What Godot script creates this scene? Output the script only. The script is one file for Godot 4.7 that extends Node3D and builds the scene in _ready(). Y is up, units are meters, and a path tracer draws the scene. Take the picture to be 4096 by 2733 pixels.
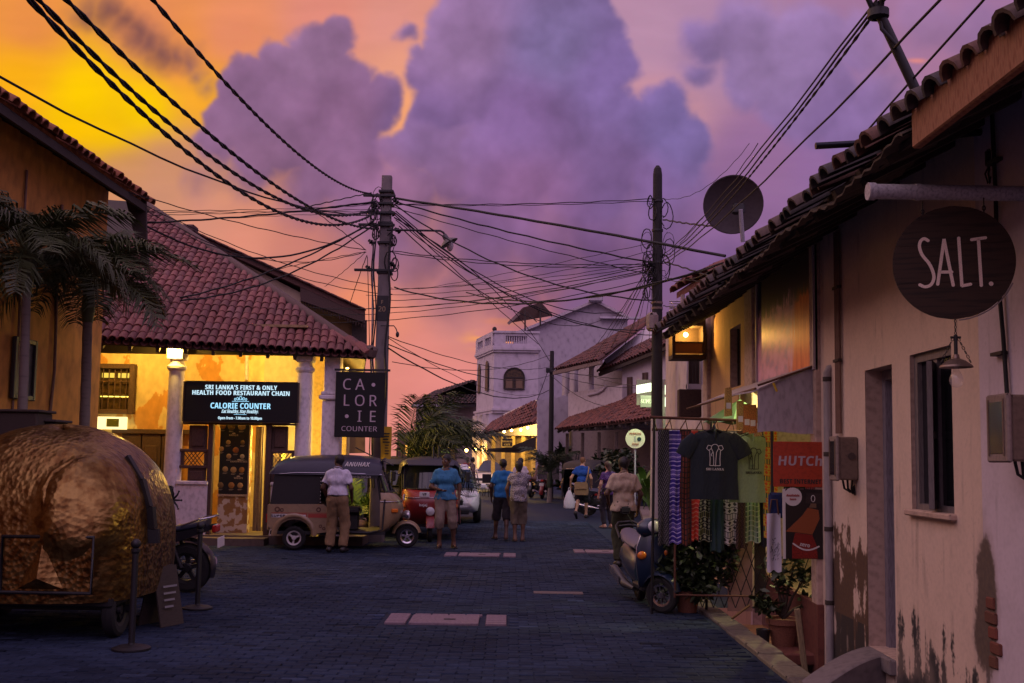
extends Node3D
# A dusk street corner in an old town: tiled houses, tuk-tuks, people, poles and a tangle of cables. Camera, sky, sun and exposure come first in _ready().

class MB:   # collects triangles for one mesh; a zero normal is filled in from the faces round the point
	var v := PackedVector3Array()
	var n := PackedVector3Array()
	var t := PackedVector2Array()
	var c := PackedColorArray()
	var ix := PackedInt32Array()
	var col := Color(1,1,1)

	func pt(p: Vector3,nn: Vector3,uv := Vector2.ZERO) -> int:
		v.append(p); n.append(nn); t.append(uv); c.append(col)
		return v.size() - 1

	func tri(a: Vector3,b: Vector3,d: Vector3):
		var nn = (b - a).cross(d - a).normalized()
		var k = pt(a,nn); pt(b,nn); pt(d,nn)
		ix.append_array([k,k + 2,k + 1])
		return self

	func quad(a: Vector3,b: Vector3,d: Vector3,e: Vector3,u0 := Vector2.ZERO,u1 := Vector2.ONE):   # counter-clockwise from outside
		var nn = (d - a).cross(e - b).normalized()
		var k = pt(a,nn,Vector2(u0.x,u1.y)); pt(b,nn,u1); pt(d,nn,Vector2(u1.x,u0.y)); pt(e,nn,u0)
		ix.append_array([k,k + 2,k + 1,k,k + 3,k + 2])
		return self

	func box(o: Vector3,s: Vector3,b := Basis()):
		var x = b.x * s.x / 2; var y = b.y * s.y / 2; var z = b.z * s.z / 2
		quad(o - x - y + z,o + x - y + z,o + x + y + z,o - x + y + z)
		quad(o + x - y - z,o - x - y - z,o - x + y - z,o + x + y - z)
		quad(o + x - y + z,o + x - y - z,o + x + y - z,o + x + y + z)
		quad(o - x - y - z,o - x - y + z,o - x + y + z,o - x + y - z)
		quad(o - x + y + z,o + x + y + z,o + x + y - z,o - x + y - z)
		quad(o - x - y - z,o + x - y - z,o + x - y + z,o - x - y + z)
		return self

	func span(a: Vector3,b: Vector3):   # a box between two opposite corners
		return box((a + b) / 2,(b - a).abs())

	func bar(a: Vector3,b: Vector3,w: float,h: float,up := Vector3.UP):   # a beam from a to b
		var d = b - a
		var z = d.normalized()
		if absf(z.dot(up)) > 0.99: up = Vector3.RIGHT
		var x = up.cross(z).normalized()
		return box((a + b) / 2,Vector3(w,h,d.length()),Basis(x,z.cross(x),z))

	func cbox(o: Vector3,s: Vector3,r: float,b := Basis()):   # a box with chamfered edges
		var h = s / 2
		for ax in 3:
			for sg in [-1.0,1.0]:
				var N = Vector3.ZERO; N[ax] = sg
				var a1 = (ax + 1) % 3; var a2 = (ax + 2) % 3
				var q = []
				for w in [[-1,-1],[1,-1],[1,1],[-1,1]]:
					var p = Vector3.ZERO
					p[ax] = sg * h[ax]; p[a1] = w[0] * (h[a1] - r); p[a2] = w[1] * (h[a2] - r)
					q.append(o + b * p)
				if sg > 0: quad(q[0],q[1],q[2],q[3])
				else: quad(q[3],q[2],q[1],q[0])
				for sb in [-1.0,1.0]:   # the edge between this face and the next axis
					var e = []
					for w in [-1,1]:
						var p1 = Vector3.ZERO; p1[ax] = sg * h[ax]; p1[a1] = sb * (h[a1] - r); p1[a2] = w * (h[a2] - r)
						var p2 = Vector3.ZERO; p2[ax] = sg * (h[ax] - r); p2[a1] = sb * h[a1]; p2[a2] = w * (h[a2] - r)
						e.append(o + b * p1); e.append(o + b * p2)
					if sg * sb > 0: quad(e[0],e[1],e[3],e[2])
					else: quad(e[2],e[3],e[1],e[0])
		return self

	func poly(pts: PackedVector3Array,d: Vector3):   # a flat outline,any way round,pushed along d
		var N = Vector3.ZERO
		for k in pts.size():
			N += (pts[k] - pts[0]).cross(pts[(k + 1) % pts.size()] - pts[0])
		N = N.normalized()
		var x = (pts[1] - pts[0]).normalized()
		var y = N.cross(x)
		var flat = PackedVector2Array()
		for p in pts: flat.append(Vector2((p - pts[0]).dot(x),(p - pts[0]).dot(y)))
		var tr = Geometry2D.triangulate_polygon(flat)
		var out = N.dot(d) < 0.0    # whether pts already face away from d
		for f in 2:
			var o = Vector3.ZERO if f == 0 else d
			var nn = N if (f == 0) == out else -N
			var k0 = v.size()
			for k in pts.size(): pt(pts[k] + o,nn,flat[k])
			for k in range(0,tr.size(),3):
				var a = k0 + tr[k]; var b = k0 + tr[k + 1]; var e = k0 + tr[k + 2]
				if (v[b] - v[a]).cross(v[e] - v[a]).dot(nn) > 0: ix.append_array([a,e,b])
				else: ix.append_array([a,b,e])
		for k in pts.size():
			var a = pts[k]; var b = pts[(k + 1) % pts.size()]
			if out: quad(b,a,a + d,b + d)
			else: quad(a,b,b + d,a + d)
		return self

	func tube(path: PackedVector3Array,r,sides := 8,cap := true,squash := Vector2.ONE):
		var m = path.size()
		var up = Vector3.UP
		var prev = Vector3.ZERO
		var k0 = v.size()
		for k in m:
			var d = (path[mini(k + 1,m - 1)] - path[maxi(k - 1,0)]).normalized()
			if k == 0:
				prev = (Vector3.RIGHT if absf(d.y) > 0.9 else Vector3.UP).cross(d).normalized()
			else:
				prev = (prev - d * prev.dot(d)).normalized()
			var w = d.cross(prev)
			var rr: float = r if r is float else r[k]
			for s in sides:
				var an = TAU * s / sides
				pt(path[k] + (prev * cos(an) * squash.x + w * sin(an) * squash.y) * rr,Vector3.ZERO,Vector2(float(s) / sides,float(k) / maxi(m - 1,1)))
		for k in m - 1:
			for s in sides:
				var a = k0 + k * sides + s; var b = k0 + k * sides + (s + 1) % sides
				ix.append_array([a,b + sides,b,a,a + sides,b + sides])
		if cap:
			for e in [0,m - 1]:
				var d = (path[0] - path[1]).normalized() if e == 0 else (path[m - 1] - path[m - 2]).normalized()
				var q = k0 + e * sides
				var o = pt(path[e],d)
				var f = v.size()
				for s in sides: pt(v[q + s],d)
				for s in sides:
					if e == 0: ix.append_array([o,f + s,f + (s + 1) % sides])
					else: ix.append_array([o,f + (s + 1) % sides,f + s])
		return self

	func rod(a: Vector3,b: Vector3,r: float,sides := 8):
		return tube(PackedVector3Array([a,b]),r,sides)

	func lathe(prof: Array,sides := 20,xf := Transform3D(),smooth := false):   # prof runs from the bottom up: Vector2(radius,height)
		if smooth:
			var rows = []
			for q in prof:
				var ring = PackedVector3Array()
				for s in sides: ring.append(xf * Vector3(q.x * cos(TAU * s / sides),q.y,-q.x * sin(TAU * s / sides)))
				rows.append(ring)
			return grid(rows,true)
		for k in prof.size() - 1:
			var p = prof[k]; var q = prof[k + 1]
			var nn = Vector2(q.y - p.y,p.x - q.x).normalized()
			var k0 = v.size()
			for s in sides + 1:
				var e = Vector3(cos(TAU * s / sides),0,-sin(TAU * s / sides))
				var N = (xf.basis * (e * nn.x + Vector3.UP * nn.y)).normalized()
				pt(xf * (e * p.x + Vector3.UP * p.y),N,Vector2(float(s) / sides,1)); pt(xf * (e * q.x + Vector3.UP * q.y),N,Vector2(float(s) / sides,0))
			for s in sides:
				var a = k0 + s * 2
				ix.append_array([a,a + 3,a + 2,a,a + 1,a + 3])
		return self

	func grid(rows: Array,wrap := false,cap := false):   # smooth sheet; rows go up,points go counter-clockwise seen from outside
		var w = rows[0].size()
		var k0 = v.size()
		for j in rows.size():
			for i in w: pt(rows[j][i],Vector3.ZERO,Vector2(float(i) / (w if wrap else w - 1),1.0 - float(j) / (rows.size() - 1)))
		for j in rows.size() - 1:
			for i in (w if wrap else w - 1):
				var a = k0 + j * w + i; var b = k0 + j * w + (i + 1) % w
				ix.append_array([a,b + w,b,a,a + w,b + w])
		if cap:
			for j in [0,rows.size() - 1]:
				var o = Vector3.ZERO
				for p in rows[j]: o += p / w
				for i in w:
					if j == 0: tri(o,rows[j][(i + 1) % w],rows[j][i])
					else: tri(o,rows[j][i],rows[j][(i + 1) % w])
		return self

	func ball(o: Vector3,r: Vector3,b := Basis(),seg := 14,ring := 9):
		var rows = []
		for j in ring + 1:
			var el = -PI / 2 + PI * j / ring
			var q = PackedVector3Array()
			for s in seg: q.append(o + b * (Vector3(cos(el) * cos(TAU * s / seg),sin(el),-cos(el) * sin(TAU * s / seg)) * r))
			rows.append(q)
		return grid(rows,true)

	func join(o: MB,xf := Transform3D()):
		var k0 = v.size()
		v.append_array(xf * o.v)
		for nn in o.n: n.append((xf.basis * nn).normalized() if nn != Vector3.ZERO else nn)
		t.append_array(o.t); c.append_array(o.c)
		var flip = xf.basis.determinant() < 0
		for k in range(0,o.ix.size(),3):
			if flip: ix.append_array([k0 + o.ix[k],k0 + o.ix[k + 2],k0 + o.ix[k + 1]])
			else: ix.append_array([k0 + o.ix[k],k0 + o.ix[k + 1],k0 + o.ix[k + 2]])
		return self

	func mesh() -> ArrayMesh:
		var acc = PackedVector3Array(); acc.resize(v.size())
		for k in range(0,ix.size(),3):
			var a = ix[k]; var b = ix[k + 1]; var d = ix[k + 2]
			if n[a] == Vector3.ZERO or n[b] == Vector3.ZERO or n[d] == Vector3.ZERO:
				var f = (v[d] - v[a]).cross(v[b] - v[a])
				acc[a] += f; acc[b] += f; acc[d] += f
		for k in v.size():
			if n[k] == Vector3.ZERO: n[k] = acc[k].normalized() if acc[k] != Vector3.ZERO else Vector3.UP
		var ar = []; ar.resize(Mesh.ARRAY_MAX)
		ar[Mesh.ARRAY_VERTEX] = v; ar[Mesh.ARRAY_NORMAL] = n; ar[Mesh.ARRAY_TEX_UV] = t; ar[Mesh.ARRAY_COLOR] = c; ar[Mesh.ARRAY_INDEX] = ix
		var m = ArrayMesh.new()
		m.add_surface_from_arrays(Mesh.PRIMITIVE_TRIANGLES,ar)
		return m

class Field:   # rounded bones melted together: each adds exp(-k * distance),the skin lies where the sum is one
	var cell := 0.02
	var k := 70.0
	var bones := []
	var cuts := []     # [point,normal]: what lies on the normal's side is cut away
	func bone(a: Vector3,b: Vector3,ra: float,rb: float,flat := false,sign := 1.0):
		bones.append([a,b,ra,rb,flat,sign]); return self

	func skin(mb: MB,tint = null):
		var lo = Vector3.INF; var hi = -Vector3.INF
		var reach = 4.0 / k + cell
		for q in bones:
			var r = Vector3.ONE * (maxf(q[2],q[3]) + reach)
			lo = lo.min(q[0] - r).min(q[1] - r); hi = hi.max(q[0] + r).max(q[1] + r)
		var N = Vector3i(((hi - lo) / cell).ceil()) + Vector3i.ONE * 2
		lo -= Vector3.ONE * cell * 0.5
		var F = PackedFloat32Array(); F.resize(N.x * N.y * N.z)
		var sx = 1; var sy = N.x; var sz = N.x * N.y
		for q in bones:
			var a: Vector3 = q[0]; var d: Vector3 = q[1] - a
			var ra: float = q[2]; var rb: float = q[3]; var flat: bool = q[4]; var sg: float = q[5]
			var L: float = maxf(d.length_squared(),1e-8)
			var m = Vector3.ONE * (maxf(ra,rb) + 4.0 / k)
			var i0 = Vector3i(((a.min(q[1]) - m - lo) / cell).floor()).clamp(Vector3i.ZERO,N - Vector3i.ONE)
			var i1 = Vector3i(((a.max(q[1]) + m - lo) / cell).ceil()).clamp(Vector3i.ZERO,N - Vector3i.ONE)
			for z in range(i0.z,i1.z + 1):
				for y in range(i0.y,i1.y + 1):
					var at = z * sz + y * sy
					for x in range(i0.x,i1.x + 1):
						var p = lo + Vector3(x,y,z) * cell - a
						var s = p.dot(d) / L
						if flat and s > 1.0: continue
						s = clampf(s,0.0,1.0)
						var e = (p - d * s).length() - ra - (rb - ra) * s
						if e < 0.08: F[at + x] += sg * exp(-k * maxf(e,-0.05))
		for q in cuts:
			for z in N.z:
				for y in N.y:
					for x in N.x:
						if (lo + Vector3(x,y,z) * cell - q[0]).dot(q[1]) > 0: F[z * sz + y * sy + x] = 0.0
		var id = PackedInt32Array(); id.resize(F.size()); id.fill(-1)
		var off = [0,sx,sy,sx + sy,sz,sz + sx,sz + sy,sz + sx + sy]
		var edge = [[0,1],[2,3],[4,5],[6,7],[0,2],[1,3],[4,6],[5,7],[0,4],[1,5],[2,6],[3,7]]
		var corner = [Vector3(0,0,0),Vector3(1,0,0),Vector3(0,1,0),Vector3(1,1,0),Vector3(0,0,1),Vector3(1,0,1),Vector3(0,1,1),Vector3(1,1,1)]
		for z in N.z - 1:
			for y in N.y - 1:
				var at = z * sz + y * sy - 1
				for x in N.x - 1:
					at += 1
					var m = 0
					if F[at] > 1.0: m = 1
					if F[at + 1] > 1.0: m |= 2
					if F[at + sy] > 1.0: m |= 4
					if F[at + sy + 1] > 1.0: m |= 8
					if F[at + sz] > 1.0: m |= 16
					if F[at + sz + 1] > 1.0: m |= 32
					if F[at + sz + sy] > 1.0: m |= 64
					if F[at + sz + sy + 1] > 1.0: m |= 128
					if m == 0 or m == 255: continue
					var p = Vector3.ZERO; var cnt = 0
					for e in edge:
						if ((m >> e[0]) & 1) != ((m >> e[1]) & 1):
							var fa = log(maxf(F[at + off[e[0]]],1e-4)); var fb = log(maxf(F[at + off[e[1]]],1e-4))
							p += corner[e[0]].lerp(corner[e[1]],clampf(fa / (fa - fb),0.02,0.98)); cnt += 1
					p = lo + (Vector3(x,y,z) + p / cnt) * cell
					if tint: mb.col = tint.call(p)
					id[at] = mb.pt(p,Vector3.ZERO,Vector2(p.x,p.y))
		for z in range(1,N.z - 1):
			for y in range(1,N.y - 1):
				for x in range(1,N.x - 1):
					var at = z * sz + y * sy + x
					var s = F[at] > 1.0
					for ax in 3:
						var st = sx if ax == 0 else sy if ax == 1 else sz
						if (F[at + st] > 1.0) == s: continue
						var u = sy if ax == 0 else sz if ax == 1 else sx
						var w = sz if ax == 0 else sx if ax == 1 else sy
						var a = id[at]; var b = id[at - u]; var d = id[at - u - w]; var e = id[at - w]
						if a < 0 or b < 0 or d < 0 or e < 0: continue
						if s: mb.ix.append_array([a,d,b,a,e,d])
						else: mb.ix.append_array([a,b,d,a,d,e])
		return mb

var taken := {}
var mats := {}
var texs := {}
var rng := RandomNumberGenerator.new()

func numbered(called: String,where) -> String:
	var key = str(where.get_instance_id()) + "/" + called
	var k = taken.get(key,-1) + 1
	taken[key] = k
	return called if k == 0 else "%s_%03d" % [called,k]

func thing(called: String,label: String,category: String,at := Vector3.ZERO,turn := 0.0,group := "") -> Node3D:
	var o = Node3D.new()
	o.name = numbered(called,self)
	add_child(o,true)
	o.position = at; o.rotation.y = turn
	return tag(o,label,category,group)

func tag(o,label: String,category: String,group := ""):
	o.set_meta("label",label); o.set_meta("category",category)
	if group: o.set_meta("group",group)
	return o

func part(called: String,shape,m,parent = null,label := "") -> MeshInstance3D:   # one named mesh; shape is an MB or a Mesh
	if parent == null: parent = self
	var o = MeshInstance3D.new()
	o.name = numbered(called,parent)
	o.mesh = shape.mesh() if shape is MB else shape
	o.material_override = m
	parent.add_child(o,true)
	if label: o.set_meta("label",label)
	return o

func struct(called: String,shape,m):
	var o = part(called,shape,m)
	o.set_meta("kind","structure")
	return o

func many(called: String,mesh,m,places: Array,parent = null,tints = null):   # more copies than one could pick apart
	if parent == null: parent = self
	var mm = MultiMesh.new()
	mm.transform_format = MultiMesh.TRANSFORM_3D
	mm.use_colors = tints != null
	mm.mesh = mesh.mesh() if mesh is MB else mesh
	mm.instance_count = places.size()
	for k in places.size():
		mm.set_instance_transform(k,places[k])
		if tints: mm.set_instance_color(k,tints[k])
	var o = MultiMeshInstance3D.new()
	o.name = numbered(called,parent)
	o.multimesh = mm; o.material_override = m
	o.set_meta("kind","stuff")
	parent.add_child(o,true)
	return o

func xf(o: Vector3,b := Basis()) -> Transform3D: return Transform3D(b,o)
func yaw(a: float) -> Basis: return Basis(Vector3.UP,a)
func look(z: Vector3,up := Vector3.UP) -> Basis:   # a basis whose z points along z
	z = z.normalized()
	var x = up.cross(z).normalized()
	return Basis(x,z.cross(x),z)

func mat(key: String,c = Color(0.5,0.5,0.5),rough := 0.8,metal := 0.0) -> StandardMaterial3D:   # c is linear
	if mats.has(key): return mats[key]
	var m = StandardMaterial3D.new()
	m.resource_name = key
	m.albedo_color = c.linear_to_srgb()
	m.roughness = rough; m.metallic = metal
	mats[key] = m
	return m

func L(r: float,g: float,b: float) -> Color: return Color(r,g,b)

func glow(key: String,c: Color,e: float) -> StandardMaterial3D:
	var m = mat(key,Color(0.02,0.02,0.02),0.5)
	m.emission_enabled = true
	m.emission = c.linear_to_srgb(); m.emission_energy_multiplier = e
	return m

func noise_image(sd: int,freq: float,kind := FastNoiseLite.TYPE_SIMPLEX_SMOOTH,oct := 4,size := 256) -> Image:
	var f = FastNoiseLite.new()
	f.seed = sd; f.frequency = freq; f.noise_type = kind; f.fractal_octaves = oct
	if kind == FastNoiseLite.TYPE_CELLULAR: f.fractal_type = FastNoiseLite.FRACTAL_NONE
	return f.get_seamless_image(size,size)

func ramp_tex(key: String,sd: int,freq: float,stops: Array,kind := FastNoiseLite.TYPE_SIMPLEX_SMOOTH,oct := 4,size := 256) -> ImageTexture:   # stops: [place,colour] in linear values
	if texs.has(key): return texs[key]
	var im = noise_image(sd,freq,kind,oct,size)
	var g = Gradient.new()
	g.offsets = PackedFloat32Array(stops.map(func(s): return s[0]))
	g.colors = PackedColorArray(stops.map(func(s): return (s[1] if s[1] is Color else Color(s[1],s[1],s[1])).linear_to_srgb()))
	var lut = PackedByteArray()
	for k in 256:
		var q = g.sample(k / 255.0)
		lut.append_array([q.r8,q.g8,q.b8])
	var src = im.get_data()
	var step = src.size() / (size * size)
	var out = PackedByteArray(); out.resize(size * size * 3)
	for k in size * size:
		var w = src[k * step] * 3
		out[k * 3] = lut[w]; out[k * 3 + 1] = lut[w + 1]; out[k * 3 + 2] = lut[w + 2]
	texs[key] = ImageTexture.create_from_image(Image.create_from_data(size,size,false,Image.FORMAT_RGB8,out))
	return texs[key]

func height_tex(key: String,sd: int,freq: float,kind := FastNoiseLite.TYPE_SIMPLEX_SMOOTH,oct := 4,size := 256) -> ImageTexture:
	if not texs.has(key): texs[key] = ImageTexture.create_from_image(noise_image(sd,freq,kind,oct,size))
	return texs[key]

func worn(key: String,c: Color,rough: float,tex: Texture2D,scale: Vector3,metal := 0.0,world := true,relief = null,depth := 0.5) -> StandardMaterial3D:   # a colour times a triplanar grain
	if mats.has(key): return mats[key]
	var m = mat(key,c,rough,metal)
	m.albedo_texture = tex
	m.uv1_triplanar = true; m.uv1_world_triplanar = world; m.uv1_scale = scale
	if relief:
		m.heightmap_enabled = true; m.heightmap_texture = relief; m.heightmap_scale = depth
	return m

func text(called: String,say: String,h: float,at: Vector3,b: Basis,m,parent,bold := false,font := "Droid Sans",depth := 0.006,stretch := 1.0):   # h is the height of a capital
	var f = SystemFont.new()
	f.font_names = PackedStringArray([font]); f.font_weight = 700 if bold else 400
	var t = TextMesh.new()
	t.text = say; t.font = f; t.font_size = 64; t.pixel_size = h / 46.0; t.depth = depth; t.curve_step = 2.0
	var o = part(called,t,m,parent)
	o.transform = Transform3D(b * Basis.from_scale(Vector3(stretch,1,1)),at)
	return o


func _ready():
	rng.seed = 7
	# camera: eye height, a slight upward pitch and a small roll; the lens is shifted up a little
	var cam = Camera3D.new()
	cam.name = "camera"
	cam.projection = Camera3D.PROJECTION_FRUSTUM
	cam.near = 0.1; cam.far = 2000.0
	cam.size = 0.1 * 1568.0 / 2400.0
	cam.frustum_offset = Vector2(0,0.1 * 65.0 / 2400.0)
	cam.transform = Transform3D(Basis(Vector3.RIGHT,deg_to_rad(4.9)) * Basis(Vector3.BACK,deg_to_rad(0.86)),Vector3(0,1.65,0))
	add_child(cam)
	cam.current = true
	var env = Environment.new()
	env.tonemap_mode = Environment.TONE_MAPPER_LINEAR
	env.tonemap_exposure = 2.25
	env.background_mode = Environment.BG_SKY
	env.sky = Sky.new()
	env.sky.sky_material = PanoramaSkyMaterial.new()
	env.sky.sky_material.panorama = dusk_sky()
	env.sdfgi_enabled = true; env.ssao_enabled = true; env.ssil_enabled = true
	var we = WorldEnvironment.new()
	we.name = "world_environment"; we.environment = env
	add_child(we)
	# the last light of a sun that stands behind cloud at the left, low over the roofs
	var sun = DirectionalLight3D.new()
	sun.name = "sun"
	sun.light_color = Color(1.0,0.7,0.5)
	sun.light_energy = 0.03
	sun.light_angular_distance = 14.0
	sun.shadow_enabled = true
	sun.sky_mode = DirectionalLight3D.SKY_MODE_LIGHT_ONLY
	sun.transform.basis = look(Vector3(-0.62,0.36,-0.7))
	add_child(sun)
	# the large structure
	palette()
	make_ground()
	make_near_house()
	make_ochre_house()
	make_restaurant()
	make_far_houses()
	# poles and cables
	make_poles()
	make_cables()
	# vehicles, people, goods, plants
	make_vehicles()
	make_people()
	make_stall()
	make_left_things()
	make_plants()

# ---- sky: one colour for every direction, from anchors laid over azimuth and height; clouds are heaps of rounded puffs with frayed edges
func sky_uv(az: float,el: float) -> Vector2:
	var a = clampf(az,-0.6,0.6)
	return Vector2(11.75 + 24.0 * (tan(a) + (az - a) * 1.4),10.5 - 24.0 * tan(minf(el,1.2)) / cos(a) + (11.75 + 24.0 * a - 11.75) * 0.015)

func anchors(list: Array,p: Vector2) -> Color:
	var s = Color(0,0,0,0); var w = 0.0
	for q in list:
		var d = Vector2(q[0],q[1]).distance_squared_to(p) + 0.25
		var k = 1.0 / (d * d)
		s += q[2] * k; w += k
	return s / w

func sky_gain(p: Vector2) -> float:   # the picture is exposed at 2.25; beyond the left edge,where the sun went down,the sky is brighter
	var out = maxf(clampf((-p.x - 2.0) / 18.0,0.0,1.0),0.85 * clampf((p.x - 50.0) / 30.0,0.0,1.0)) * clampf((4.0 - p.y) / 6.0,0.0,1.0)   # brightened on the sunset side and behind the camera to light what faces it
	return lerpf(1.0 / 2.25,1.0,clampf(out,0.0,1.0))

func C8(r: float,g: float,b: float) -> Color: return Color(r / 255.0,g / 255.0,b / 255.0)

func cloud_colours(p: Vector2) -> Color:
	return anchors([[5.6,2.0,C8(133,96,130)],[6.8,0.8,C8(140,103,137)],[7.6,2.4,C8(145,103,141)],[5.6,3.8,C8(142,101,134)],[10.5,0.6,C8(144,110,152)],[12.6,0.8,C8(130,110,159)],
		[14.0,1.6,C8(128,102,157)],[12.0,2.4,C8(130,97,148)],[9.5,2.8,C8(122,93,140)],[15.5,2.8,C8(122,102,156)],[8.6,4.2,C8(145,101,137)],[12.0,4.4,C8(136,95,138)],[14.5,4.0,C8(126,95,145)],
		[11.0,5.6,C8(118,85,126)],[13.5,6.2,C8(110,79,123)],[10.0,6.6,C8(132,91,121)],[16.0,6.0,C8(116,85,129)],[18.0,1.2,C8(144,116,164)],[19.6,2.4,C8(134,106,159)],[21.0,1.0,C8(144,112,156)],[22.0,2.6,C8(138,104,150)],
		[18.6,4.6,C8(124,91,137)],[2.8,0.7,C8(118,75,81)],[28.0,3.0,C8(128,102,152)],[-6.0,2.0,C8(148,91,80)],[12.0,-8.0,C8(134,110,157)],[70.0,3.0,C8(134,108,150)],[-70.0,3.0,C8(138,106,142)],[70.0,-11.0,C8(193,167,204)],[-70.0,-11.0,C8(193,164,197)],[10.0,-40.0,C8(197,171,209)]],p)

func air_colours(p: Vector2) -> Color:
	return anchors([[0.2,0.3,C8(236,144,74)],[0.0,1.5,C8(255,178,24)],[1.6,2.0,C8(255,204,4)],[3.0,2.3,C8(255,206,2)],[1.4,2.9,C8(255,196,0)],[2.2,3.0,C8(255,198,0)],[4.4,2.0,C8(250,170,44)],[3.8,1.0,C8(240,146,74)],[3.0,0.3,C8(232,140,90)],[5.0,0.5,C8(234,142,104)],[7.2,0.2,C8(226,140,124)],
		[9.0,1.2,C8(232,156,130)],[9.2,2.3,C8(248,166,118)],[8.8,0.3,C8(222,146,134)],[1.4,3.75,C8(206,138,100)],[2.4,3.65,C8(204,140,110)],[3.4,3.6,C8(206,142,110)],[4.3,3.5,C8(204,140,112)],[3.4,4.4,C8(208,144,116)],[4.4,5.0,C8(216,144,122)],[5.4,5.6,C8(222,142,120)],[2.0,5.0,C8(212,140,114)],[6.4,6.2,C8(206,130,116)],[7.0,5.4,C8(206,128,116)],[7.6,6.2,C8(202,126,118)],[8.0,6.9,C8(238,142,104)],[8.8,7.3,C8(232,142,120)],[9.6,8.2,C8(226,138,128)],[10.4,9.0,C8(230,140,134)],[10.6,7.4,C8(214,136,128)],[11.8,8.0,C8(216,128,122)],
		[15.0,0.7,C8(184,140,168)],[15.2,2.2,C8(206,146,156)],[16.0,1.0,C8(170,130,166)],[17.4,3.6,C8(150,108,152)],[16.8,4.6,C8(142,102,148)],[19.0,3.6,C8(146,106,156)],[20.6,2.2,C8(160,118,158)],[22.0,1.6,C8(168,118,152)],[23.4,1.0,C8(160,116,158)],[14.0,7.5,C8(150,100,128)],[17.0,6.6,C8(122,88,138)],
		[-3.0,4.0,C8(255,180,30)],[-4.0,0.0,C8(232,150,104)],[-12.0,5.0,C8(214,140,116)],[-22.0,6.0,C8(166,118,132)],[-14.0,-2.0,C8(240,190,176)],[-15.0,-10.0,C8(250,214,212)],[-26.0,-4.0,C8(246,206,200)],[28.0,5.0,C8(140,102,146)],[40.0,6.0,C8(118,96,140)],[12.0,-5.0,C8(160,128,170)],[0.0,-5.0,C8(200,150,150)],[12.0,-12.0,C8(176,148,186)],[10.0,-24.0,C8(176,152,196)],[10.0,-50.0,C8(160,142,190)],[-60.0,-50.0,C8(190,164,204)],[80.0,-50.0,C8(140,124,176)],[60.0,3.0,C8(150,118,160)],[100.0,3.0,C8(150,120,162)],[-50.0,3.0,C8(176,128,142)],[-85.0,3.0,C8(156,122,158)],[60.0,-11.0,C8(196,166,212)],[100.0,-11.0,C8(228,196,236)],[-37.0,-9.0,C8(255,222,214)],[-37.0,-22.0,C8(250,218,226)],[-55.0,-12.0,C8(250,216,222)],[-20.0,-18.0,C8(240,206,220)],[-85.0,-11.0,C8(228,194,226)]],p)

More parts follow.
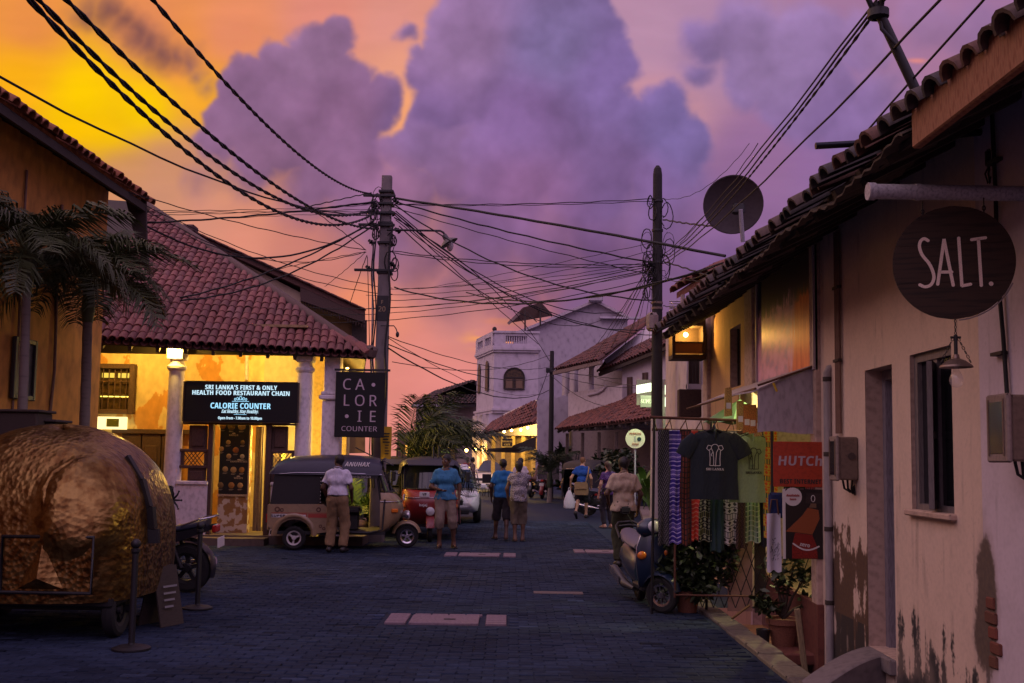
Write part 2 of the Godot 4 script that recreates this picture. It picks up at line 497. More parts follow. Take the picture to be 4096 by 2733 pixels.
func dusk_sky() -> ImageTexture:
	var W = 4096; var H = 2048
	# puffs: x, y, radius
	var heaps = [
		[[5.5,1.75,0.75],[6.1,1.2,0.7],[6.9,0.75,0.62],[7.5,0.6,0.6],[6.8,1.6,1.0],[7.6,1.6,0.85],[5.4,2.7,0.95],[4.9,3.1,0.6],[4.45,3.0,0.3],[6.4,2.8,1.3],[8.0,2.3,0.9],[8.5,2.05,0.58],[7.6,3.6,1.3],[5.7,3.6,0.8],[6.9,4.2,0.8],[8.1,4.5,1.1],[4.75,2.5,0.3],[5.1,2.0,0.35]],
		[[9.7,2.9,0.72],[9.3,3.4,0.8],[10.4,3.3,0.9],[10.2,4.0,1.0],[9.2,4.5,1.1],[10.6,4.9,0.9],[8.9,5.4,0.9]],
		[[9.1,0.45,0.28],[9.6,1.4,0.62],[10.2,0.9,0.85],[9.3,1.0,0.24],[10.6,0.2,1.0],[11.8,0.2,1.3],[13.2,0.4,1.2],[13.9,1.2,0.8],[10.8,1.7,1.1],[12.4,1.8,1.5],[13.9,2.2,0.7],[10.0,2.2,0.7],[12.2,3.2,1.7],[14.4,3.0,1.1],[15.2,2.4,0.8],[15.6,3.1,0.85],[15.2,3.9,1.2],[13.4,4.2,1.5],[11.6,4.6,1.4],[12.2,-0.8,1.6]],
		[[12.4,5.8,1.3],[11.0,6.0,1.2],[13.8,5.8,1.3],[15.0,5.4,1.2],[9.8,6.0,0.9],[12.0,6.9,0.75],[13.4,6.9,0.9],[15.0,6.6,1.0],[16.4,6.2,1.0],[10.4,6.6,0.7]],
		[[16.2,0.6,0.6],[17.2,0.4,1.0],[18.6,0.6,1.1],[17.4,1.3,0.9],[18.6,1.9,1.3],[17.2,1.9,0.5],[19.6,2.7,0.9],[20.2,1.9,0.7],[19.8,0.6,0.8],[16.0,1.4,0.4]],
		[[2.0,0.0,0.42],[2.35,0.25,0.4],[2.7,0.5,0.42],[3.0,0.62,0.44],[3.3,0.82,0.44],[3.6,0.98,0.4],[3.9,1.15,0.32],[4.2,1.4,0.26],[4.5,1.7,0.2],[1.5,0.0,0.35]],
		[[21.6,0.2,0.8],[22.6,0.4,0.9],[21.0,3.2,1.0],[22.4,2.8,1.1],[4.5,4.0,0.35],[4.2,4.0,0.2]]]
	var fray = FastNoiseLite.new()
	fray.seed = 5; fray.frequency = 0.6; fray.fractal_octaves = 5
	var billow = FastNoiseLite.new()
	billow.seed = 11; billow.frequency = 0.32; billow.fractal_octaves = 4
	var boxes = []
	for h in heaps:
		var r = Rect2(h[0][0],h[0][1],0,0)
		for q in h: r = r.merge(Rect2(q[0] - q[2],q[1] - q[2],q[2] * 2,q[2] * 2))
		boxes.append(r.grow(1.8))
	var soft = [0.17,0.15,0.2,0.4,0.3,0.55,0.4]
	var thick = [1.0,0.95,1.0,0.9,0.85,0.85,0.5]
	var shade = func(p: Vector2,base: Color,cl: Color) -> Color:
		var q = Vector2(fray.get_noise_2d(p.x,p.y),fray.get_noise_2d(p.x + 40.0,p.y)) * 0.34
		var s = p + q
		var bl = billow.get_noise_2d(p.x,p.y); var fine_n = fray.get_noise_2d(p.x * 2.2 + 70.0,p.y * 2.2)
		var c = base * (1.0 + 0.035 * fray.get_noise_2d(p.x * 0.5,p.y * 2.0 + 9.0))
		# thin bright streaks low over the street and at the right
		for e in [[11.3,7.75,0.85,0.3,C8(255,168,92)],[21.2,1.1,0.35,0.08,C8(232,140,132)],[11.8,7.3,0.8,0.16,C8(250,150,96)]]:
			var d = Vector2((p.x - e[0]) / e[2],(p.y - e[1]) / e[3]).length()
			if d < 1.2:
				var k = smoothstep(1.15,0.2,d) * smoothstep(-0.15,0.25,fray.get_noise_2d(p.x * 0.9,p.y * 4.5))
				c = c.lerp(e[4],k * 0.85)
		for k in heaps.size():
			if not boxes[k].has_point(s): continue
			var best = -9.0; var lit = 0.0; var sum = 0.0001
			for e in heaps[k]:
				var dl = s - Vector2(e[0],e[1]); var dist = dl.length()
				best = maxf(best,e[2] - dist)
				if dist < e[2] * 1.2:
					var w = exp(5.0 * (e[2] - dist)) - 0.3
					lit += w * (dl.x * -0.55 + dl.y * -0.8) / e[2]; sum += w
			if best < -1.2: continue
			var so = soft[k] + 0.75 * smoothstep(2.6,5.4,s.y) * (1.0 if k < 4 else 0.2)
			var a = smoothstep(-so * 0.5,so,best) * thick[k]
			var body = cl * (1.0 + 0.12 * bl + 0.10 * q.x + 0.07 * fine_n + 0.14 * clampf(lit / sum,-0.25,0.8)) * (1.0 + 0.06 * clampf(0.4 - best,0.0,0.4))
			c = c.lerp(body,a)
		if p.x < -1.0 or p.x > 24.5 or p.y < -1.5:   # the same kind of cloud goes on beyond
			var a = smoothstep(0.0,0.2,bl) * 0.9 * clampf(maxf(maxf(-1.0 - p.x,p.x - 24.5),-1.5 - p.y) * 0.6,0.0,1.0)
			c = c.lerp(cl * (1.0 + 0.1 * q.x),a)
		var lin = c.srgb_to_linear() * sky_gain(p)
		c = lin.linear_to_srgb()
		c.a = 1.0
		return c
	# the whole sphere coarsely
	var w = 256; var h = 128
	var full = Image.create(w,h,false,Image.FORMAT_RGB8)
	for y in h:
		var el = PI * (0.5 - (y + 0.5) / h)
		for x in w:
			var p = sky_uv(TAU * ((x + 0.5) / w - 0.5),maxf(el,0.0))
			full.set_pixel(x,y,shade.call(p,air_colours(p),cloud_colours(p)))
	full.resize(W,H,Image.INTERPOLATE_CUBIC)
	# the part towards the street once more, finely; colour anchors at a tenth of that
	var x0 = 1640; var x1 = 2456; var y0 = 600; var y1 = 1040
	var aw = (x1 - x0) / 8; var ah = (y1 - y0) / 8
	var air = Image.create(aw,ah,false,Image.FORMAT_RGBF); var cld = Image.create(aw,ah,false,Image.FORMAT_RGBF)
	for y in ah:
		for x in aw:
			var p = sky_uv(TAU * ((x0 + (x + 0.5) * 8.0) / W - 0.5),PI * (0.5 - (y0 + (y + 0.5) * 8.0) / H))
			air.set_pixel(x,y,air_colours(p)); cld.set_pixel(x,y,cloud_colours(p))
	air.resize(x1 - x0,y1 - y0,Image.INTERPOLATE_CUBIC); cld.resize(x1 - x0,y1 - y0,Image.INTERPOLATE_CUBIC)
	var fine = Image.create(x1 - x0,y1 - y0,false,Image.FORMAT_RGB8)
	for y in y1 - y0:
		var el = PI * (0.5 - (y0 + y + 0.5) / H)
		for x in x1 - x0:
			fine.set_pixel(x,y,shade.call(sky_uv(TAU * ((x0 + x + 0.5) / W - 0.5),el),air.get_pixel(x,y),cld.get_pixel(x,y)))
	full.blit_rect(fine,Rect2i(0,0,x1 - x0,y1 - y0),Vector2i(x0,y0))
	var turned = Image.create(W,H,false,Image.FORMAT_RGB8)   # a panorama begins at -z
	turned.blit_rect(full,Rect2i(W / 2,0,W / 2,H),Vector2i.ZERO)
	turned.blit_rect(full,Rect2i(0,0,W / 2,H),Vector2i(W / 2,0))
	return ImageTexture.create_from_image(turned)

func palette():   # materials that many builders share
	mat("black_cable",L(0.006,0.0055,0.0065),0.7); mat("black_steel",L(0.010,0.0095,0.011),0.55)
	mat("dark_pane",L(0.015,0.015,0.02),0.12)


# ---- ground: one sheet to the horizon with a cut for the drain at the right wall; setts stand on it near the camera
func make_ground():
	var asphalt = ramp_tex("sett_grain",3,0.02,[[0.0,0.62],[0.5,0.85],[1.0,1.0]])
	var gm = worn("ground",L(0.025,0.036,0.062),0.75,asphalt,Vector3(0.7,0.7,0.7),0.0,true,height_tex("sett_relief",8,0.05),0.6)
	var g = MB.new()
	var y = -0.014
	g.quad(Vector3(-300,y,60),Vector3(2.2,y,60),Vector3(2.2,y,-30),Vector3(-300,y,-30))
	g.quad(Vector3(2.95,y,60),Vector3(300,y,60),Vector3(300,y,-30),Vector3(2.95,y,-30))
	g.quad(Vector3(-300,y,-30),Vector3(300,y,-30),Vector3(300,y,-600),Vector3(-300,y,-600))
	g.quad(Vector3(2.2,y,-12.2),Vector3(2.95,y,-12.2),Vector3(2.95,y,-30),Vector3(2.2,y,-30))
	gm.metallic_specular = 0.2
	struct("ground",g,gm)
	# drain
	var dm = worn("drain_concrete",L(0.16,0.13,0.12),0.9,asphalt,Vector3(1.3,1.3,1.3))
	var d = MB.new()
	d.span(Vector3(2.13,-0.6,-3.0),Vector3(2.95,-0.56,-12.2))
	d.span(Vector3(2.13,-0.56,-3.0),Vector3(2.19,-0.02,-12.2))
	struct("drain",d,dm)
	# kerb stones along the drain, each a piece
	var kerb = Node3D.new(); kerb.name = "kerb"; add_child(kerb,true); kerb.set_meta("kind","structure")
	var kt = ramp_tex("kerb_grain",9,0.03,[[0.0,0.5],[0.45,0.8],[1.0,1.0]])
	var km = worn("kerb_stone",L(0.12,0.10,0.085),0.85,kt,Vector3(2,2,2))
	var km2 = worn("kerb_stone_pale",L(0.19,0.165,0.11),0.85,kt,Vector3(2,2,2))
	var z = -4.2
	while z > -15.0:
		var len = 0.42 + rng.randf() * 0.12
		var k = MB.new(); k.cbox(Vector3(2.26 + rng.randf_range(-0.008,0.008),-0.045 + rng.randf_range(0,0.02),z - len / 2),Vector3(0.23,0.12,len - 0.012),0.012)
		part("kerb_stone",k,km2 if rng.randf() < 0.4 else km,kerb)
		z -= len
	# setts: 20 by 10 cm in running bond, rows across the street
	var shapes = []
	for q in 4:
		var s = MB.new(); s.cbox(Vector3.ZERO,Vector3(0.193,0.05,0.092),0.006)
		shapes.append(s.mesh())
	var sm = []
	for q in 5:
		var f = [0.66,0.84,1.0,1.18,1.4][q]
		sm.append(worn("sett_%d" % q,L(0.026 * f,0.038 * f,0.066 * f),0.8 + 0.03 * q,asphalt,Vector3(1.7,1.7,1.7)))
	for m in sm: m.metallic_specular = 0.2
	var paving = Node3D.new(); paving.name = "paving"; add_child(paving,true); paving.set_meta("kind","structure")
	var rest = []; var tint = []
	var row = 0
	var worn_noise = FastNoiseLite.new(); worn_noise.seed = 44; worn_noise.frequency = 0.35; worn_noise.fractal_octaves = 4
	var made = 0
	while row < 232:
		var rz = -5.6 - row * 0.1
		var half = 0.105 * (row % 2)
		var left = maxf(rz * 0.55 + 0.2,-7.2)
		var x = ceilf(left / 0.2) * 0.2 + half
		while x < 2.05:
			var hid = false
			for p in inlets():
				if absf(x - p[0]) < p[2] / 2 + 0.09 and absf(rz - p[1]) < p[3] / 2 + 0.04: hid = true
			if not hid:
				var patch = worn_noise.get_noise_2d(x,rz * 1.4)
				var sink = (rng.randf() ** 3) * 0.009 + maxf(0.0,worn_noise.get_noise_2d(x + 50.0,rz)) * 0.012
				var b = Basis(Vector3.RIGHT,rng.randf_range(-0.02,0.02)) * Basis(Vector3.BACK,rng.randf_range(-0.012,0.012)) * yaw(rng.randf_range(-0.012,0.012))
				var o = xf(Vector3(x + rng.randf_range(-0.003,0.003),-0.025 - sink,rz),b)
				if made < 300 and rz < -8.05 and absf(x) < 4.0:
					part("sett",shapes[rng.randi() % 4],sm[clampi(int(2.5 + patch * 5.0) + rng.randi_range(-1,1),0,4)],paving).transform = o
					made += 1
				else:
					rest.append(o)
					var f = rng.randf_range(0.8,1.2) * (1.0 + 0.55 * patch) * (0.5 if rng.randf() < 0.02 else 1.6 if rng.randf() < 0.02 else 1.0)
					tint.append(Color(f,f,f * rng.randf_range(0.97,1.05)))
			x += 0.2
		row += 1
	var rm = worn("sett_mixed",L(0.026,0.038,0.066),0.85,asphalt,Vector3(1.7,1.7,1.7))
	rm.vertex_color_use_as_albedo = true; rm.metallic_specular = 0.2
	many("setts",shapes[0],rm,rest,paving,tint)
	# pale concrete inlet covers let into the setts
	var pale = worn("cover_concrete",L(0.24,0.17,0.2),0.85,kt,Vector3(3,3,3))
	var dark = mat("cover_slot",L(0.01,0.01,0.01),0.9)
	var words = ["large pale concrete inlet cover in the paving nearest the camera","pale concrete inlet cover in the paving before the couple and the red tuk-tuk","pale inlet cover beside the feet of the man in the cream shirt"]
	var n = 0
	for p in inlets():
		var t = thing("inlet_cover",words[n],"inlet cover",Vector3(p[0],0,p[1]),0.0,"inlet covers in the paving")
		var s = MB.new(); s.cbox(Vector3(-0.02,-0.016,0.03),Vector3(p[2] * 0.56,0.05,p[3] * 0.82),0.006)
		part("slab",s,pale,t)
		var h = MB.new(); h.span(Vector3(-0.03,0.008,0.02),Vector3(0.09,0.0115,0.09))
		part("lifting_slot",h,dark,t)
		for sd in [-1,1]:
			for j in 6:
				var r = MB.new(); r.cbox(Vector3(sd * p[2] * 0.405,-0.018 + rng.randf() * 0.004,(j - 2.5) * p[3] / 6.2),Vector3(p[2] * 0.17,0.05,p[3] / 6.2 - 0.022),0.005)
				part("bar",r,pale,t)
		for j in 4:
			var r = MB.new(); r.cbox(Vector3((j - 1.5) * p[2] * 0.145,-0.018,-p[3] * 0.45),Vector3(p[2] * 0.135,0.05,p[3] * 0.1),0.005)
			part("edge_stone",r,pale,t)
		n += 1
	var two = MB.new()
	two.cbox(Vector3(0.62,-0.02,-13.25),Vector3(0.62,0.05,0.2),0.006)
	struct("repaired_patch",two,worn("patch_concrete",L(0.17,0.13,0.12),0.9,kt,Vector3(3,3,3)))

func inlets() -> Array:   # x,z,width,depth
	return [[-0.63,-10.95,1.25,0.66],[-0.5,-18.3,1.25,0.62],[1.72,-19.3,1.1,0.62]]


# ---- the plastered house on the right, with the hanging round sign
func bytes(im: Image) -> PackedByteArray:
	im.convert(Image.FORMAT_L8)
	return im.get_data()

func near_wall_texture() -> ImageTexture:   # z from -16 to -5,y from -0.6 to 3.9: peeled patches,damp growth and drips where the photograph has them
	var W = 1408; var H = 576
	var f = FastNoiseLite.new(); f.seed = 21; f.frequency = 0.02; f.fractal_octaves = 5
	var a = bytes(f.get_image(W,H))
	f.seed = 22; f.frequency = 0.045
	var st = f.get_image(W,40); st.resize(W,H,Image.INTERPOLATE_CUBIC); var s = bytes(st)
	f.seed = 25; f.frequency = 0.16
	var fi = bytes(f.get_image(W,H))
	var out = PackedByteArray(); out.resize(W * H * 3)
	var k = 0
	for j in H:
		var y = 3.9 - (j + 0.5) / H * 4.5
		for i in W:
			var z = -16.0 + (i + 0.5) / W * 11.0
			var n = a[k] / 255.0; var v = s[k] / 255.0; var m = fi[k] / 255.0
			var g = 0.80 + 0.16 * n + 0.14 * m
			var r = 0.68 * g; var gg = 0.54 * g; var b = 0.45 * g
			if z > -6.41: r = 0.62 * g; gg = 0.54 * g; b = 0.60 * g
			elif z < -12.7: r = 0.56 * g; gg = 0.36 * g; b = 0.2 * g  # far end: the orange light on the wall put into its colour
			var dirt = smoothstep(0.62,0.85,v) * 0.22 * smoothstep(0.3,0.7,n) + 0.16 * smoothstep(0.6,0.8,m * 0.5 + n * 0.5)
			r *= 1 - dirt; gg *= 1 - dirt; b *= 1 - dirt
			var q = 0.0
			if z > -8.0 and z < -5.6:      # black growth creeping up from the ground
				var hgt = 0.16 + 0.46 * clampf((v - 0.3) * 1.6,0,1) * (1.0 if z < -6.35 else 0.5) + 0.45 * (n - 0.5) + 0.25 * (m - 0.5)
				q = smoothstep(hgt + 0.07,hgt - 0.12,y) * (0.7 + 0.4 * n)
				r = lerpf(r,0.030,minf(q,1)); gg = lerpf(gg,0.028,minf(q,1)); b = lerpf(b,0.034,minf(q,1))
			if z > -9.5 and z < -8.5 and y < 1.5:    # brown bare render beside the door
				q = smoothstep(0.46,0.56,n * 0.5 + v * 0.36 + m * 0.14 + 0.14 * smoothstep(1.25,0.3,y) - 0.3 * smoothstep(0.9,1.5,y))
				r = lerpf(r,0.085 + 0.05 * m,q); gg = lerpf(gg,0.045 + 0.03 * m,q); b = lerpf(b,0.035,q)
				if y < 0.35:
					q = smoothstep(0.4,0.6,v + 0.2 - y * 0.5) * 0.9
					r = lerpf(r,0.03,q); gg = lerpf(gg,0.025,q); b = lerpf(b,0.025,q)
			if z > -6.8 and z < -5.9 and y < 1.5 and y > -0.1:    # the big patch where the coat fell off
				var ex = (z + 6.42 - 0.05 * (n - 0.5)) / 0.17; var ey = (y - 0.80) / 0.44
				q = smoothstep(1.15,0.95,sqrt(ex * ex + ey * ey) + 0.5 * (n - 0.5) + 0.16 * (m - 0.5))
				r = lerpf(r,0.10 + 0.06 * m,q); gg = lerpf(gg,0.075 + 0.04 * m,q); b = lerpf(b,0.065 + 0.02 * m,q)
				var rim = smoothstep(0.25,0.0,absf(sqrt(ex * ex + ey * ey) + 0.5 * (n - 0.5) - 1.12)) * 0.35
				r = lerpf(r,0.36,rim); gg = lerpf(gg,0.28,rim); b = lerpf(b,0.26,rim)
			out[k * 3] = int(sqrt(r) * 255); out[k * 3 + 1] = int(sqrt(gg) * 255); out[k * 3 + 2] = int(sqrt(b) * 255)
			k += 1
	return ImageTexture.create_from_image(Image.create_from_data(W,H,false,Image.FORMAT_RGB8,out))

func barrel_tile(r: float,len: float,thick := 0.016,sides := 7) -> MB:   # a half-round tile along z,open side down,narrower at the far end
	var m = MB.new()
	for w in 2:
		var rows = []
		for e in 2:
			var q = PackedVector3Array()
			for s in sides:
				var an = PI * s / (sides - 1)
				var rr = (r - (thick if w == 1 else 0.0)) * (1.0 if e == 0 else 0.86)
				q.append(Vector3(cos(an) * rr,sin(an) * rr * 0.92,len * (0.5 - e)))
			rows.append(q)
		if w == 0: m.grid([rows[0],rows[1]])
		else: m.grid([rows[1],rows[0]])
	for s in sides - 1:
		var a0 = PI * s / (sides - 1); var a1 = PI * (s + 1) / (sides - 1)
		var p = func(an,rr): return Vector3(cos(an) * rr,sin(an) * rr * 0.92,len / 2)
		m.quad(p.call(a0,r - thick),p.call(a0,r),p.call(a1,r),p.call(a1,r - thick))
	return m

func make_near_house():
	var pl = ramp_tex("plaster",31,0.03,[[0.0,0.62],[0.5,0.9],[1.0,1.0]])
	var wm = mat("near_wall_paint",L(1,1,1),0.9)
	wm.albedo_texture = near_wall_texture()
	wm.heightmap_enabled = true; wm.heightmap_texture = height_tex("plaster_relief",14,0.06); wm.heightmap_scale = 0.25
	var rev = worn("near_reveal",L(0.5,0.36,0.29),0.9,pl,Vector3(1.5,1.5,1.5))
	var wood = ramp_tex("wood_grain",41,0.05,[[0.0,0.45],[0.5,0.8],[1.0,1.0]])
	var dark = worn("old_dark_timber",L(0.055,0.04,0.032),0.85,wood,Vector3(6,6,0.7))
	var h = thing("plaster_house","cream plastered house on the right with damp stained wall, grey door and tiled eave","house",Vector3.ZERO)
	var f = MB.new(); var core = MB.new()
	var rect = func(z0,z1,y0,y1,x):
		f.quad(Vector3(x,y0,z0),Vector3(x,y0,z1),Vector3(x,y1,z1),Vector3(x,y1,z0),Vector2((z0 + 16) / 11.0,(3.9 - y1) / 4.5),Vector2((z1 + 16) / 11.0,(3.9 - y0) / 4.5))
		core.span(Vector3(x + 0.003,y0,z0),Vector3(3.2,y1,z1))
	for q in [[-15.5,-13.85,-0.6,3.9],[-13.85,-13.2,-0.6,2.63],[-13.85,-13.2,3.42,3.9],[-13.2,-12.6,-0.6,3.9],[-12.6,-10.15,2.45,3.9],[-10.15,-8.56,-0.6,3.9],[-8.56,-7.95,2.42,3.9],[-8.56,-7.95,-0.6,0.2],[-7.95,-7.59,-0.6,3.9],[-7.59,-6.87,2.45,3.9],[-7.59,-6.87,-0.6,1.33],[-6.87,-6.4,-0.6,3.9]]:
		rect.call(q[0],q[1],q[2],q[3],2.9)
	rect.call(-6.4,-3.0,-0.6,3.9,2.872)
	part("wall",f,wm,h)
	part("wall_core",core,rev,h)
	var back = MB.new()
	back.span(Vector3(3.2,-0.6,-15.5),Vector3(9.0,3.6,-15.3)); back.span(Vector3(3.2,-0.6,-3.2),Vector3(9.0,3.6,-3.0)); back.span(Vector3(8.8,-0.6,-15.3),Vector3(9.0,3.6,-3.2))
	back.span(Vector3(3.2,-0.6,-10.0),Vector3(8.8,3.6,-9.9)); back.span(Vector3(5.8,-0.6,-15.3),Vector3(5.9,3.6,-9.99)); back.span(Vector3(3.2,-0.02,-15.3),Vector3(5.8,0.12,-10.0))
	part("inner_wall",back,rev,h)
	# pilasters beside the poster and the pipe
	for q in [[-12.75,-12.35],[-9.95,-9.78],[-15.5,-15.2]]:
		var m = MB.new(); m.cbox(Vector3(2.88,1.9,(q[0] + q[1]) / 2),Vector3(0.075,3.9,q[1] - q[0]),0.01)
		part("pilaster",m,rev,h)
	var red = worn("red_oxide_plinth",L(0.15,0.045,0.032),0.75,pl,Vector3(1.5,1.5,1.5))
	var p = MB.new(); p.poly(PackedVector3Array([Vector3(2.84,-0.6,-11.9),Vector3(2.84,0.42,-11.9),Vector3(2.84,0.36,-9.75),Vector3(2.84,-0.6,-9.75)]),Vector3(0.058,0,0))
	part("plinth",p,red,h)
	# bricks showing at the edge of the fallen coat
	var bt = ramp_tex("brick_grain",17,0.06,[[0.0,0.6],[1.0,1.0]])
	for k in 5:
		var m = MB.new(); m.cbox(Vector3(2.878 + rng.randf() * 0.006,0.5 + k * 0.085,-6.29 + rng.randf_range(-0.02,0.02) + 0.02 * sin(k * 1.3)),Vector3(0.05,0.07,0.1 + 0.04 * (k % 2)),0.008,yaw(rng.randf_range(-0.08,0.08)))
		part("brick",m,worn("old_brick_%d" % (k % 3),L(0.15 + 0.03 * (k % 3),0.055,0.035),0.9,bt,Vector3(5,5,5)),h)
	# door, set back
	var dg = worn("door_paint",L(0.26,0.23,0.27),0.7,wood,Vector3(7,0.8,7))
	var d = MB.new(); d.span(Vector3(3.09,0.2,-8.53),Vector3(3.13,2.4,-7.96))
	var door = part("door",d,dg,h)
	var fr = MB.new()
	fr.span(Vector3(3.04,0.2,-8.56),Vector3(3.12,2.42,-8.49)); fr.span(Vector3(3.04,0.2,-8.02),Vector3(3.12,2.42,-7.95)); fr.span(Vector3(3.04,2.34,-8.49),Vector3(3.12,2.418,-8.02))
	part("frame",fr,dg,door)
	for q in [[0.35,0.95],[1.05,1.6],[1.7,2.25]]:
		for e in [-8.45,-8.23]:
			var m = MB.new(); m.cbox(Vector3(3.085,(q[0] + q[1]) / 2,e + 0.085),Vector3(0.025,q[1] - q[0],0.15),0.01)
			part("panel",m,dg,door)
	# casement window with a leaf standing open
	var wg = worn("window_paint",L(0.2,0.17,0.17),0.6,wood,Vector3(7,0.8,7))
	var glass = mat("dark_pane",L(0.02,0.02,0.03),0.06)
	var w = MB.new()
	w.span(Vector3(2.93,1.33,-7.59),Vector3(3.0,2.45,-7.53)); w.span(Vector3(2.93,1.33,-6.93),Vector3(3.0,2.45,-6.87)); w.span(Vector3(2.93,2.39,-7.53),Vector3(3.0,2.45,-6.93)); w.span(Vector3(2.93,1.33,-7.53),Vector3(3.0,1.38,-6.93)); w.span(Vector3(2.94,1.38,-7.26),Vector3(3.0,2.39,-7.2))
	var win = part("window",w,wg,h)
	for e in [[-7.53,-7.26],[-7.2,-6.93]]:
		var m = MB.new(); m.span(Vector3(2.965,1.38,e[0]),Vector3(2.972,2.39,e[1])); part("pane",m,glass,win)
	var lf = MB.new()
	var lb = yaw(-0.5)
	var lo = Vector3(2.93,1.86,-7.24)
	for e in [[-0.16,0.05,0.0,1.0],[0.16,0.05,0.0,1.0],[0.0,0.28,0.475,0.06],[0.0,0.28,-0.475,0.06],[0.0,0.28,0.0,0.05]]:
		lf.box(lo + lb * Vector3(-0.005,e[2],e[0]),Vector3(0.035,e[3],e[1]),lb)
	var leaf = part("shutter",lf,wg,win)
	var lp = MB.new(); lp.box(lo + lb * Vector3(-0.005,0,0),Vector3(0.008,0.94,0.28),lb); part("pane",lp,glass,leaf)
	var sill = MB.new(); sill.cbox(Vector3(2.9,1.315,-7.23),Vector3(0.1,0.045,0.8),0.01); part("sill",sill,rev,win)
	# small upper window
	var uw = MB.new(); uw.span(Vector3(3.02,2.63,-13.85),Vector3(3.06,3.42,-13.2))
	var up = part("window",uw,glass,h)
	var ub = MB.new()
	for k in 4: ub.span(Vector3(2.98,2.63,-13.78 + k * 0.17),Vector3(3.0,3.42,-13.75 + k * 0.17))
	part("bar",ub,dark,up)
	# roof: slab, soffit boards, rafters, fascia, tiles
	var roof = MB.new()
	roof.poly(PackedVector3Array([Vector3(2.2,3.52,-3.0),Vector3(6.2,5.6,-3.0),Vector3(6.2,5.6,-15.0),Vector3(2.2,3.52,-15.0)]),Vector3(0,-0.05,0))
	roof.poly(PackedVector3Array([Vector3(6.2,5.6,-3.0),Vector3(9.2,3.9,-3.0),Vector3(9.2,3.9,-15.0),Vector3(6.2,5.6,-15.0)]),Vector3(0,-0.05,0))
	roof.poly(PackedVector3Array([Vector3(3.0,3.6,-14.99),Vector3(6.2,5.5,-14.99),Vector3(9.0,3.6,-14.99)]),Vector3(0,0,0.1))
	var rf = part("roof",roof,dark,h)
	var raf = 0
	var rz = -3.4
	while rz > -15.0:
		var m = MB.new()
		m.bar(Vector3(2.12,3.40,rz),Vector3(2.92,3.82,rz),0.07,0.1)
		part("rafter",m,dark,rf)
		rz -= 0.46 + rng.randf() * 0.05
	for k in 3:
		var m = MB.new(); m.bar(Vector3(2.2 + k * 0.2,3.44 + k * 0.104,-3.0),Vector3(2.2 + k * 0.2,3.44 + k * 0.104,-14.95),0.09,0.03,Vector3(-0.46,0.89,0)); part("batten",m,dark,rf)
	var orange = worn("peeled_fascia",L(0.26,0.11,0.06),0.8,ramp_tex("peeled",57,0.035,[[0.0,L(0.35,0.3,0.3)],[0.38,L(0.7,0.55,0.5)],[0.5,L(1,1,1)],[0.8,L(0.7,0.7,0.7)],[0.9,L(1.6,1.8,2.0)],[1.0,L(1.8,2.2,2.6)]]),Vector3(1.6,0.7,5.0))
	var fa = MB.new(); fa.cbox(Vector3(2.1,3.42,-4.1),Vector3(0.05,0.24,2.5),0.008)
	part("fascia",fa,orange,rf)
	var tt = ramp_tex("tile_grain",61,0.05,[[0.0,0.35],[0.4,0.75],[1.0,1.0]])
	var tms = []
	for k in 4: tms.append(worn("old_tile_%d" % k,[L(0.07,0.052,0.05),L(0.1,0.062,0.05),L(0.055,0.045,0.046),L(0.13,0.06,0.042)][k],0.85,tt,Vector3(2.5,2.5,2.5)))
	var ts = []
	for k in 3: ts.append(barrel_tile([0.088,0.092,0.084][k],0.4,0.02).mesh())
	var slope = look(Vector3(-0.89,-0.46,0))
	for k in 60:
		for r in 2:
			var tz = -3.2 - k * 0.198
			var near = tz > -5.5
			var o = Vector3(2.2 + r * 0.3 + rng.randf_range(-0.035,0.03),3.56 + r * 0.165 + rng.randf_range(-0.012,0.02),tz + rng.randf_range(-0.015,0.015))
			part("roof_tile",ts[rng.randi() % 3],tms[rng.randi() % 4],rf).transform = xf(o,yaw(rng.randf_range(-0.06,0.06)) * slope * Basis(Vector3.RIGHT,rng.randf_range(-0.06,0.04)))
	# a wavy sheet slid under the first tiles
	var sheet = []
	for j in 2:
		for e in 2:
			var q = PackedVector3Array()
			for k in 90:
				var z = -5.4 - k * 0.06
				var wv = 0.013 * sin(z * TAU / 0.19 + sin(z * 2.0)) + 0.02 * sin(z * 3.1) + 0.014 * sin(z * 7.7)
				q.append(Vector3(2.05 + j * 0.45 + 0.02 * sin(z * 1.7),3.37 + j * 0.2 + wv + e * 0.012,z))
			sheet.append(q)
	var sh = MB.new(); sh.grid([sheet[0],sheet[2]]); sh.grid([sheet[3],sheet[1]]); sh.grid([sheet[1],sheet[0]])
	part("corrugated_sheet",sh,worn("old_sheet",L(0.05,0.036,0.032),0.8,tt,Vector3(2,2,2)),rf)
	# a big printed poster on the upper wall
	var po = thing("poster","large printed poster of a pink sky with an orange figure, high on the cream wall","poster",Vector3(2.86,3.13,-10.94))
	var pm = mat("shaded_poster_print",L(1,1,1),0.35); pm.albedo_texture = shaded_poster_print()
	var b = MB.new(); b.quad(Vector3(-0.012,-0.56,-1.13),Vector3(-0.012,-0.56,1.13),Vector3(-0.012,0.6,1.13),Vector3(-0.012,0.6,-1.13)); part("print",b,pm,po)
	b = MB.new(); b.span(Vector3(-0.01,-0.56,-1.13),Vector3(0.012,0.6,1.13)); part("board",b,mat("poster_back",L(0.2,0.2,0.2)),po)
	b = MB.new(); b.span(Vector3(-0.03,-0.595,-1.16),Vector3(0.012,-0.561,1.16)); b.span(Vector3(-0.03,-0.56,1.131),Vector3(0.012,0.6,1.16)); b.span(Vector3(-0.03,-0.56,-1.16),Vector3(0.012,0.6,-1.131))
	part("frame",b,mat("poster_frame",L(0.36,0.31,0.33),0.5),po)
	# pipes and conduits on the wall
	var pvc = worn("old_pvc",L(0.34,0.3,0.3),0.6,pl,Vector3(3,0.6,3))
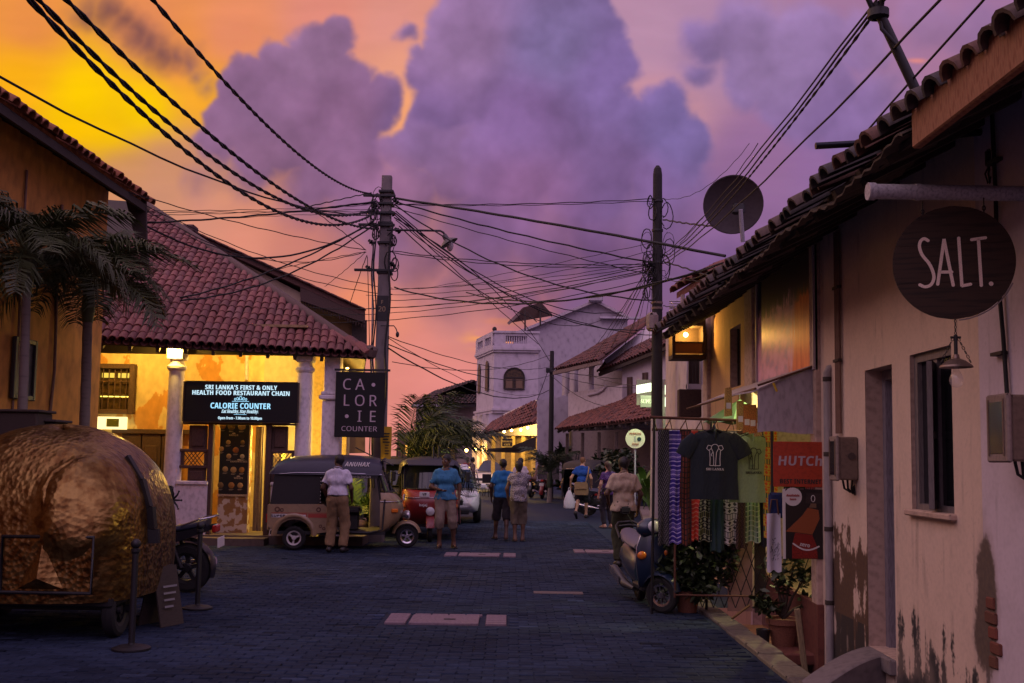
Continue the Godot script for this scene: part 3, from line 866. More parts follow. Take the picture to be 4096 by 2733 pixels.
	var t = thing("downpipe","pale plastic downpipe on the wall right of the bottle poster","pipe",Vector3(2.868,0,-9.48))
	b = MB.new(); b.tube(PackedVector3Array([Vector3(0.035,2.52,0),Vector3(0.02,2.52,0),Vector3(0,2.48,0),Vector3(0,1.2,0),Vector3(0,-0.15,0)]),0.036,12); part("pipe",b,pvc,t)
	for y in [2.4,1.72,1.05,0.4]:
		b = MB.new(); b.tube(PackedVector3Array([Vector3(0,y,0),Vector3(0,y + 0.04,0)]),0.041,12); b.span(Vector3(0,y + 0.01,-0.012),Vector3(0.035,y + 0.03,0.012)); part("bracket",b,dark,t)
	t = thing("conduit","three thin brown conduits side by side running down the wall to the smaller meter box","conduit",Vector3(2.875,0,-9.18))
	for k in 3:
		b = MB.new(); b.rod(Vector3(0,1.92,k * 0.045 - 0.05),Vector3(0.0,3.72,k * 0.045 - 0.05),0.014,8); part("pipe",b,worn("brown_conduit",L(0.2,0.11,0.075),0.7,pl,Vector3(3,1,3)),t)
	for y in [3.2,2.55]:
		b = MB.new(); b.span(Vector3(-0.022,y,-0.08),Vector3(0.012,y + 0.025,0.07)); part("clip",b,dark,t)
	meter_box(Vector3(2.82,1.70,-8.84),0.2,0.36,0.16,"smaller grey-brown electricity meter box on the wall beside the door")
	meter_box(Vector3(2.78,1.86,-5.74),0.24,0.36,0.18,"larger grey-brown meter box at the right edge on the white wall")
	t = thing("wall_cable","thick black cable sagging down the white part of the wall to the larger meter box","cable",Vector3(2.85,0,-6.08))
	b = MB.new(); b.tube(PackedVector3Array([Vector3(0.0,3.75,-0.02),Vector3(0,3.2,0.0),Vector3(-0.01,2.8,0.02),Vector3(0,2.4,0.05),Vector3(0,2.05,0.08),Vector3(0.0,1.9,0.2)]),0.013,8); part("cable",b,mat("black_cable",L(0.012,0.011,0.013),0.6),t)
	for y in [3.45,2.75,2.3]:
		b = MB.new(); b.span(Vector3(-0.02,y,-0.08),Vector3(0.02,y + 0.02,0.06)); part("clip",b,dark,t)
	t = thing("cable_joint","knot of black cable ends hanging under the eave above the white pipe","cable joint",Vector3(2.881,3.683,-6.2))
	b = MB.new(); b.rod(Vector3(0,0,0),Vector3(0,-0.12,0),0.008,6); b.cbox(Vector3(0,-0.17,0),Vector3(0.06,0.11,0.05),0.015)
	for k in 5: b.tube(PackedVector3Array([Vector3(0,-0.2,0),Vector3(0.02 * (k - 2),-0.27,0.01),Vector3(0.012 * (k - 2),-0.33,0.01),Vector3(0.004 * (k - 2),-0.29,0.02)]),0.006,5)
	part("ends",b,mat("black_cable"),t)
	# the pipe with the round sign
	t = thing("sign_pipe","weathered white pipe sticking out of the wall and holding the round sign","pipe",Vector3(2.0,3.19,-5.8))
	var wp = worn("white_pipe",L(0.40,0.38,0.42),0.6,ramp_tex("scuffed",71,0.04,[[0.0,0.35],[0.35,0.7],[0.6,0.95],[1.0,1.0]]),Vector3(4,4,4))
	b = MB.new(); b.rod(Vector3(0.02,0,0),Vector3(0.95,0,0.0),0.043,18); part("pipe",b,wp,t)
	b = MB.new(); b.rod(Vector3(-0.005,0,0),Vector3(0.035,0,0),0.05,18); part("end_cap",b,wp,t)
	b = MB.new(); b.rod(Vector3(0.26,0,0),Vector3(0.29,0,0),0.047,18); part("collar",b,wp,t)
	round_sign()
	# step slab, ledge, pots at the very bottom
	var con = worn("step_concrete",L(0.2,0.17,0.17),0.9,ramp_tex("kerb_grain",9,0.03,[]),Vector3(1.5,1.5,1.5))
	b = MB.new()
	var outl = PackedVector3Array()
	for k in 9:
		var s = k / 8.0
		outl.append(Vector3(2.16 + 0.74 * s,0.0 + 0.2 * sin(s * PI / 2),-8.0 - 0.55 * s))
	var rows = [PackedVector3Array(),PackedVector3Array(),PackedVector3Array(),PackedVector3Array()]
	for q in outl:
		rows[0].append(q + Vector3(0.02,-0.4,0.36)); rows[1].append(q + Vector3(0.01,-0.012,0.36)); rows[2].append(q + Vector3(0,0,0.345)); rows[3].append(q + Vector3(0,0,0))
	b.grid([rows[0],rows[1]]); b.grid([rows[1],rows[2],rows[3]])
	var rb = PackedVector3Array()
	for q in rows[3]: rb.append(q - Vector3(0,0.4,0))
	b.grid([rows[3],rb])
	t = thing("door_step","curved concrete step rising from the kerb to the grey door","step")
	part("slab",b,con,t)
	b = MB.new(); b.cbox(Vector3(3.0,0.14,-8.25),Vector3(0.3,0.115,0.59),0.01); part("sill_stone",b,con,t)
	var clay = worn("clay_pot",L(0.22,0.085,0.05),0.85,tt,Vector3(4,4,4))
	for k in 2:
		t = thing("clay_pot",["empty clay pot by the step, the left one at the bottom edge","clay pot with a blue bottle cap, by the step at the bottom edge"][k],"plant pot",Vector3(2.3 + 0.27 * k,-0.32,-7.2 + 0.05 * k),0.0,"clay pots by the step")
		b = MB.new(); b.lathe([Vector2(0,0),Vector2(0.09,0),Vector2(0.12,0.22),Vector2(0.14,0.22),Vector2(0.145,0.27),Vector2(0.125,0.27),Vector2(0.11,0.2),Vector2(0,0.2)],20); part("pot",b,clay,t)
		if k == 1:
			b = MB.new(); b.lathe([Vector2(0,0.2),Vector2(0.03,0.2),Vector2(0.03,0.34),Vector2(0.012,0.36),Vector2(0.012,0.4),Vector2(0,0.4)],12); part("bottle_cap",b,mat("blue_plastic",L(0.02,0.12,0.35),0.4),t)
	b = MB.new(); b.span(Vector3(2.13,-0.56,-6.9),Vector3(2.9,-0.32,-7.65)); b.span(Vector3(2.13,-0.56,-3.0),Vector3(2.9,-0.32,-6.9))
	struct("drain_bed",b,con)
	# red cement ledge over the drain, with a stick leaning on it
	b = MB.new(); b.cbox(Vector3(2.6,-0.16,-10.75),Vector3(0.6,0.1,1.75),0.01)
	t = thing("ledge","red cement ledge over the drain carrying the potted plants","ledge")
	part("slab",b,red,t)
	b = MB.new(); b.cbox(Vector3(2.566,0.076,-9.3),Vector3(0.05,0.62,0.03),0.006,Basis(Vector3.BACK,0.12))
	tag(part("wooden_stick",b,worn("pale_stick",L(0.3,0.22,0.12),0.85,wood,Vector3(6,1,6))),"pale wooden stick leaning upright in the dark drain by the ledge","stick")
	# satellite dish on the roof
	t = thing("satellite_dish","round grey satellite dish standing on the tiled roof against the sky","satellite dish",Vector3(2.875,5.029,-13.5))
	var dm = worn("dish_paint",L(0.075,0.06,0.065),0.6,pl,Vector3(2,2,2),0.0,false)
	b = MB.new()
	var pf = []; var pb = []
	for k in 9:
		var r = 0.385 * k / 8.0
		pf.append(Vector2(maxf(r,0.001),-0.09 + 0.09 * (r / 0.385) ** 2)); pb.append(Vector2(maxf(r,0.001),-0.105 + 0.095 * (r / 0.385) ** 2))
	var tilt = Transform3D(Basis(Vector3.RIGHT,-PI / 2 + 0.42 + PI) * Basis(Vector3.BACK,0.1))
	pb.reverse()
	b.lathe(pf,40,tilt,true); b.lathe(pb,40,tilt,true)
	part("reflector",b,dm,t)
	b = MB.new(); b.lathe([Vector2(0.376,-0.012),Vector2(0.392,-0.012),Vector2(0.392,0.006),Vector2(0.376,0.006)],40,tilt); part("rim",b,dm,t)
	b = MB.new(); b.rod(Vector3(0.06,-0.1,0.16),Vector3(0.12,-0.5,0.02),0.028,10); part("mast",b,wp,t)
	b = MB.new(); b.cbox(Vector3(0.045,-0.08,0.1),Vector3(0.16,0.14,0.1),0.02); part("mount",b,mat("dish_mount",L(0.02,0.02,0.02),0.6),t)
	# steel service pole on the eave, and the thin black bar below it
	t = thing("service_pole","black steel pole leaning up from the eave at the upper right, cables tied on","pole",Vector3(2.182,3.372,-5.3))
	b = MB.new(); b.rod(Vector3(0,0,0),Vector3(1.875,4.063,-5.3) - Vector3(2.182,3.372,-5.3),0.026,10); part("post",b,mat("black_steel",L(0.012,0.011,0.014),0.5),t)
	var tp = Vector3(1.902,3.987,-5.3) - Vector3(2.182,3.372,-5.3)
	b = MB.new(); b.rod(tp + Vector3(-0.02,0.0,0.0),tp + Vector3(-0.08,0.12,0.02),0.014,8); b.rod(tp + Vector3(0.0,0.0,0.0),tp + Vector3(-0.0,0.12,0.05),0.014,8); b.tube(PackedVector3Array([tp,tp + Vector3(0.0,-0.07,0.02),tp + Vector3(0.08,-0.16,0.02)]),0.011,6); part("bracket",b,mat("black_steel"),t)
	b = MB.new(); b.lathe([Vector2(0.03,-0.03),Vector2(0.055,-0.02),Vector2(0.055,0.02),Vector2(0.03,0.03)],14,xf(tp + Vector3(-0.01,0.02,0))); part("insulator",b,mat("black_steel"),t)
	var ba = Vector3(1.85,3.603,-6.3)
	b = MB.new(); b.tube(PackedVector3Array([ba,Vector3(2.275,3.634,-6.3),Vector3(2.976,3.717,-6.3)]),0.021,10)
	tag(part("iron_bar",b,worn("black_iron",L(0.02,0.022,0.03),0.35,tt,Vector3(5,5,5),0.6)),"thin black iron bar sticking out level from under the eave","bar")
	# glass lantern under the far end of the eave
	lantern(Vector3(2.56,3.42,-15.25))

func shaded_poster_print() -> ImageTexture:
	var W = 320; var H = 164
	var f = FastNoiseLite.new(); f.seed = 3; f.frequency = 0.02
	var im = Image.create(W,H,false,Image.FORMAT_RGB8)
	for y in H:
		for x in W:
			var n = f.get_noise_2d(x,y * 1.6); var m = f.get_noise_2d(x * 3.0 + 500.0,y * 0.6)
			var c = C8(196,138,160).lerp(C8(222,170,196),clampf(0.5 + n * 1.4,0,1))
			c = c.lerp(C8(160,140,190),clampf(-n * 1.5,0,1))
			var edge = 205.0 + (H - y) * 0.22 + m * 26.0
			var k = smoothstep(edge - 14.0,edge + 14.0,x)
			c = c.lerp(C8(206,74,34).lerp(C8(232,120,60),clampf(0.5 + m * 1.6,0,1)),k)
			if y < 66: c = c.lerp(C8(40,32,62),smoothstep(66.0 + m * 18.0 - n * 20.0,44.0 + m * 18.0,y) * 0.96)  # the eave's shadow, painted dark across the top of the print
			im.set_pixel(x,y,c)
	return ImageTexture.create_from_image(im)

func meter_box(o: Vector3,len: float,hgt: float,dep: float,label: String):
	var t = thing("meter_box",label,"meter box",o,0.0,"meter boxes on the cream wall")
	var m = worn("meter_case",L(0.17,0.115,0.085),0.65,ramp_tex("plaster",31,0.03,[]),Vector3(3,3,3))
	var b = MB.new(); b.cbox(Vector3.ZERO,Vector3(dep,hgt,len),0.012); part("case",b,m,t)
	b = MB.new(); b.cbox(Vector3(-dep / 2 - 0.012,0,0),Vector3(0.03,hgt + 0.015,len + 0.015),0.01); part("cover",b,worn("meter_cover",L(0.26,0.2,0.18),0.6,ramp_tex("plaster",31,0.03,[]),Vector3(3,3,3)),t)
	b = MB.new(); b.span(Vector3(-dep / 2 - 0.031,-hgt * 0.38,-len * 0.32),Vector3(-dep / 2 - 0.026,hgt * 0.4,len * 0.32)); part("window",b,mat("dark_pane"),t)
	b = MB.new()
	for s in [-0.37,0.37]: b.span(Vector3(-dep / 2 - 0.034,-hgt * 0.42,s * len - 0.006),Vector3(-dep / 2 - 0.026,hgt * 0.44,s * len + 0.006))
	part("rim",b,m,t)
	b = MB.new(); b.lathe([Vector2(0,0),Vector2(0.03,0),Vector2(0.03,0.012),Vector2(0,0.012)],14,xf(Vector3(0.02,0.02,len / 2),Basis(Vector3.RIGHT,PI / 2))); part("knob",b,mat("meter_knob",L(0.06,0.04,0.035),0.6),t)
	for k in 3:
		b = MB.new(); b.tube(PackedVector3Array([Vector3(-0.03 + k * 0.04,-hgt / 2,0.02),Vector3(-0.02 + k * 0.03,-hgt / 2 - 0.07,0.03),Vector3(0.03 + k * 0.02,-hgt / 2 - 0.1 - 0.01 * k,0.02),Vector3(0.09,-hgt / 2 - 0.04,-0.02)]),0.009,6); part("cable",b,mat("black_cable"),t)

func round_sign():
	var t = thing("round_sign","round dark wooden sign reading SALT. hung from the white pipe","sign",Vector3(2.47,2.79,-5.8),-0.33)
	var wood = worn("sign_wood",L(0.03,0.013,0.007),0.85,ramp_tex("plank_grain",77,0.02,[[0.0,0.25],[0.4,0.7],[0.55,1.0],[1.0,1.5]]),Vector3(0.5,7,0.5),0.0,false)
	# three boards joined edge to edge
	for q in [[-0.32,-0.115],[-0.113,0.1],[0.102,0.32]]:
		var b = MB.new(); var o = PackedVector3Array()
		for k in 17:
			var y = lerpf(q[0],q[1],k / 16.0); o.append(Vector3(sqrt(maxf(0.32 * 0.32 - y * y,0.0002)),y,-0.014))
		for k in 17:
			var y = lerpf(q[1],q[0],k / 16.0); o.append(Vector3(-sqrt(maxf(0.32 * 0.32 - y * y,0.0002)),y,-0.014))
		b.poly(o,Vector3(0,0,0.028)); part("board",b,wood,t)
	var paint = worn("sign_paint",L(0.75,0.58,0.5),0.6,ramp_tex("chalky",12,0.08,[[0.0,0.5],[0.5,0.9],[1.0,1.0]]),Vector3(8,8,8),0.0,false)
	for l in [[[[742,505],[715,488],[690,508],[682,555],[700,620],[745,690],[770,755],[777,815],[755,865],[715,880],[680,862]]],[[[803,862],[852,502],[908,875]],[[820,765],[900,768]]],[[[952,497],[967,883],[1025,872]]],[[[1040,515],[1132,505]],[[1085,510],[1097,885]]],[[[1162,872],[1164,876]]]]:
		var b = MB.new()
		for s in l:
			var p = PackedVector3Array()
			for q in s: p.append(Vector3((q[0] - 912) / 420.0 * 0.32,-(q[1] - 688) / 455.0 * 0.32,0.0145))
			if p.size() > 3:
				var c = Curve3D.new(); c.bake_interval = 0.006
				for k in p.size(): c.add_point(p[k],(p[maxi(k - 1,0)] - p[mini(k + 1,p.size() - 1)]) / 6,(p[mini(k + 1,p.size() - 1)] - p[maxi(k - 1,0)]) / 6)
				p = c.get_baked_points()
			stroke(b,p,0.0085 if s[0][0] != 1162 else 0.011)
		part("letter",b,paint,t)
	var iron = mat("black_steel")
	for sx in [-0.155,0.165]:
		var b = MB.new(); b.rod(Vector3(sx,0.275,0),Vector3(sx,0.36,0),0.004,6)
		for k in 2: b.tube(ring_path(Vector3(sx,0.30 + k * 0.03,0),0.014,k * PI / 2),0.003,5,false)
		part("hook",b,iron,t)
	var b = MB.new(); var p = PackedVector3Array()
	for k in 12: p.append(Vector3(cos(-1.5 + k * 0.1) * 0.328,sin(-1.5 + k * 0.1) * 0.328,0.0))
	b.tube(p,0.004,5); part("lamp_cord",b,mat("pale_cord",L(0.3,0.27,0.27),0.6),t)
	# pendant lamp below it, not lit
	var o = Vector3(2.475,2.47,-5.8)
	t = thing("pendant_lamp","unlit pendant lamp with a flat metal shade and clear bulb below the round sign","lamp",o)
	b = MB.new()
	for k in 5: b.tube(ring_path(Vector3(0,-0.012 - k * 0.017,0),0.009,k * PI / 2),0.0025,5,false)
	for s in [-1,1]:
		for k in 6: b.tube(ring_path(Vector3(s * (0.018 + 0.012 * k),-0.115 - 0.024 * k,0),0.011,k * PI / 2,s * 0.5),0.0022,5,false)
	part("chain",b,iron,t)
	b = MB.new(); b.rod(Vector3(0,-0.09,0),Vector3(0,-0.235,0),0.011,8); b.span(Vector3(-0.028,-0.11,-0.006),Vector3(0.028,-0.098,0.006)); part("stem",b,iron,t)
	b = MB.new(); b.lathe([Vector2(0.09,-0.272),Vector2(0.085,-0.262),Vector2(0.05,-0.235),Vector2(0.02,-0.222),Vector2(0.016,-0.2),Vector2(0,-0.2)],24); b.lathe([Vector2(0.018,-0.23),Vector2(0.05,-0.24),Vector2(0.09,-0.2725)],24)
	part("shade",b,worn("lamp_tin",L(0.24,0.17,0.14),0.4,ramp_tex("scuffed",71,0.04,[]),Vector3(6,6,6),0.6),t)
	b = MB.new(); b.lathe([Vector2(0,-0.385),Vector2(0.022,-0.38),Vector2(0.035,-0.36),Vector2(0.037,-0.34),Vector2(0.028,-0.31),Vector2(0.015,-0.285),Vector2(0.013,-0.262)],16,Transform3D(),true)
	var g = mat("clear_bulb",L(0.9,0.9,0.9),0.03); g.transparency = BaseMaterial3D.TRANSPARENCY_ALPHA; g.albedo_color.a = 0.12
	part("bulb",b,g,t)

func ring_path(o: Vector3,r: float,turn: float,lean := 0.0) -> PackedVector3Array:
	var p = PackedVector3Array()
	for k in 11: p.append(o + Basis(Vector3.BACK,lean) * yaw(turn) * Vector3(cos(TAU * k / 10.0) * r * 0.6,sin(TAU * k / 10.0) * r,0))
	return p

func stroke(b: MB,p: PackedVector3Array,r: float):   # a painted stroke: a flat ribbon with round ends,two millimetres thick
	for k in p.size() - 1:
		var d = (p[k + 1] - p[k]).normalized(); var w = Vector3(-d.y,d.x,0) * r
		var e = d * (r * 0.3)
		b.poly(PackedVector3Array([p[k] - w - e,p[k + 1] - w + e,p[k + 1] + w + e,p[k] + w - e]),Vector3(0,0,0.002 + 0.00002 * k))
	for q in [p[0],p[p.size() - 1]]:
		b.lathe([Vector2(r,0),Vector2(r,0.0019),Vector2(0.0001,0.0019)],12,xf(q,Basis(Vector3.RIGHT,PI / 2)))

func lantern(o: Vector3):
	var t = thing("wall_lantern","lit square lantern in a dark wooden case under the far end of the right eave","lantern",o)
	var wd = worn("lantern_wood",L(0.05,0.03,0.016),0.8,ramp_tex("wood_grain",41,0.05,[]),Vector3(4,4,4))
	var b = MB.new()
	b.span(Vector3(-0.24,0.2,-0.2),Vector3(0.24,0.3,0.2)); b.span(Vector3(-0.24,-0.28,-0.2),Vector3(0.24,-0.22,0.2))
	for sx in [-0.22,0.22]:
		for sz in [-0.18,0.18]: b.span(Vector3(sx - 0.02,-0.22,sz - 0.02),Vector3(sx + 0.02,0.2,sz + 0.02))
	b.span(Vector3(0.2,-0.22,-0.16),Vector3(0.235,0.2,0.16)); b.span(Vector3(-0.2,-0.22,-0.19),Vector3(0.2,0.2,-0.17))
	b.span(Vector3(-0.2,-0.05,0.165),Vector3(0.2,-0.03,0.185))
	part("case",b,wd,t)
	b = MB.new(); b.span(Vector3(-0.2,-0.2,0.172),Vector3(0.2,-0.05,0.178))
	part("frosted_panel",b,worn("lantern_panel",L(0.3,0.13,0.03),0.6,ramp_tex("chalky",12,0.08,[]),Vector3(6,6,6)),t)
	bulb(t,Vector3(-0.02,0.09,0.02),0.035,L(1.0,0.5,0.1),22.0,0.35)
	b = MB.new(); b.rod(Vector3(0.24,0.1,0),Vector3(0.36,0.1,0),0.02,8); part("bracket",b,wd,t)

func bulb(parent,o: Vector3,r: float,c: Color,e: float,power: float,called := "bulb"):   # a glowing globe with the light it gives inside it
	var b = MB.new(); b.ball(o,Vector3.ONE * r,Basis(),12,8)
	part(called,b,glow("lit_%s_%d" % [str(c),int(e * 10)],c,e),parent)
	var l = OmniLight3D.new(); l.name = "light"
	l.light_color = c.linear_to_srgb(); l.light_energy = power; l.light_size = r * 0.8
	l.omni_range = 30.0; l.omni_attenuation = 2.0; l.shadow_enabled = true
	parent.add_child(l,true); l.position = o


# ---- the tall ochre house on the left
func make_ochre_house():
	var pl = ramp_tex("plaster",31,0.03,[])
	var om = worn("ochre_paint",L(0.58,0.26,0.05),0.85,ramp_tex("ochre_patch",33,0.02,[[0.0,0.6],[0.35,0.82],[0.7,1.0],[1.0,1.05]]),Vector3(0.7,0.45,0.7))
	var dark = mat("old_dark_timber")
	var h = thing("ochre_house","tall ochre painted house on the left with a tiled eave and dark soffit","house")
	var b = MB.new(); b.span(Vector3(-7.1,-0.1,-17.0),Vector3(-6.72,6.4,3.0)); b.span(Vector3(-18,-0.1,-17.0),Vector3(-7.1,6.4,-16.6)); b.span(Vector3(-18,-0.1,2.6),Vector3(-7.1,6.4,3.0)); b.span(Vector3(-18.4,-0.1,-17.0),Vector3(-18.0,6.4,3.0))
	part("wall",b,om,h)
	b = MB.new()
	b.poly(PackedVector3Array([Vector3(-6.2,5.84,-17.15),Vector3(-6.2,5.84,3.2),Vector3(-12.5,9.22,3.2),Vector3(-12.5,9.22,-17.15)]),Vector3(0,0.05,0))
	b.poly(PackedVector3Array([Vector3(-12.5,9.22,-17.15),Vector3(-12.5,9.22,3.2),Vector3(-18.8,5.82,3.2),Vector3(-18.8,5.82,-17.15)]),Vector3(0,0.05,0))
	b.poly(PackedVector3Array([Vector3(-6.8,6.1,-16.9),Vector3(-12.5,9.17,-16.9),Vector3(-18.2,6.1,-16.9)]),Vector3(0,0,0.2))
	var rf = part("roof",b,worn("soffit_boards",L(0.36,0.12,0.045),0.85,ramp_tex("wood_grain",41,0.05,[]),Vector3(0.7,4,4)),h)
	for k in 26:
		var z = -16.9 + k * 0.5
		var m = MB.new(); m.bar(Vector3(-6.14,5.72,z),Vector3(-6.75,6.05,z),0.075,0.11); part("rafter",m,dark,rf)
	var fa = MB.new(); fa.span(Vector3(-6.16,5.66,-17.1),Vector3(-6.12,5.78,3.1)); part("fascia",fa,dark,rf)
	var tms = []
	for k in 3: tms.append(worn("rust_tile_%d" % k,[L(0.26,0.075,0.03),L(0.19,0.06,0.03),L(0.32,0.11,0.05)][k],0.85,ramp_tex("tile_grain",61,0.05,[]),Vector3(2.5,2.5,2.5)))
	var ts = []
	for k in 2: ts.append(barrel_tile(0.1 + 0.004 * k,0.42,0.02).mesh())
	var slope = look(Vector3(0.88,-0.473,0))
	var places = []
	for k in 62:
		for r in 4:
			var o = xf(Vector3(-6.22 - r * 0.29 + rng.randf_range(-0.03,0.03),5.91 + r * 0.156 + rng.randf_range(-0.015,0.02),-17.1 + k * 0.21),yaw(rng.randf_range(-0.05,0.05)) * slope)
			if r < 3 and k < 40: part("roof_tile",ts[k % 2],tms[rng.randi() % 3],rf).transform = o
			else: places.append(o)
	many("roof_tiles",ts[0],tms[1],places,rf)
	# closing board at the far end of the eave
	b = MB.new(); b.poly(PackedVector3Array([Vector3(-6.13,5.9,-17.12),Vector3(-6.08,5.2,-17.12),Vector3(-6.02,4.65,-17.12),Vector3(-6.1,4.7,-17.12),Vector3(-6.3,5.3,-17.12),Vector3(-6.5,6.0,-17.12)]),Vector3(0,0,0.06))
	part("end_board",b,dark,rf)
	# pipes and cables down the wall, a framed picture
	for q in [[-14.05,0.018,"thin brown pipe running down the ochre wall beside the framed picture",5.5],[-15.2,0.024,"dark cable bundle hanging down the ochre wall between the two palms",5.3],[-13.2,0.012,"thin pale pipe near the top of the ochre wall",5.4]]:
		var p = PackedVector3Array()
		for k in 9: p.append(Vector3(-6.69 + 0.012 * sin(k * 2.1),lerpf(q[3],0.4 if q[1] > 0.015 else 4.2,k / 8.0),q[0] + 0.02 * sin(k * 1.3)))
		b = MB.new(); b.tube(p,q[1],7)
		tag(part("wall_pipe",b,worn("brown_conduit",L(0.2,0.11,0.075),0.7,pl,Vector3(3,1,3))),q[2],"pipe","pipes and cables on the ochre wall")
	var t = thing("framed_picture","dark framed picture hanging on the ochre wall behind the left palm","picture",Vector3(-6.69,2.78,-14.25))
	b = MB.new()
	for s in [-1,1]:
		b.cbox(Vector3(0.02,0,s * 0.29),Vector3(0.06,0.84,0.07),0.01); b.cbox(Vector3(0.02,s * 0.385,0),Vector3(0.06,0.07,0.51),0.01)
	part("frame",b,mat("picture_frame",L(0.02,0.014,0.012),0.5),t)
	b = MB.new(); b.span(Vector3(-0.02,-0.35,-0.255),Vector3(0.012,0.35,0.255)); part("panel",b,worn("picture_print",L(0.10,0.085,0.08),0.5,ramp_tex("picture",91,0.012,[[0.0,0.1],[0.5,0.5],[1.0,1.0]]),Vector3(1,1.4,1.4)),t)

# ---- the restaurant with the hipped tile roof
func peeled_wall() -> ImageTexture:
	var W = 512; var H = 256
	var f = FastNoiseLite.new(); f.seed = 19; f.frequency = 0.011; f.fractal_octaves = 5
	var a = bytes(f.get_image(W,H)); f.frequency = 0.06; f.seed = 20; var g = bytes(f.get_image(W,H))
	var out = PackedByteArray(); out.resize(W * H * 3)
	for k in W * H:
		var x = float(k % W) / W; var y = float(k / W) / H
		var n = a[k] / 255.0; var m = g[k] / 255.0
		var d = n + 0.22 * (m - 0.5) + 0.12 * smoothstep(0.15,0.3,x) * smoothstep(0.62,0.5,x) - 0.16 * smoothstep(0.42,0.5,y) * smoothstep(0.3,0.2,absf(x - 0.3)) + 0.1 * smoothstep(0.62,0.72,x)
		var c = L(0.62,0.33,0.09).lerp(L(0.70,0.56,0.3),smoothstep(0.5,0.515,d))
		if x > 0.8: c = L(0.6,0.5,0.36)
		c = c * (0.82 + 0.3 * m)
		out[k * 3] = int(clampf(sqrt(c.r) * 255,0,255)); out[k * 3 + 1] = int(clampf(sqrt(c.g) * 255,0,255)); out[k * 3 + 2] = int(clampf(sqrt(c.b) * 255,0,255))
	return ImageTexture.create_from_image(Image.create_from_data(W,H,false,Image.FORMAT_RGB8,out))

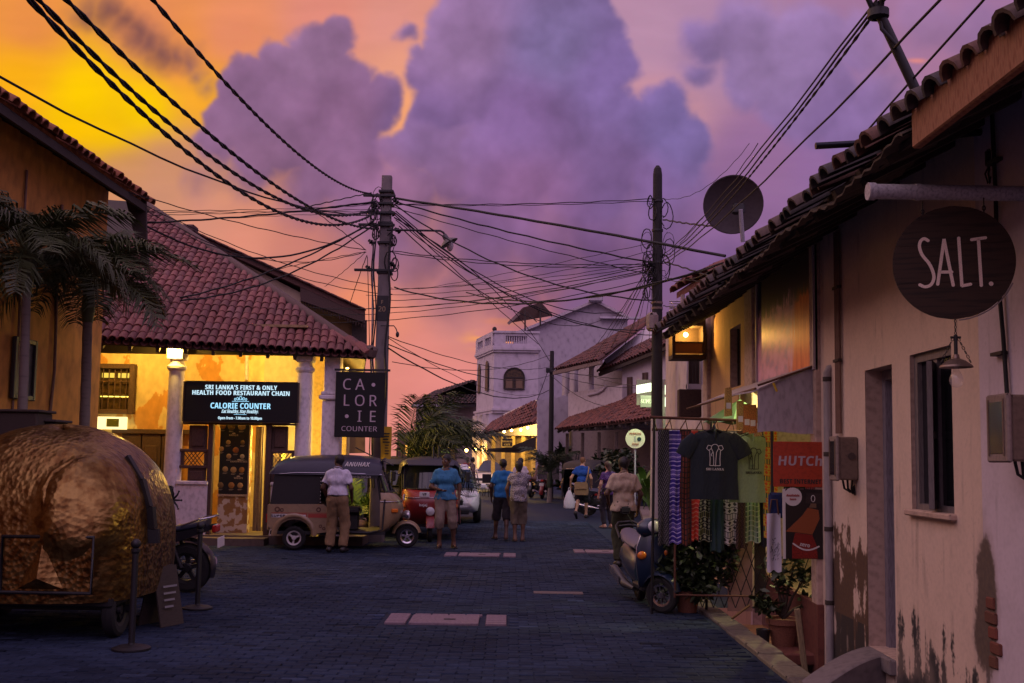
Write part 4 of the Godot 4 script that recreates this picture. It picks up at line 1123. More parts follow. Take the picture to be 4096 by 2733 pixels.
func make_restaurant():
	var pl = ramp_tex("plaster",31,0.03,[])
	var white = worn("lime_white",L(0.74,0.68,0.72),0.85,pl,Vector3(1.3,0.8,1.3))
	var wood = worn("carved_timber",L(0.095,0.05,0.038),0.75,ramp_tex("wood_grain",41,0.05,[]),Vector3(5,0.9,5))
	var woodh = worn("carved_timber_level",L(0.095,0.05,0.038),0.75,ramp_tex("wood_grain",41,0.05,[]),Vector3(0.9,5,5))
	var pw = mat("peeled_paint",L(1,1,1),0.9); pw.albedo_texture = peeled_wall()
	var plain = worn("yellow_render",L(0.6,0.42,0.18),0.9,pl,Vector3(1,1,1))
	var h = thing("restaurant","open fronted corner restaurant with yellow peeling wall, white columns and hipped red tile roof","restaurant")
	# floor, walls
	var b = MB.new(); b.span(Vector3(-9.6,-0.1,-26.0),Vector3(-2.75,0.16,-19.75)); b.span(Vector3(-5.75,-0.1,-19.75),Vector3(-4.5,0.13,-19.35))
	part("plinth",b,worn("floor_cement",L(0.13,0.095,0.08),0.5,pl,Vector3(1,1,1)),h)
	b = MB.new(); b.quad(Vector3(-9.6,0.16,-22.2),Vector3(-4.2,0.16,-22.2),Vector3(-4.2,4.2,-22.2),Vector3(-9.6,4.2,-22.2)); part("peeled_wall",b,pw,h)
	b = MB.new(); b.span(Vector3(-9.6,0.16,-22.5),Vector3(-4.2,4.2,-22.21)); b.span(Vector3(-9.8,0.16,-26.0),Vector3(-9.6,4.2,-19.9)); b.span(Vector3(-4.2,0.16,-26.0),Vector3(-4.0,4.2,-22.2)); b.span(Vector3(-9.6,0.16,-26.2),Vector3(-4.2,4.2,-26.0))
	part("inner_wall",b,plain,h)
	b = MB.new(); b.span(Vector3(-9.6,4.15,-26.0),Vector3(-4.0,4.2,-20.2)); part("ceiling",b,worn("ceiling_boards",L(0.35,0.24,0.12),0.85,pl,Vector3(1,1,1)),h)
	# columns
	for q in [[-6.43,-20.0],[-3.97,-20.0]]:
		b = MB.new(); var x = Transform3D(Basis(),Vector3(q[0],0.16,q[1]))
		b.lathe([Vector2(0.2,0),Vector2(0.2,0.12),Vector2(0.17,0.16),Vector2(0.165,0.9),Vector2(0.145,3.08),Vector2(0.165,3.1),Vector2(0.185,3.13),Vector2(0.185,3.17),Vector2(0.15,3.2),Vector2(0.11,3.36)],28,x)
		var c = part("column",b,white,h)
		b = MB.new(); b.cbox(Vector3(q[0],3.6,q[1]),Vector3(0.34,0.3,0.34),0.02); part("capital",b,white,c)
	b = MB.new(); b.span(Vector3(-3.62,0.16,-20.35),Vector3(-3.28,2.72,-19.98)); b.cbox(Vector3(-3.45,2.78,-20.16),Vector3(0.46,0.09,0.48),0.02); b.cbox(Vector3(-3.45,2.86,-20.16),Vector3(0.4,0.07,0.42),0.02); b.span(Vector3(-3.6,2.9,-20.33),Vector3(-3.3,3.72,-20.0))
	part("corner_pier",b,white,h)
	b = MB.new(); b.span(Vector3(-3.62,0.16,-21.6),Vector3(-3.36,2.7,-21.4)); part("side_pier",b,plain,h)
	# low front walls with a moulded top
	for q in [[-6.3,-5.72],[-4.52,-4.05]]:
		b = MB.new(); b.span(Vector3(q[0],0.16,-20.1),Vector3(q[1],1.08,-19.86)); b.cbox(Vector3((q[0] + q[1]) / 2,1.12,-19.98),Vector3(q[1] - q[0] + 0.02,0.07,0.32),0.015); b.span(Vector3(q[0],0.0,-20.12),Vector3(q[1],0.2,-19.82))
		part("low_wall",b,white,h)
	# timber screen: beam, posts, panels and lattice
	var sc = Node3D.new(); sc.name = "timber_screen"; h.add_child(sc,true)
	b = MB.new(); b.cbox(Vector3(-5.12,2.27,-19.98),Vector3(2.26,0.09,0.14),0.01); part("beam",b,woodh,sc)
	for x in [-5.7,-4.6]:
		b = MB.new(); b.cbox(Vector3(x,1.2,-19.95),Vector3(0.1,2.08,0.13),0.012); part("post",b,wood,sc)
	for q in [[-6.02,0.44,1],[-4.34,0.4,-1]]:
		for r in [[1.98,0.46],[1.26,0.28]]:
			b = MB.new(); b.cbox(Vector3(q[0] + 0.06 * q[2],r[0],-19.98),Vector3(q[1] - 0.1,r[1],0.06),0.01); b.cbox(Vector3(q[0] + 0.06 * q[2],r[0],-19.94),Vector3(q[1] - 0.2,r[1] - 0.12,0.03),0.012); part("panel",b,wood,sc)
		for y in [1.73,1.42]:
			b = MB.new(); b.cbox(Vector3(q[0],y,-19.97),Vector3(q[1] + 0.1,0.06,0.1),0.01); part("rail",b,woodh,sc)
		for s in 2:
			for k in 9:
				var x0 = q[0] - q[1] / 2 + (k - 2.2) * q[1] / 6.0
				var x1 = x0 + (0.2 if s == 0 else -0.2)
				if minf(x0,x1) < q[0] - q[1] / 2 - 0.02 or maxf(x0,x1) > q[0] + q[1] / 2 + 0.02: continue
				b = MB.new(); b.bar(Vector3(x0,1.45,-19.97 + s * 0.016),Vector3(x1,1.7,-19.97 + s * 0.016),0.016,0.012,Vector3.BACK); part("lattice_bar",b,wood,sc)
		for s in [-1,1]:
			b = MB.new(); b.span(Vector3(q[0] + s * q[1] / 2 - 0.025,1.42,-20.0),Vector3(q[0] + s * q[1] / 2 + 0.025,1.74,-19.94)); part("stile",b,wood,sc)
	# back: barred window, counter light, panelled doors
	var wn = Node3D.new(); wn.name = "window"; h.add_child(wn,true)
	var wc = Vector3(-8.395,3.011,-22.1)
	b = MB.new()
	for s in [-1,1]:
		b.cbox(wc + Vector3(s * 0.37,0,0.02),Vector3(0.11,1.06,0.14),0.01); b.cbox(wc + Vector3(0,s * 0.48,0.02),Vector3(0.64,0.1,0.14),0.01)
	part("frame",b,wood,wn)
	b = MB.new(); b.span(wc - Vector3(0.32,0.43,0.06),wc + Vector3(0.32,0.43,-0.04)); part("pane",b,worn("window_back",L(0.10,0.055,0.02),0.4,ramp_tex("picture",91,0.012,[]),Vector3(2,2,2)),wn)
	for k in 5:
		b = MB.new(); b.span(wc + Vector3(-0.25 + k * 0.125 - 0.01,-0.43,0.03),wc + Vector3(-0.25 + k * 0.125 + 0.01,0.43,0.05)); part("bar",b,wood,wn)
	for y in [-0.14,0.16]:
		b = MB.new(); b.span(wc + Vector3(-0.32,y - 0.012,0.052),wc + Vector3(0.32,y + 0.012,0.066)); part("bar",b,wood,wn)
	b = MB.new(); b.span(wc + Vector3(-0.31,-0.17,-0.03),wc + Vector3(0.31,-0.15,-0.02)); part("light_strip",b,glow("strip_light",L(1.0,0.75,0.1),1.6),wn)
	b = MB.new(); b.span(wc + Vector3(-0.3,0.24,-0.03),wc + Vector3(-0.02,0.34,-0.02)); b.span(wc + Vector3(0.04,0.24,-0.03),wc + Vector3(0.3,0.34,-0.02)); part("light_panel",b,glow("strip_light_low",L(0.9,0.6,0.08),0.5),wn)
	var lc = Vector3(-8.367,2.285,-21.9)
	b = MB.new(); b.span(lc - Vector3(0.3,0.13,0.1),lc + Vector3(0.3,0.13,0.0)); var lbx = part("light_box",b,glow("counter_light",L(0.95,0.75,0.3),0.85),h)
	b = MB.new(); b.span(lc + Vector3(-0.1,-0.08,0.0),lc + Vector3(0.16,0.09,0.006)); part("sign_print",b,mat("green_print",L(0.12,0.14,0.03),0.5),lbx)
	for k in 3:
		var x = -7.997 + k * 0.42
		b = MB.new(); b.cbox(Vector3(x,1.12,-22.12),Vector3(0.4,1.9,0.08),0.012)
		var dr = part("timber_door",b,wood,h)
		for y in [0.62,1.5]:
			b = MB.new(); b.cbox(Vector3(x,y,-22.07),Vector3(0.27,0.66,0.05),0.02); part("panel",b,wood,dr)
	b = MB.new(); b.span(Vector3(-8.4,2.08,-22.18),Vector3(-6.6,2.17,-22.04)); part("lintel",b,woodh,h)
	# white pier with the menu board, doorway with a grey hanging and the bright inner room
	b = MB.new(); b.span(Vector3(-5.66,0.16,-20.6),Vector3(-5.08,2.6,-20.4)); part("menu_pier",b,worn("stained_white",L(0.56,0.46,0.36),0.9,ramp_tex("stain",93,0.012,[[0.0,L(0.5,0.3,0.12)],[0.46,L(0.55,0.36,0.17)],[0.52,L(0.95,0.95,0.95)],[1.0,1.0]]),Vector3(1.4,1.4,1.4)),h)
	b = MB.new(); b.span(Vector3(-4.9,0.16,-21.0),Vector3(-4.62,2.25,-20.9)); part("door_leaf",b,wood,h)
	b = MB.new()
	for k in 5: b.cbox(Vector3(-5.03 + k * 0.032,1.2,-20.72 + 0.012 * (k % 2)),Vector3(0.036,2.05,0.03),0.008)
	part("hanging",b,worn("grey_hanging",L(0.16,0.11,0.1),0.9,pl,Vector3(4,1,4)),h)
	b = MB.new(); b.span(Vector3(-4.64,0.16,-21.3),Vector3(-4.56,2.2,-21.25)); part("inner_room_wall",b,worn("bright_render",L(0.75,0.6,0.2),0.9,pl,Vector3(1,1,1)),h)
	b = MB.new(); b.rod(Vector3(-5.641,3.868,-22.1),Vector3(-5.618,3.247,-22.1),0.035,10); part("drain_pipe",b,white,h)
	b = MB.new(); b.span(Vector3(-5.5,2.84,-22.19),Vector3(-4.25,2.87,-22.16)); b.span(Vector3(-5.5,2.5,-22.19),Vector3(-4.3,2.66,-22.12)); part("wall_batten",b,wood,h)
	# roof
	make_restaurant_roof(h)
	# menu
	var mt = thing("menu_board","tall black menu board with rows of food pictures at the restaurant door","menu board",Vector3(-5.37,1.65,-20.38))
	b = MB.new(); b.cbox(Vector3(0,0,0),Vector3(0.56,1.5,0.03),0.006); part("board",b,mat("menu_black",L(0.008,0.007,0.006),0.5),mt)
	b = MB.new(); b.span(Vector3(-0.3,-0.79,-0.015),Vector3(0.3,-0.752,0.02)); b.span(Vector3(0.282,-0.75,-0.015),Vector3(0.31,0.75,0.02)); part("frame",b,worn("pale_frame",L(0.5,0.36,0.2),0.7,pl,Vector3(3,3,3)),mt)
	var print_white = mat("menu_print",L(0.4,0.3,0.18),0.6)
	for q in [["BREAKFAST",-0.1,0.69],["GRILLS",-0.02,0.39],["SANDWICHES",0.1,-0.12],["WRAPS",0.1,-0.44]]:
		text("heading",q[0],0.034,Vector3(q[1],q[2],0.016),Basis(),print_white,mt,true,"Droid Serif",0.003)
		b = MB.new(); b.lathe([Vector2(0.035,0),Vector2(0.035,0.003),Vector2(0.0001,0.003)],10,xf(Vector3(q[1],q[2] + 0.035,0.015),Basis(Vector3.RIGHT,PI / 2) * Basis.from_scale(Vector3(1,1,0.4)))); part("ornament",b,print_white,mt)
	var foods = [L(0.36,0.12,0.02),L(0.5,0.3,0.1),L(0.42,0.18,0.03),L(0.3,0.05,0.02),L(0.45,0.34,0.2),L(0.22,0.12,0.03)]
	for q in [[-0.24,0.56,0.06],[-0.07,0.56,0.075],[0.13,0.56,0.075],[-0.12,0.25,0.045],[0.16,0.25,0.045],[-0.25,0.12,0.05],[0.03,0.1,0.06],[-0.1,-0.02,0.05],[0.16,-0.02,0.045],[-0.16,-0.27,0.055],[0.0,-0.28,0.06],[0.16,-0.28,0.055],[-0.24,-0.58,0.06],[-0.03,-0.58,0.06],[0.14,-0.58,0.055]]:
		b = MB.new(); b.lathe([Vector2(q[2],0),Vector2(q[2] * 0.95,0.004),Vector2(q[2] * 0.5,0.012),Vector2(0.0001,0.014)],14,xf(Vector3(q[0],q[1],0.015),Basis(Vector3.RIGHT,PI / 2)),true)
		var fm = worn("food_%d" % (rng.randi() % 6),foods[rng.randi() % 6],0.7,ramp_tex("food",95,0.06,[[0.0,0.15],[0.45,0.6],[0.6,1.2],[1.0,1.6]]),Vector3(6,6,6))
		var dish = part("dish_print",b,fm,mt)
		for k in 2:
			b = MB.new(); b.span(Vector3(q[0] - 0.045,q[1] - q[2] - 0.02 - k * 0.014,0.0155),Vector3(q[0] + 0.045 - 0.02 * k,q[1] - q[2] - 0.014 - k * 0.014,0.0175)); part("caption",b,print_white,dish)
	# lit sign over the door
	var st = thing("lit_sign","wide black sign with glowing white words about the health food restaurant","sign",Vector3(-5.121,2.654,-19.75),-0.02)
	b = MB.new(); b.cbox(Vector3(0,0,-0.03),Vector3(2.15,0.74,0.06),0.008); part("panel",b,mat("sign_black",L(0.006,0.006,0.007),0.85),st)
	b = MB.new()
	for s in [-1,1]: b.span(Vector3(s * 1.087 - 0.012,-0.38,-0.07),Vector3(s * 1.087 + 0.012,0.38,0.006))
	b.span(Vector3(-1.07,0.372,-0.07),Vector3(1.07,0.392,0.006)); b.span(Vector3(-1.07,-0.392,-0.07),Vector3(1.07,-0.372,0.006)); part("frame",b,mat("sign_frame",L(0.06,0.05,0.04),0.4,0.5),st)
	var lit = glow("sign_letters",L(0.36,0.74,1.0),0.55); var lit2 = glow("sign_letters_white",L(0.6,0.85,1.0),0.5)
	text("lit_line","SRI LANKA'S FIRST & ONLY",0.082,Vector3(0.0,0.275,0.004),Basis(),lit2,st,true,"Droid Sans",0.01,0.95)
	text("lit_line","HEALTH FOOD RESTAURANT CHAIN",0.082,Vector3(0.0,0.17,0.004),Basis(),lit2,st,true,"Droid Sans",0.01,0.98)
	text("lit_name","CALORIE COUNTER",0.105,Vector3(0.0,-0.075,0.004),Basis(),lit,st,true,"Droid Sans",0.01,0.87)
	text("lit_line","Eat Healthy, Stay Healthy.",0.062,Vector3(0.0,-0.178,0.004),Basis(Vector3(1,0,0),Vector3(0.22,1,0),Vector3(0,0,1)),lit2,st,true,"Droid Serif",0.01,0.62)
	text("lit_line","Open from - 7.00am to 10.00pm",0.05,Vector3(0.0,-0.305,0.004),Basis(),lit2,st,true,"Droid Sans",0.01,0.8)
	b = MB.new()
	for q in [[0,0.075,0.036],[-0.06,0.062,0.028],[0.06,0.062,0.028],[-0.105,0.05,0.022],[0.105,0.05,0.022],[-0.03,0.055,0.018],[0.03,0.055,0.018]]: b.tube(ring_path(Vector3(q[0],q[1],0.004),q[2],0),0.005,5,false)
	b.span(Vector3(-0.16,0.008,0),Vector3(0.16,0.016,0.008)); b.span(Vector3(-0.12,-0.238,0),Vector3(0.12,-0.232,0.008)); part("lit_ornament",b,lit,st)
	var al = AreaLight3D.new(); al.name = "light"; al.area_size = Vector2(1.8,0.5); al.light_color = Color(0.75,0.9,1.0); al.light_energy = 0.09; al.shadow_enabled = true
	st.add_child(al,true); al.position = Vector3(0,0,0.03); al.rotation.y = PI
	# lamps: one over the first column, one inside by the corner, tubes deep inside
	lamp("column_lamp","bright bulb lamp on top of the first white column under the eave",Vector3(-6.43,3.62,-19.74),0.045,L(1.0,0.62,0.1),26.0,0.5)
	lamp("corner_lamp","small bright bulb under the corner of the restaurant roof above the hanging sign",Vector3(-3.256,3.384,-20.6),0.03,L(1.0,0.55,0.1),22.0,0.22)
	lamp("veranda_lamp","bulb lamp hidden under the restaurant ceiling on the left",Vector3(-7.9,3.98,-20.8),0.05,L(1.0,0.58,0.1),10.0,1.5)
	lamp("veranda_lamp","bulb lamp hidden under the restaurant ceiling behind the lit sign",Vector3(-5.3,3.98,-20.8),0.05,L(1.0,0.58,0.1),10.0,1.5)
	lamp("room_lamp","bulb lamp in the room behind the restaurant doorway",Vector3(-4.45,1.9,-20.75),0.04,L(1.0,0.68,0.12),10.0,1.3)
	lamp("side_lamp","bulb lamp at the side of the restaurant behind the corner pillar",Vector3(-3.7,3.0,-22.8),0.04,L(1.0,0.6,0.1),10.0,1.6)

func lamp(called: String,label: String,o: Vector3,r: float,c: Color,e: float,power: float):
	var t = thing(called,label,"lamp",o)
	bulb(t,Vector3.ZERO,r,c,e,power)
	var b = MB.new(); b.lathe([Vector2(r * 0.5,r * 0.8),Vector2(r * 0.55,r * 2.2),Vector2(0,r * 2.3)],10); part("socket",b,mat("lamp_socket",L(0.04,0.035,0.03),0.6),t)

func make_restaurant_roof(h):
	var tt = ramp_tex("tile_grain",61,0.05,[])
	var tms = []
	for k in 5: tms.append(worn("red_tile_%d" % k,[L(0.24,0.082,0.07),L(0.2,0.07,0.062),L(0.27,0.098,0.085),L(0.17,0.062,0.058),L(0.22,0.09,0.085)][k],0.8,tt,Vector3(2.5,2.5,2.5)))
	var dark = mat("old_dark_timber")
	var eL = Vector3(-8.17,3.763,-19); var eR = Vector3(-2.765,3.614,-19.8)   # eave line
	var ex = (eR - eL).normalized()
	var up = Vector3(0,0.5,-0.866)
	up = (up - ex * up.dot(ex)).normalized()
	var nrm = ex.cross(up).normalized()
	var len = (eR - eL).length()
	var top = Vector3(-9.701,7.591,-26.6)
	var hip = (top - eR)                          # hip line
	var hu = hip.dot(ex); var hv = hip.dot(up)
	var b = MB.new()
	var e3 = eR + ex * hu + up * hv
	var lt = eL + up * hv
	var off = nrm * -0.1
	b.poly(PackedVector3Array([eL + off - ex * 1.4,eR + off,e3 + off,lt + off - ex * 1.4]),nrm * 0.03)
	var br = Vector3(-4.35,eR.y,-30.0)
	b.poly(PackedVector3Array([eR + off,br + off,Vector3(e3.x - 0.3,e3.y,-29.0) + off,e3 + off]),Vector3(-0.02,-0.03,0))
	var rf = part("roof",b,dark,h)
	var ts = []
	for k in 3: ts.append(barrel_tile([0.083,0.086,0.08][k],0.36,0.016).mesh())
	var chan = barrel_tile(0.07,0.36,0.012,5).mesh()
	var bas = Basis(ex,nrm,-up)
	var made = 0; var rest = []; var pans = []
	for r in 27:
		var n = int(len / 0.158)
		for k in n:
			var x = k * 0.158 + 0.05
			var y = r * 0.3 + 0.12
			var lim = len + hu * y / hv       # the hip cuts the row
			if x > lim - 0.1: continue
			var o = xf(eL + ex * (x + rng.randf_range(-0.007,0.007)) + up * (y + rng.randf_range(-0.015,0.015)) + nrm * (0.02 + rng.randf_range(-0.004,0.008)),bas * yaw(rng.randf_range(-0.035,0.035)) * Basis(Vector3.RIGHT,-0.035))
			pans.append(xf(eL + ex * (x + 0.079) + up * y + nrm * -0.015,bas * Basis(Vector3.BACK,PI) * Basis(Vector3.RIGHT,0.03)))
			if made < 300 and x > 0.4:
				part("roof_tile",ts[rng.randi() % 3],tms[rng.randi() % 5],rf).transform = o; made += 1
			else: rest.append(o)
	for q in 5:
		var some = []
		for k in range(q,rest.size(),5): some.append(rest[k])
		many("roof_tiles",ts[q % 3],tms[q],some,rf)
	many("channel_tiles",chan,tms[3],pans,rf)
	# ridge tiles down the hip, in mortar
	var hl = hip.length(); var hd = hip / hl
	var hn = (nrm + Vector3(0.6,0.7,0.1)).normalized()
	var hb = look(-hd,hn)
	var rt = MB.new()
	var rr = []
	for e in 2:
		var q = PackedVector3Array()
		for s in 7:
			var a = PI * s / 6.0; q.append(Vector3(cos(a) * (0.13 + 0.015 * (1 - e)),sin(a) * 0.09 - 0.02,0.2 - 0.4 * e))
		rr.append(q)
	rt.grid(rr); rt.tri(rr[0][0],rr[0][3],rr[0][1]); rt.poly(rr[0],Vector3(0,0,-0.02))
	var rm = rt.mesh()
	var k = 0.1
	while k < hl:
		part("ridge_tile",rm,tms[[0,2,0,1][int(k * 7) % 4]],rf).transform = xf(eR + hd * k + hn * 0.07,hb * Basis(Vector3.RIGHT,0.09))
		k += 0.37
	var mo = MB.new(); mo.tube(PackedVector3Array([eR + hn * 0.01 - hd * 0.1,e3 + hn * 0.01]),0.1,8); part("mortar",mo,worn("mortar",L(0.14,0.09,0.08),0.95,tt,Vector3(4,4,4)),rf)
	mo = MB.new(); mo.cbox(eR + Vector3(0.08,0.03,0.02),Vector3(0.2,0.24,0.22),0.05,hb); part("corner_block",mo,mats["mortar"],rf)
	# rafter ends, wall plate, underside of the far hip eave
	for j in 10:
		var m = MB.new(); m.bar(eL + ex * (0.5 * j + 0.12) + up * -0.02 - nrm * 0.16,eL + ex * (0.5 * j + 0.12) + up * 1.5 - nrm * 0.16,0.06,0.09,nrm); part("rafter",m,dark,rf)
	var pb = MB.new(); pb.span(Vector3(-9.4,3.58,-20.15),Vector3(-3.1,3.74,-20.0)); part("wall_plate",pb,dark,h)
	pb = MB.new(); pb.bar(eL + up * 0.05 - nrm * 0.09,eR + up * 0.05 - nrm * 0.09,0.12,0.05,nrm); part("eave_board",pb,dark,rf)


# ---- houses further along the street
func tile_quad(called: String,a: Vector3,b: Vector3,d: Vector3,e: Vector3,pitch: float,row: float,m,parent,named := 0,tms = null):   # rows of barrel tiles over a roof face: a-b is the eave,e-d the top
	var up0 = e - a; var ex = (b - a).normalized()
	var n = ex.cross(up0).normalized()
	if n.y < 0: n = -n
	var rows = int(maxf((e - a).length(),(d - b).length()) / row)
	var out = []
	for r in rows:
		var t = (r + 0.5) / rows
		var l = a.lerp(e,t); var g = b.lerp(d,t)
		var w = int((g - l).length() / pitch)
		var up = (e - a).lerp(d - b,0.5).normalized()
		for k in w:
			var x = (g - l).normalized()
			up = (up - x * up.dot(x)).normalized()
			out.append(xf(l + x * (k + 0.5) * pitch + n * (0.02 + rng.randf_range(-0.01,0.02)),Basis(x,n,-up) * yaw(rng.randf_range(-0.08,0.08)) * Basis(Vector3.RIGHT,rng.randf_range(-0.08,0.0))))
	var tile = barrel_tile(pitch * 0.52,row * 1.15,0.016,5).mesh()
	if tms == null: tms = [m]
	for q in tms.size():
		var some = []
		for k in range(q,out.size(),tms.size()): some.append(out[k])
		many(called,tile,tms[q],some,parent)

func make_far_houses():
	var pl = ramp_tex("plaster",31,0.03,[])
	var tt = ramp_tex("tile_grain",61,0.05,[])
	var stain = ramp_tex("wall_stain",35,0.018,[[0.0,0.55],[0.28,0.84],[0.55,0.96],[1.0,1.0]])
	var lav = worn("old_white_wall",L(0.50,0.44,0.50),0.9,stain,Vector3(0.5,0.3,0.5))
	var lav2 = worn("grey_white_wall",L(0.42,0.37,0.42),0.9,stain,Vector3(0.6,0.35,0.6))
	var beige = worn("beige_wall",L(0.46,0.34,0.25),0.9,stain,Vector3(0.5,0.3,0.5))
	var dark = mat("old_dark_timber")
	var black = mat("shaded_opening",L(0.07,0.04,0.032),0.6)  # dark brown standing in for the shade inside window openings
	var tiles = []
	for k in 4: tiles.append(worn("far_tile_%d" % k,[L(0.16,0.055,0.042),L(0.11,0.045,0.04),L(0.21,0.075,0.052),L(0.085,0.04,0.038)][k],0.85,tt,Vector3(1.5,1.5,1.5)))
	# --- gabled house behind the restaurant
	var h = thing("gabled_house","beige gabled house with dark verge rising behind the restaurant roof","house")
	var b = MB.new()
	b.poly(PackedVector3Array([Vector3(-10.137,1.669,-28),Vector3(-10.376,6.846,-28),Vector3(-8.824,7.588,-28),Vector3(-5.744,6.057,-28),Vector3(-5.605,1.737,-28)]),Vector3(-1.2,0,-7)); part("wall",b,beige,h)
	b = MB.new(); b.poly(PackedVector3Array([Vector3(-5.725,1.739,-28.6),Vector3(-5.868,6.176,-28.6),Vector3(-4.063,5.294,-28.6),Vector3(-3.968,1.765,-28.6)]),Vector3(-1.6,0,-6.4)); part("rear_wall",b,worn("ochre_far",L(0.42,0.26,0.12),0.9,stain,Vector3(0.5,0.3,0.5)),h)
	b = MB.new(); b.poly(PackedVector3Array([Vector3(-8.735,7.667,-27.7),Vector3(-3.946,5.566,-27.7),Vector3(-3.941,5.402,-27.7),Vector3(-8.728,7.501,-27.7)]),Vector3(-1.6,0,-7.5)); b.poly(PackedVector3Array([Vector3(-8.735,7.667,-27.7),Vector3(-10.384,6.836,-27.7),Vector3(-10.375,6.646,-27.7),Vector3(-8.728,7.501,-27.7)]),Vector3(-1.6,0,-7.5))
	var rf = part("roof",b,mats["far_tile_1"],h)
	for k in 26:
		var t0 = k / 26.0
		var o = Vector3(-8.752,7.69,-27.75).lerp(Vector3(-3.953,5.585,-27.75),t0 + 0.02)
		b = MB.new(); b.cbox(o,Vector3(0.2,0.05,0.3),0.015,Basis(Vector3.BACK,-0.42 + rng.randf_range(-0.06,0.06))); part("verge_tile",b,tiles[k % 4],rf)
	b = MB.new(); b.cbox(Vector3(-8.736,7.679,-27.7),Vector3(0.4,0.22,0.4),0.05); part("ridge_cap",b,tiles[3],rf)
	b = MB.new(); b.poly(PackedVector3Array([Vector3(-5.7,6.218,-27.75),Vector3(-3.949,5.432,-27.75),Vector3(-3.943,5.221,-27.75),Vector3(-5.686,5.806,-27.75)]),Vector3(0,0,0.04))
	for k in 24:
		var o = Vector3(-5.667,5.809,-27.77).lerp(Vector3(-3.969,5.199,-27.77),k / 23.0); b.tri(o + Vector3(-0.035,0.02,0),o + Vector3(0,-0.09 - 0.03 * (k % 3),0),o + Vector3(0.035,0.02,0))
	part("valance",b,worn("old_valance",L(0.09,0.05,0.045),0.9,tt,Vector3(2,2,2)),rf)
	b = MB.new(); b.poly(PackedVector3Array([Vector3(-5.693,5.075,-28.5),Vector3(-4.859,5.148,-28.5),Vector3(-4.843,4.607,-28.5),Vector3(-5.678,4.595,-28.5)]),Vector3(0,0,0.05)); b.poly(PackedVector3Array([Vector3(-4.41,5.36,-28.5),Vector3(-4.004,5.402,-28.5),Vector3(-3.977,4.381,-28.5),Vector3(-4.382,4.375,-28.5)]),Vector3(0,0,0.05)); part("window",b,worn("dark_glazing",L(0.06,0.04,0.03),0.4,tt,Vector3(1,1,1)),h)
	# --- two storey house with balcony on the right
	h = thing("balcony_house","two storey white house on the right with balcony columns and mossy red tile roofs","house")
	b = MB.new()
	b.poly(PackedVector3Array([Vector3(4.21,5.276,-39.803),Vector3(4.222,2.864,-39.777),Vector3(6.679,3.101,-34.355),Vector3(6.682,5.983,-34.348)]),Vector3(5,0,-2)); part("upper_wall",b,lav,h)
	b = MB.new(); b.poly(PackedVector3Array([Vector3(2.341,4.412,-43.204),Vector3(2.355,2.844,-43.172),Vector3(4.16,2.846,-39.189),Vector3(4.152,4.498,-39.207)]),Vector3(0.3,0,-0.14)); part("parapet",b,worn("stained_parapet",L(0.5,0.43,0.46),0.9,stain,Vector3(0.9,0.6,0.9)),h)
	b = MB.new(); b.tube(PackedVector3Array([Vector3(3.049,4.248,-41.544),Vector3(3.371,4.295,-40.833),Vector3(3.542,4.392,-40.456),Vector3(3.625,4.532,-40.272)]),0.05,8); part("rail_sweep",b,lav,h)
	b = MB.new(); b.poly(PackedVector3Array([Vector3(2.282,5.732,-47.445),Vector3(2.332,0.605,-47.334),Vector3(4.582,0.577,-42.37),Vector3(4.558,5.694,-42.423)]),Vector3(3,0,-1.3)); part("recess_wall",b,worn("recess_wall",L(0.36,0.31,0.34),0.9,stain,Vector3(1,1,1)),h)
	for q in [[1301.0,7.0],[1321.0,6.0],[1357.0,6.5]]:
		var c = [Vector3(2.304,4.431,-43.527),Vector3(2.689,4.46,-43.886),Vector3(3.174,4.376,-41.606)][[1301.0,1321.0,1357.0].find(q[0])]
		b = MB.new(); b.lathe([Vector2(0.1,-0.1),Vector2(0.1,0.0),Vector2(0.11,0.02),Vector2(0.1,0.95),Vector2(0.14,1.0),Vector2(0.14,1.08)],16,xf(c)); part("column",b,lav,h)
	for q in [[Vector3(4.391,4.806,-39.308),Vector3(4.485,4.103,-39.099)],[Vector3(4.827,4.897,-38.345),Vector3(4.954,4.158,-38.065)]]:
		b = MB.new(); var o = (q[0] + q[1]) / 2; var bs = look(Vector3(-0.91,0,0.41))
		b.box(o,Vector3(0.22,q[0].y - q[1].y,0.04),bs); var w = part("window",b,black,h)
		b = MB.new()
		for s in [-1,1]: b.box(o + bs.x * s * 0.12,Vector3(0.04,q[0].y - q[1].y,0.1),bs)
		part("frame",b,mat("far_frame",L(0.1,0.06,0.05)),w)
	# lower roof
	var p1 = [Vector3(1.834,2.885,-41.178),Vector3(5.774,3.149,-32.484),Vector3(6.268,4.634,-35.262),Vector3(2.363,3.32,-43.397)]
	b = MB.new(); b.poly(PackedVector3Array(p1),Vector3(0,-0.07,0)); rf = part("lower_roof",b,mats["far_tile_1"],h)
	tile_quad("roof_tiles",p1[0],p1[1],p1[2],p1[3],0.2,0.34,tiles[0],rf,0,[tiles[0],tiles[2],tiles[1],tiles[0],tiles[2]])
	for k in 22:
		var o = p1[0].lerp(p1[1],k / 22.0)
		b = MB.new(); b.bar(o + Vector3(0,-0.14,0),o + Vector3(0.8,0.3,-0.35),0.06,0.09); part("rafter",b,worn("pale_rafter",L(0.2,0.16,0.15),0.9,tt,Vector3(2,2,2)) if k % 2 else dark,rf)
	for k in 7:
		var o = p1[0].lerp(p1[1],0.03 + k / 7.5); o.y = 0
		b = MB.new(); b.cbox(o + Vector3(0.25,1.35,-0.1),Vector3(0.12,2.7,0.12),0.01); part("veranda_post",b,worn("veranda_post",L(0.12,0.085,0.08),0.9,tt,Vector3(1,1,1)),h)
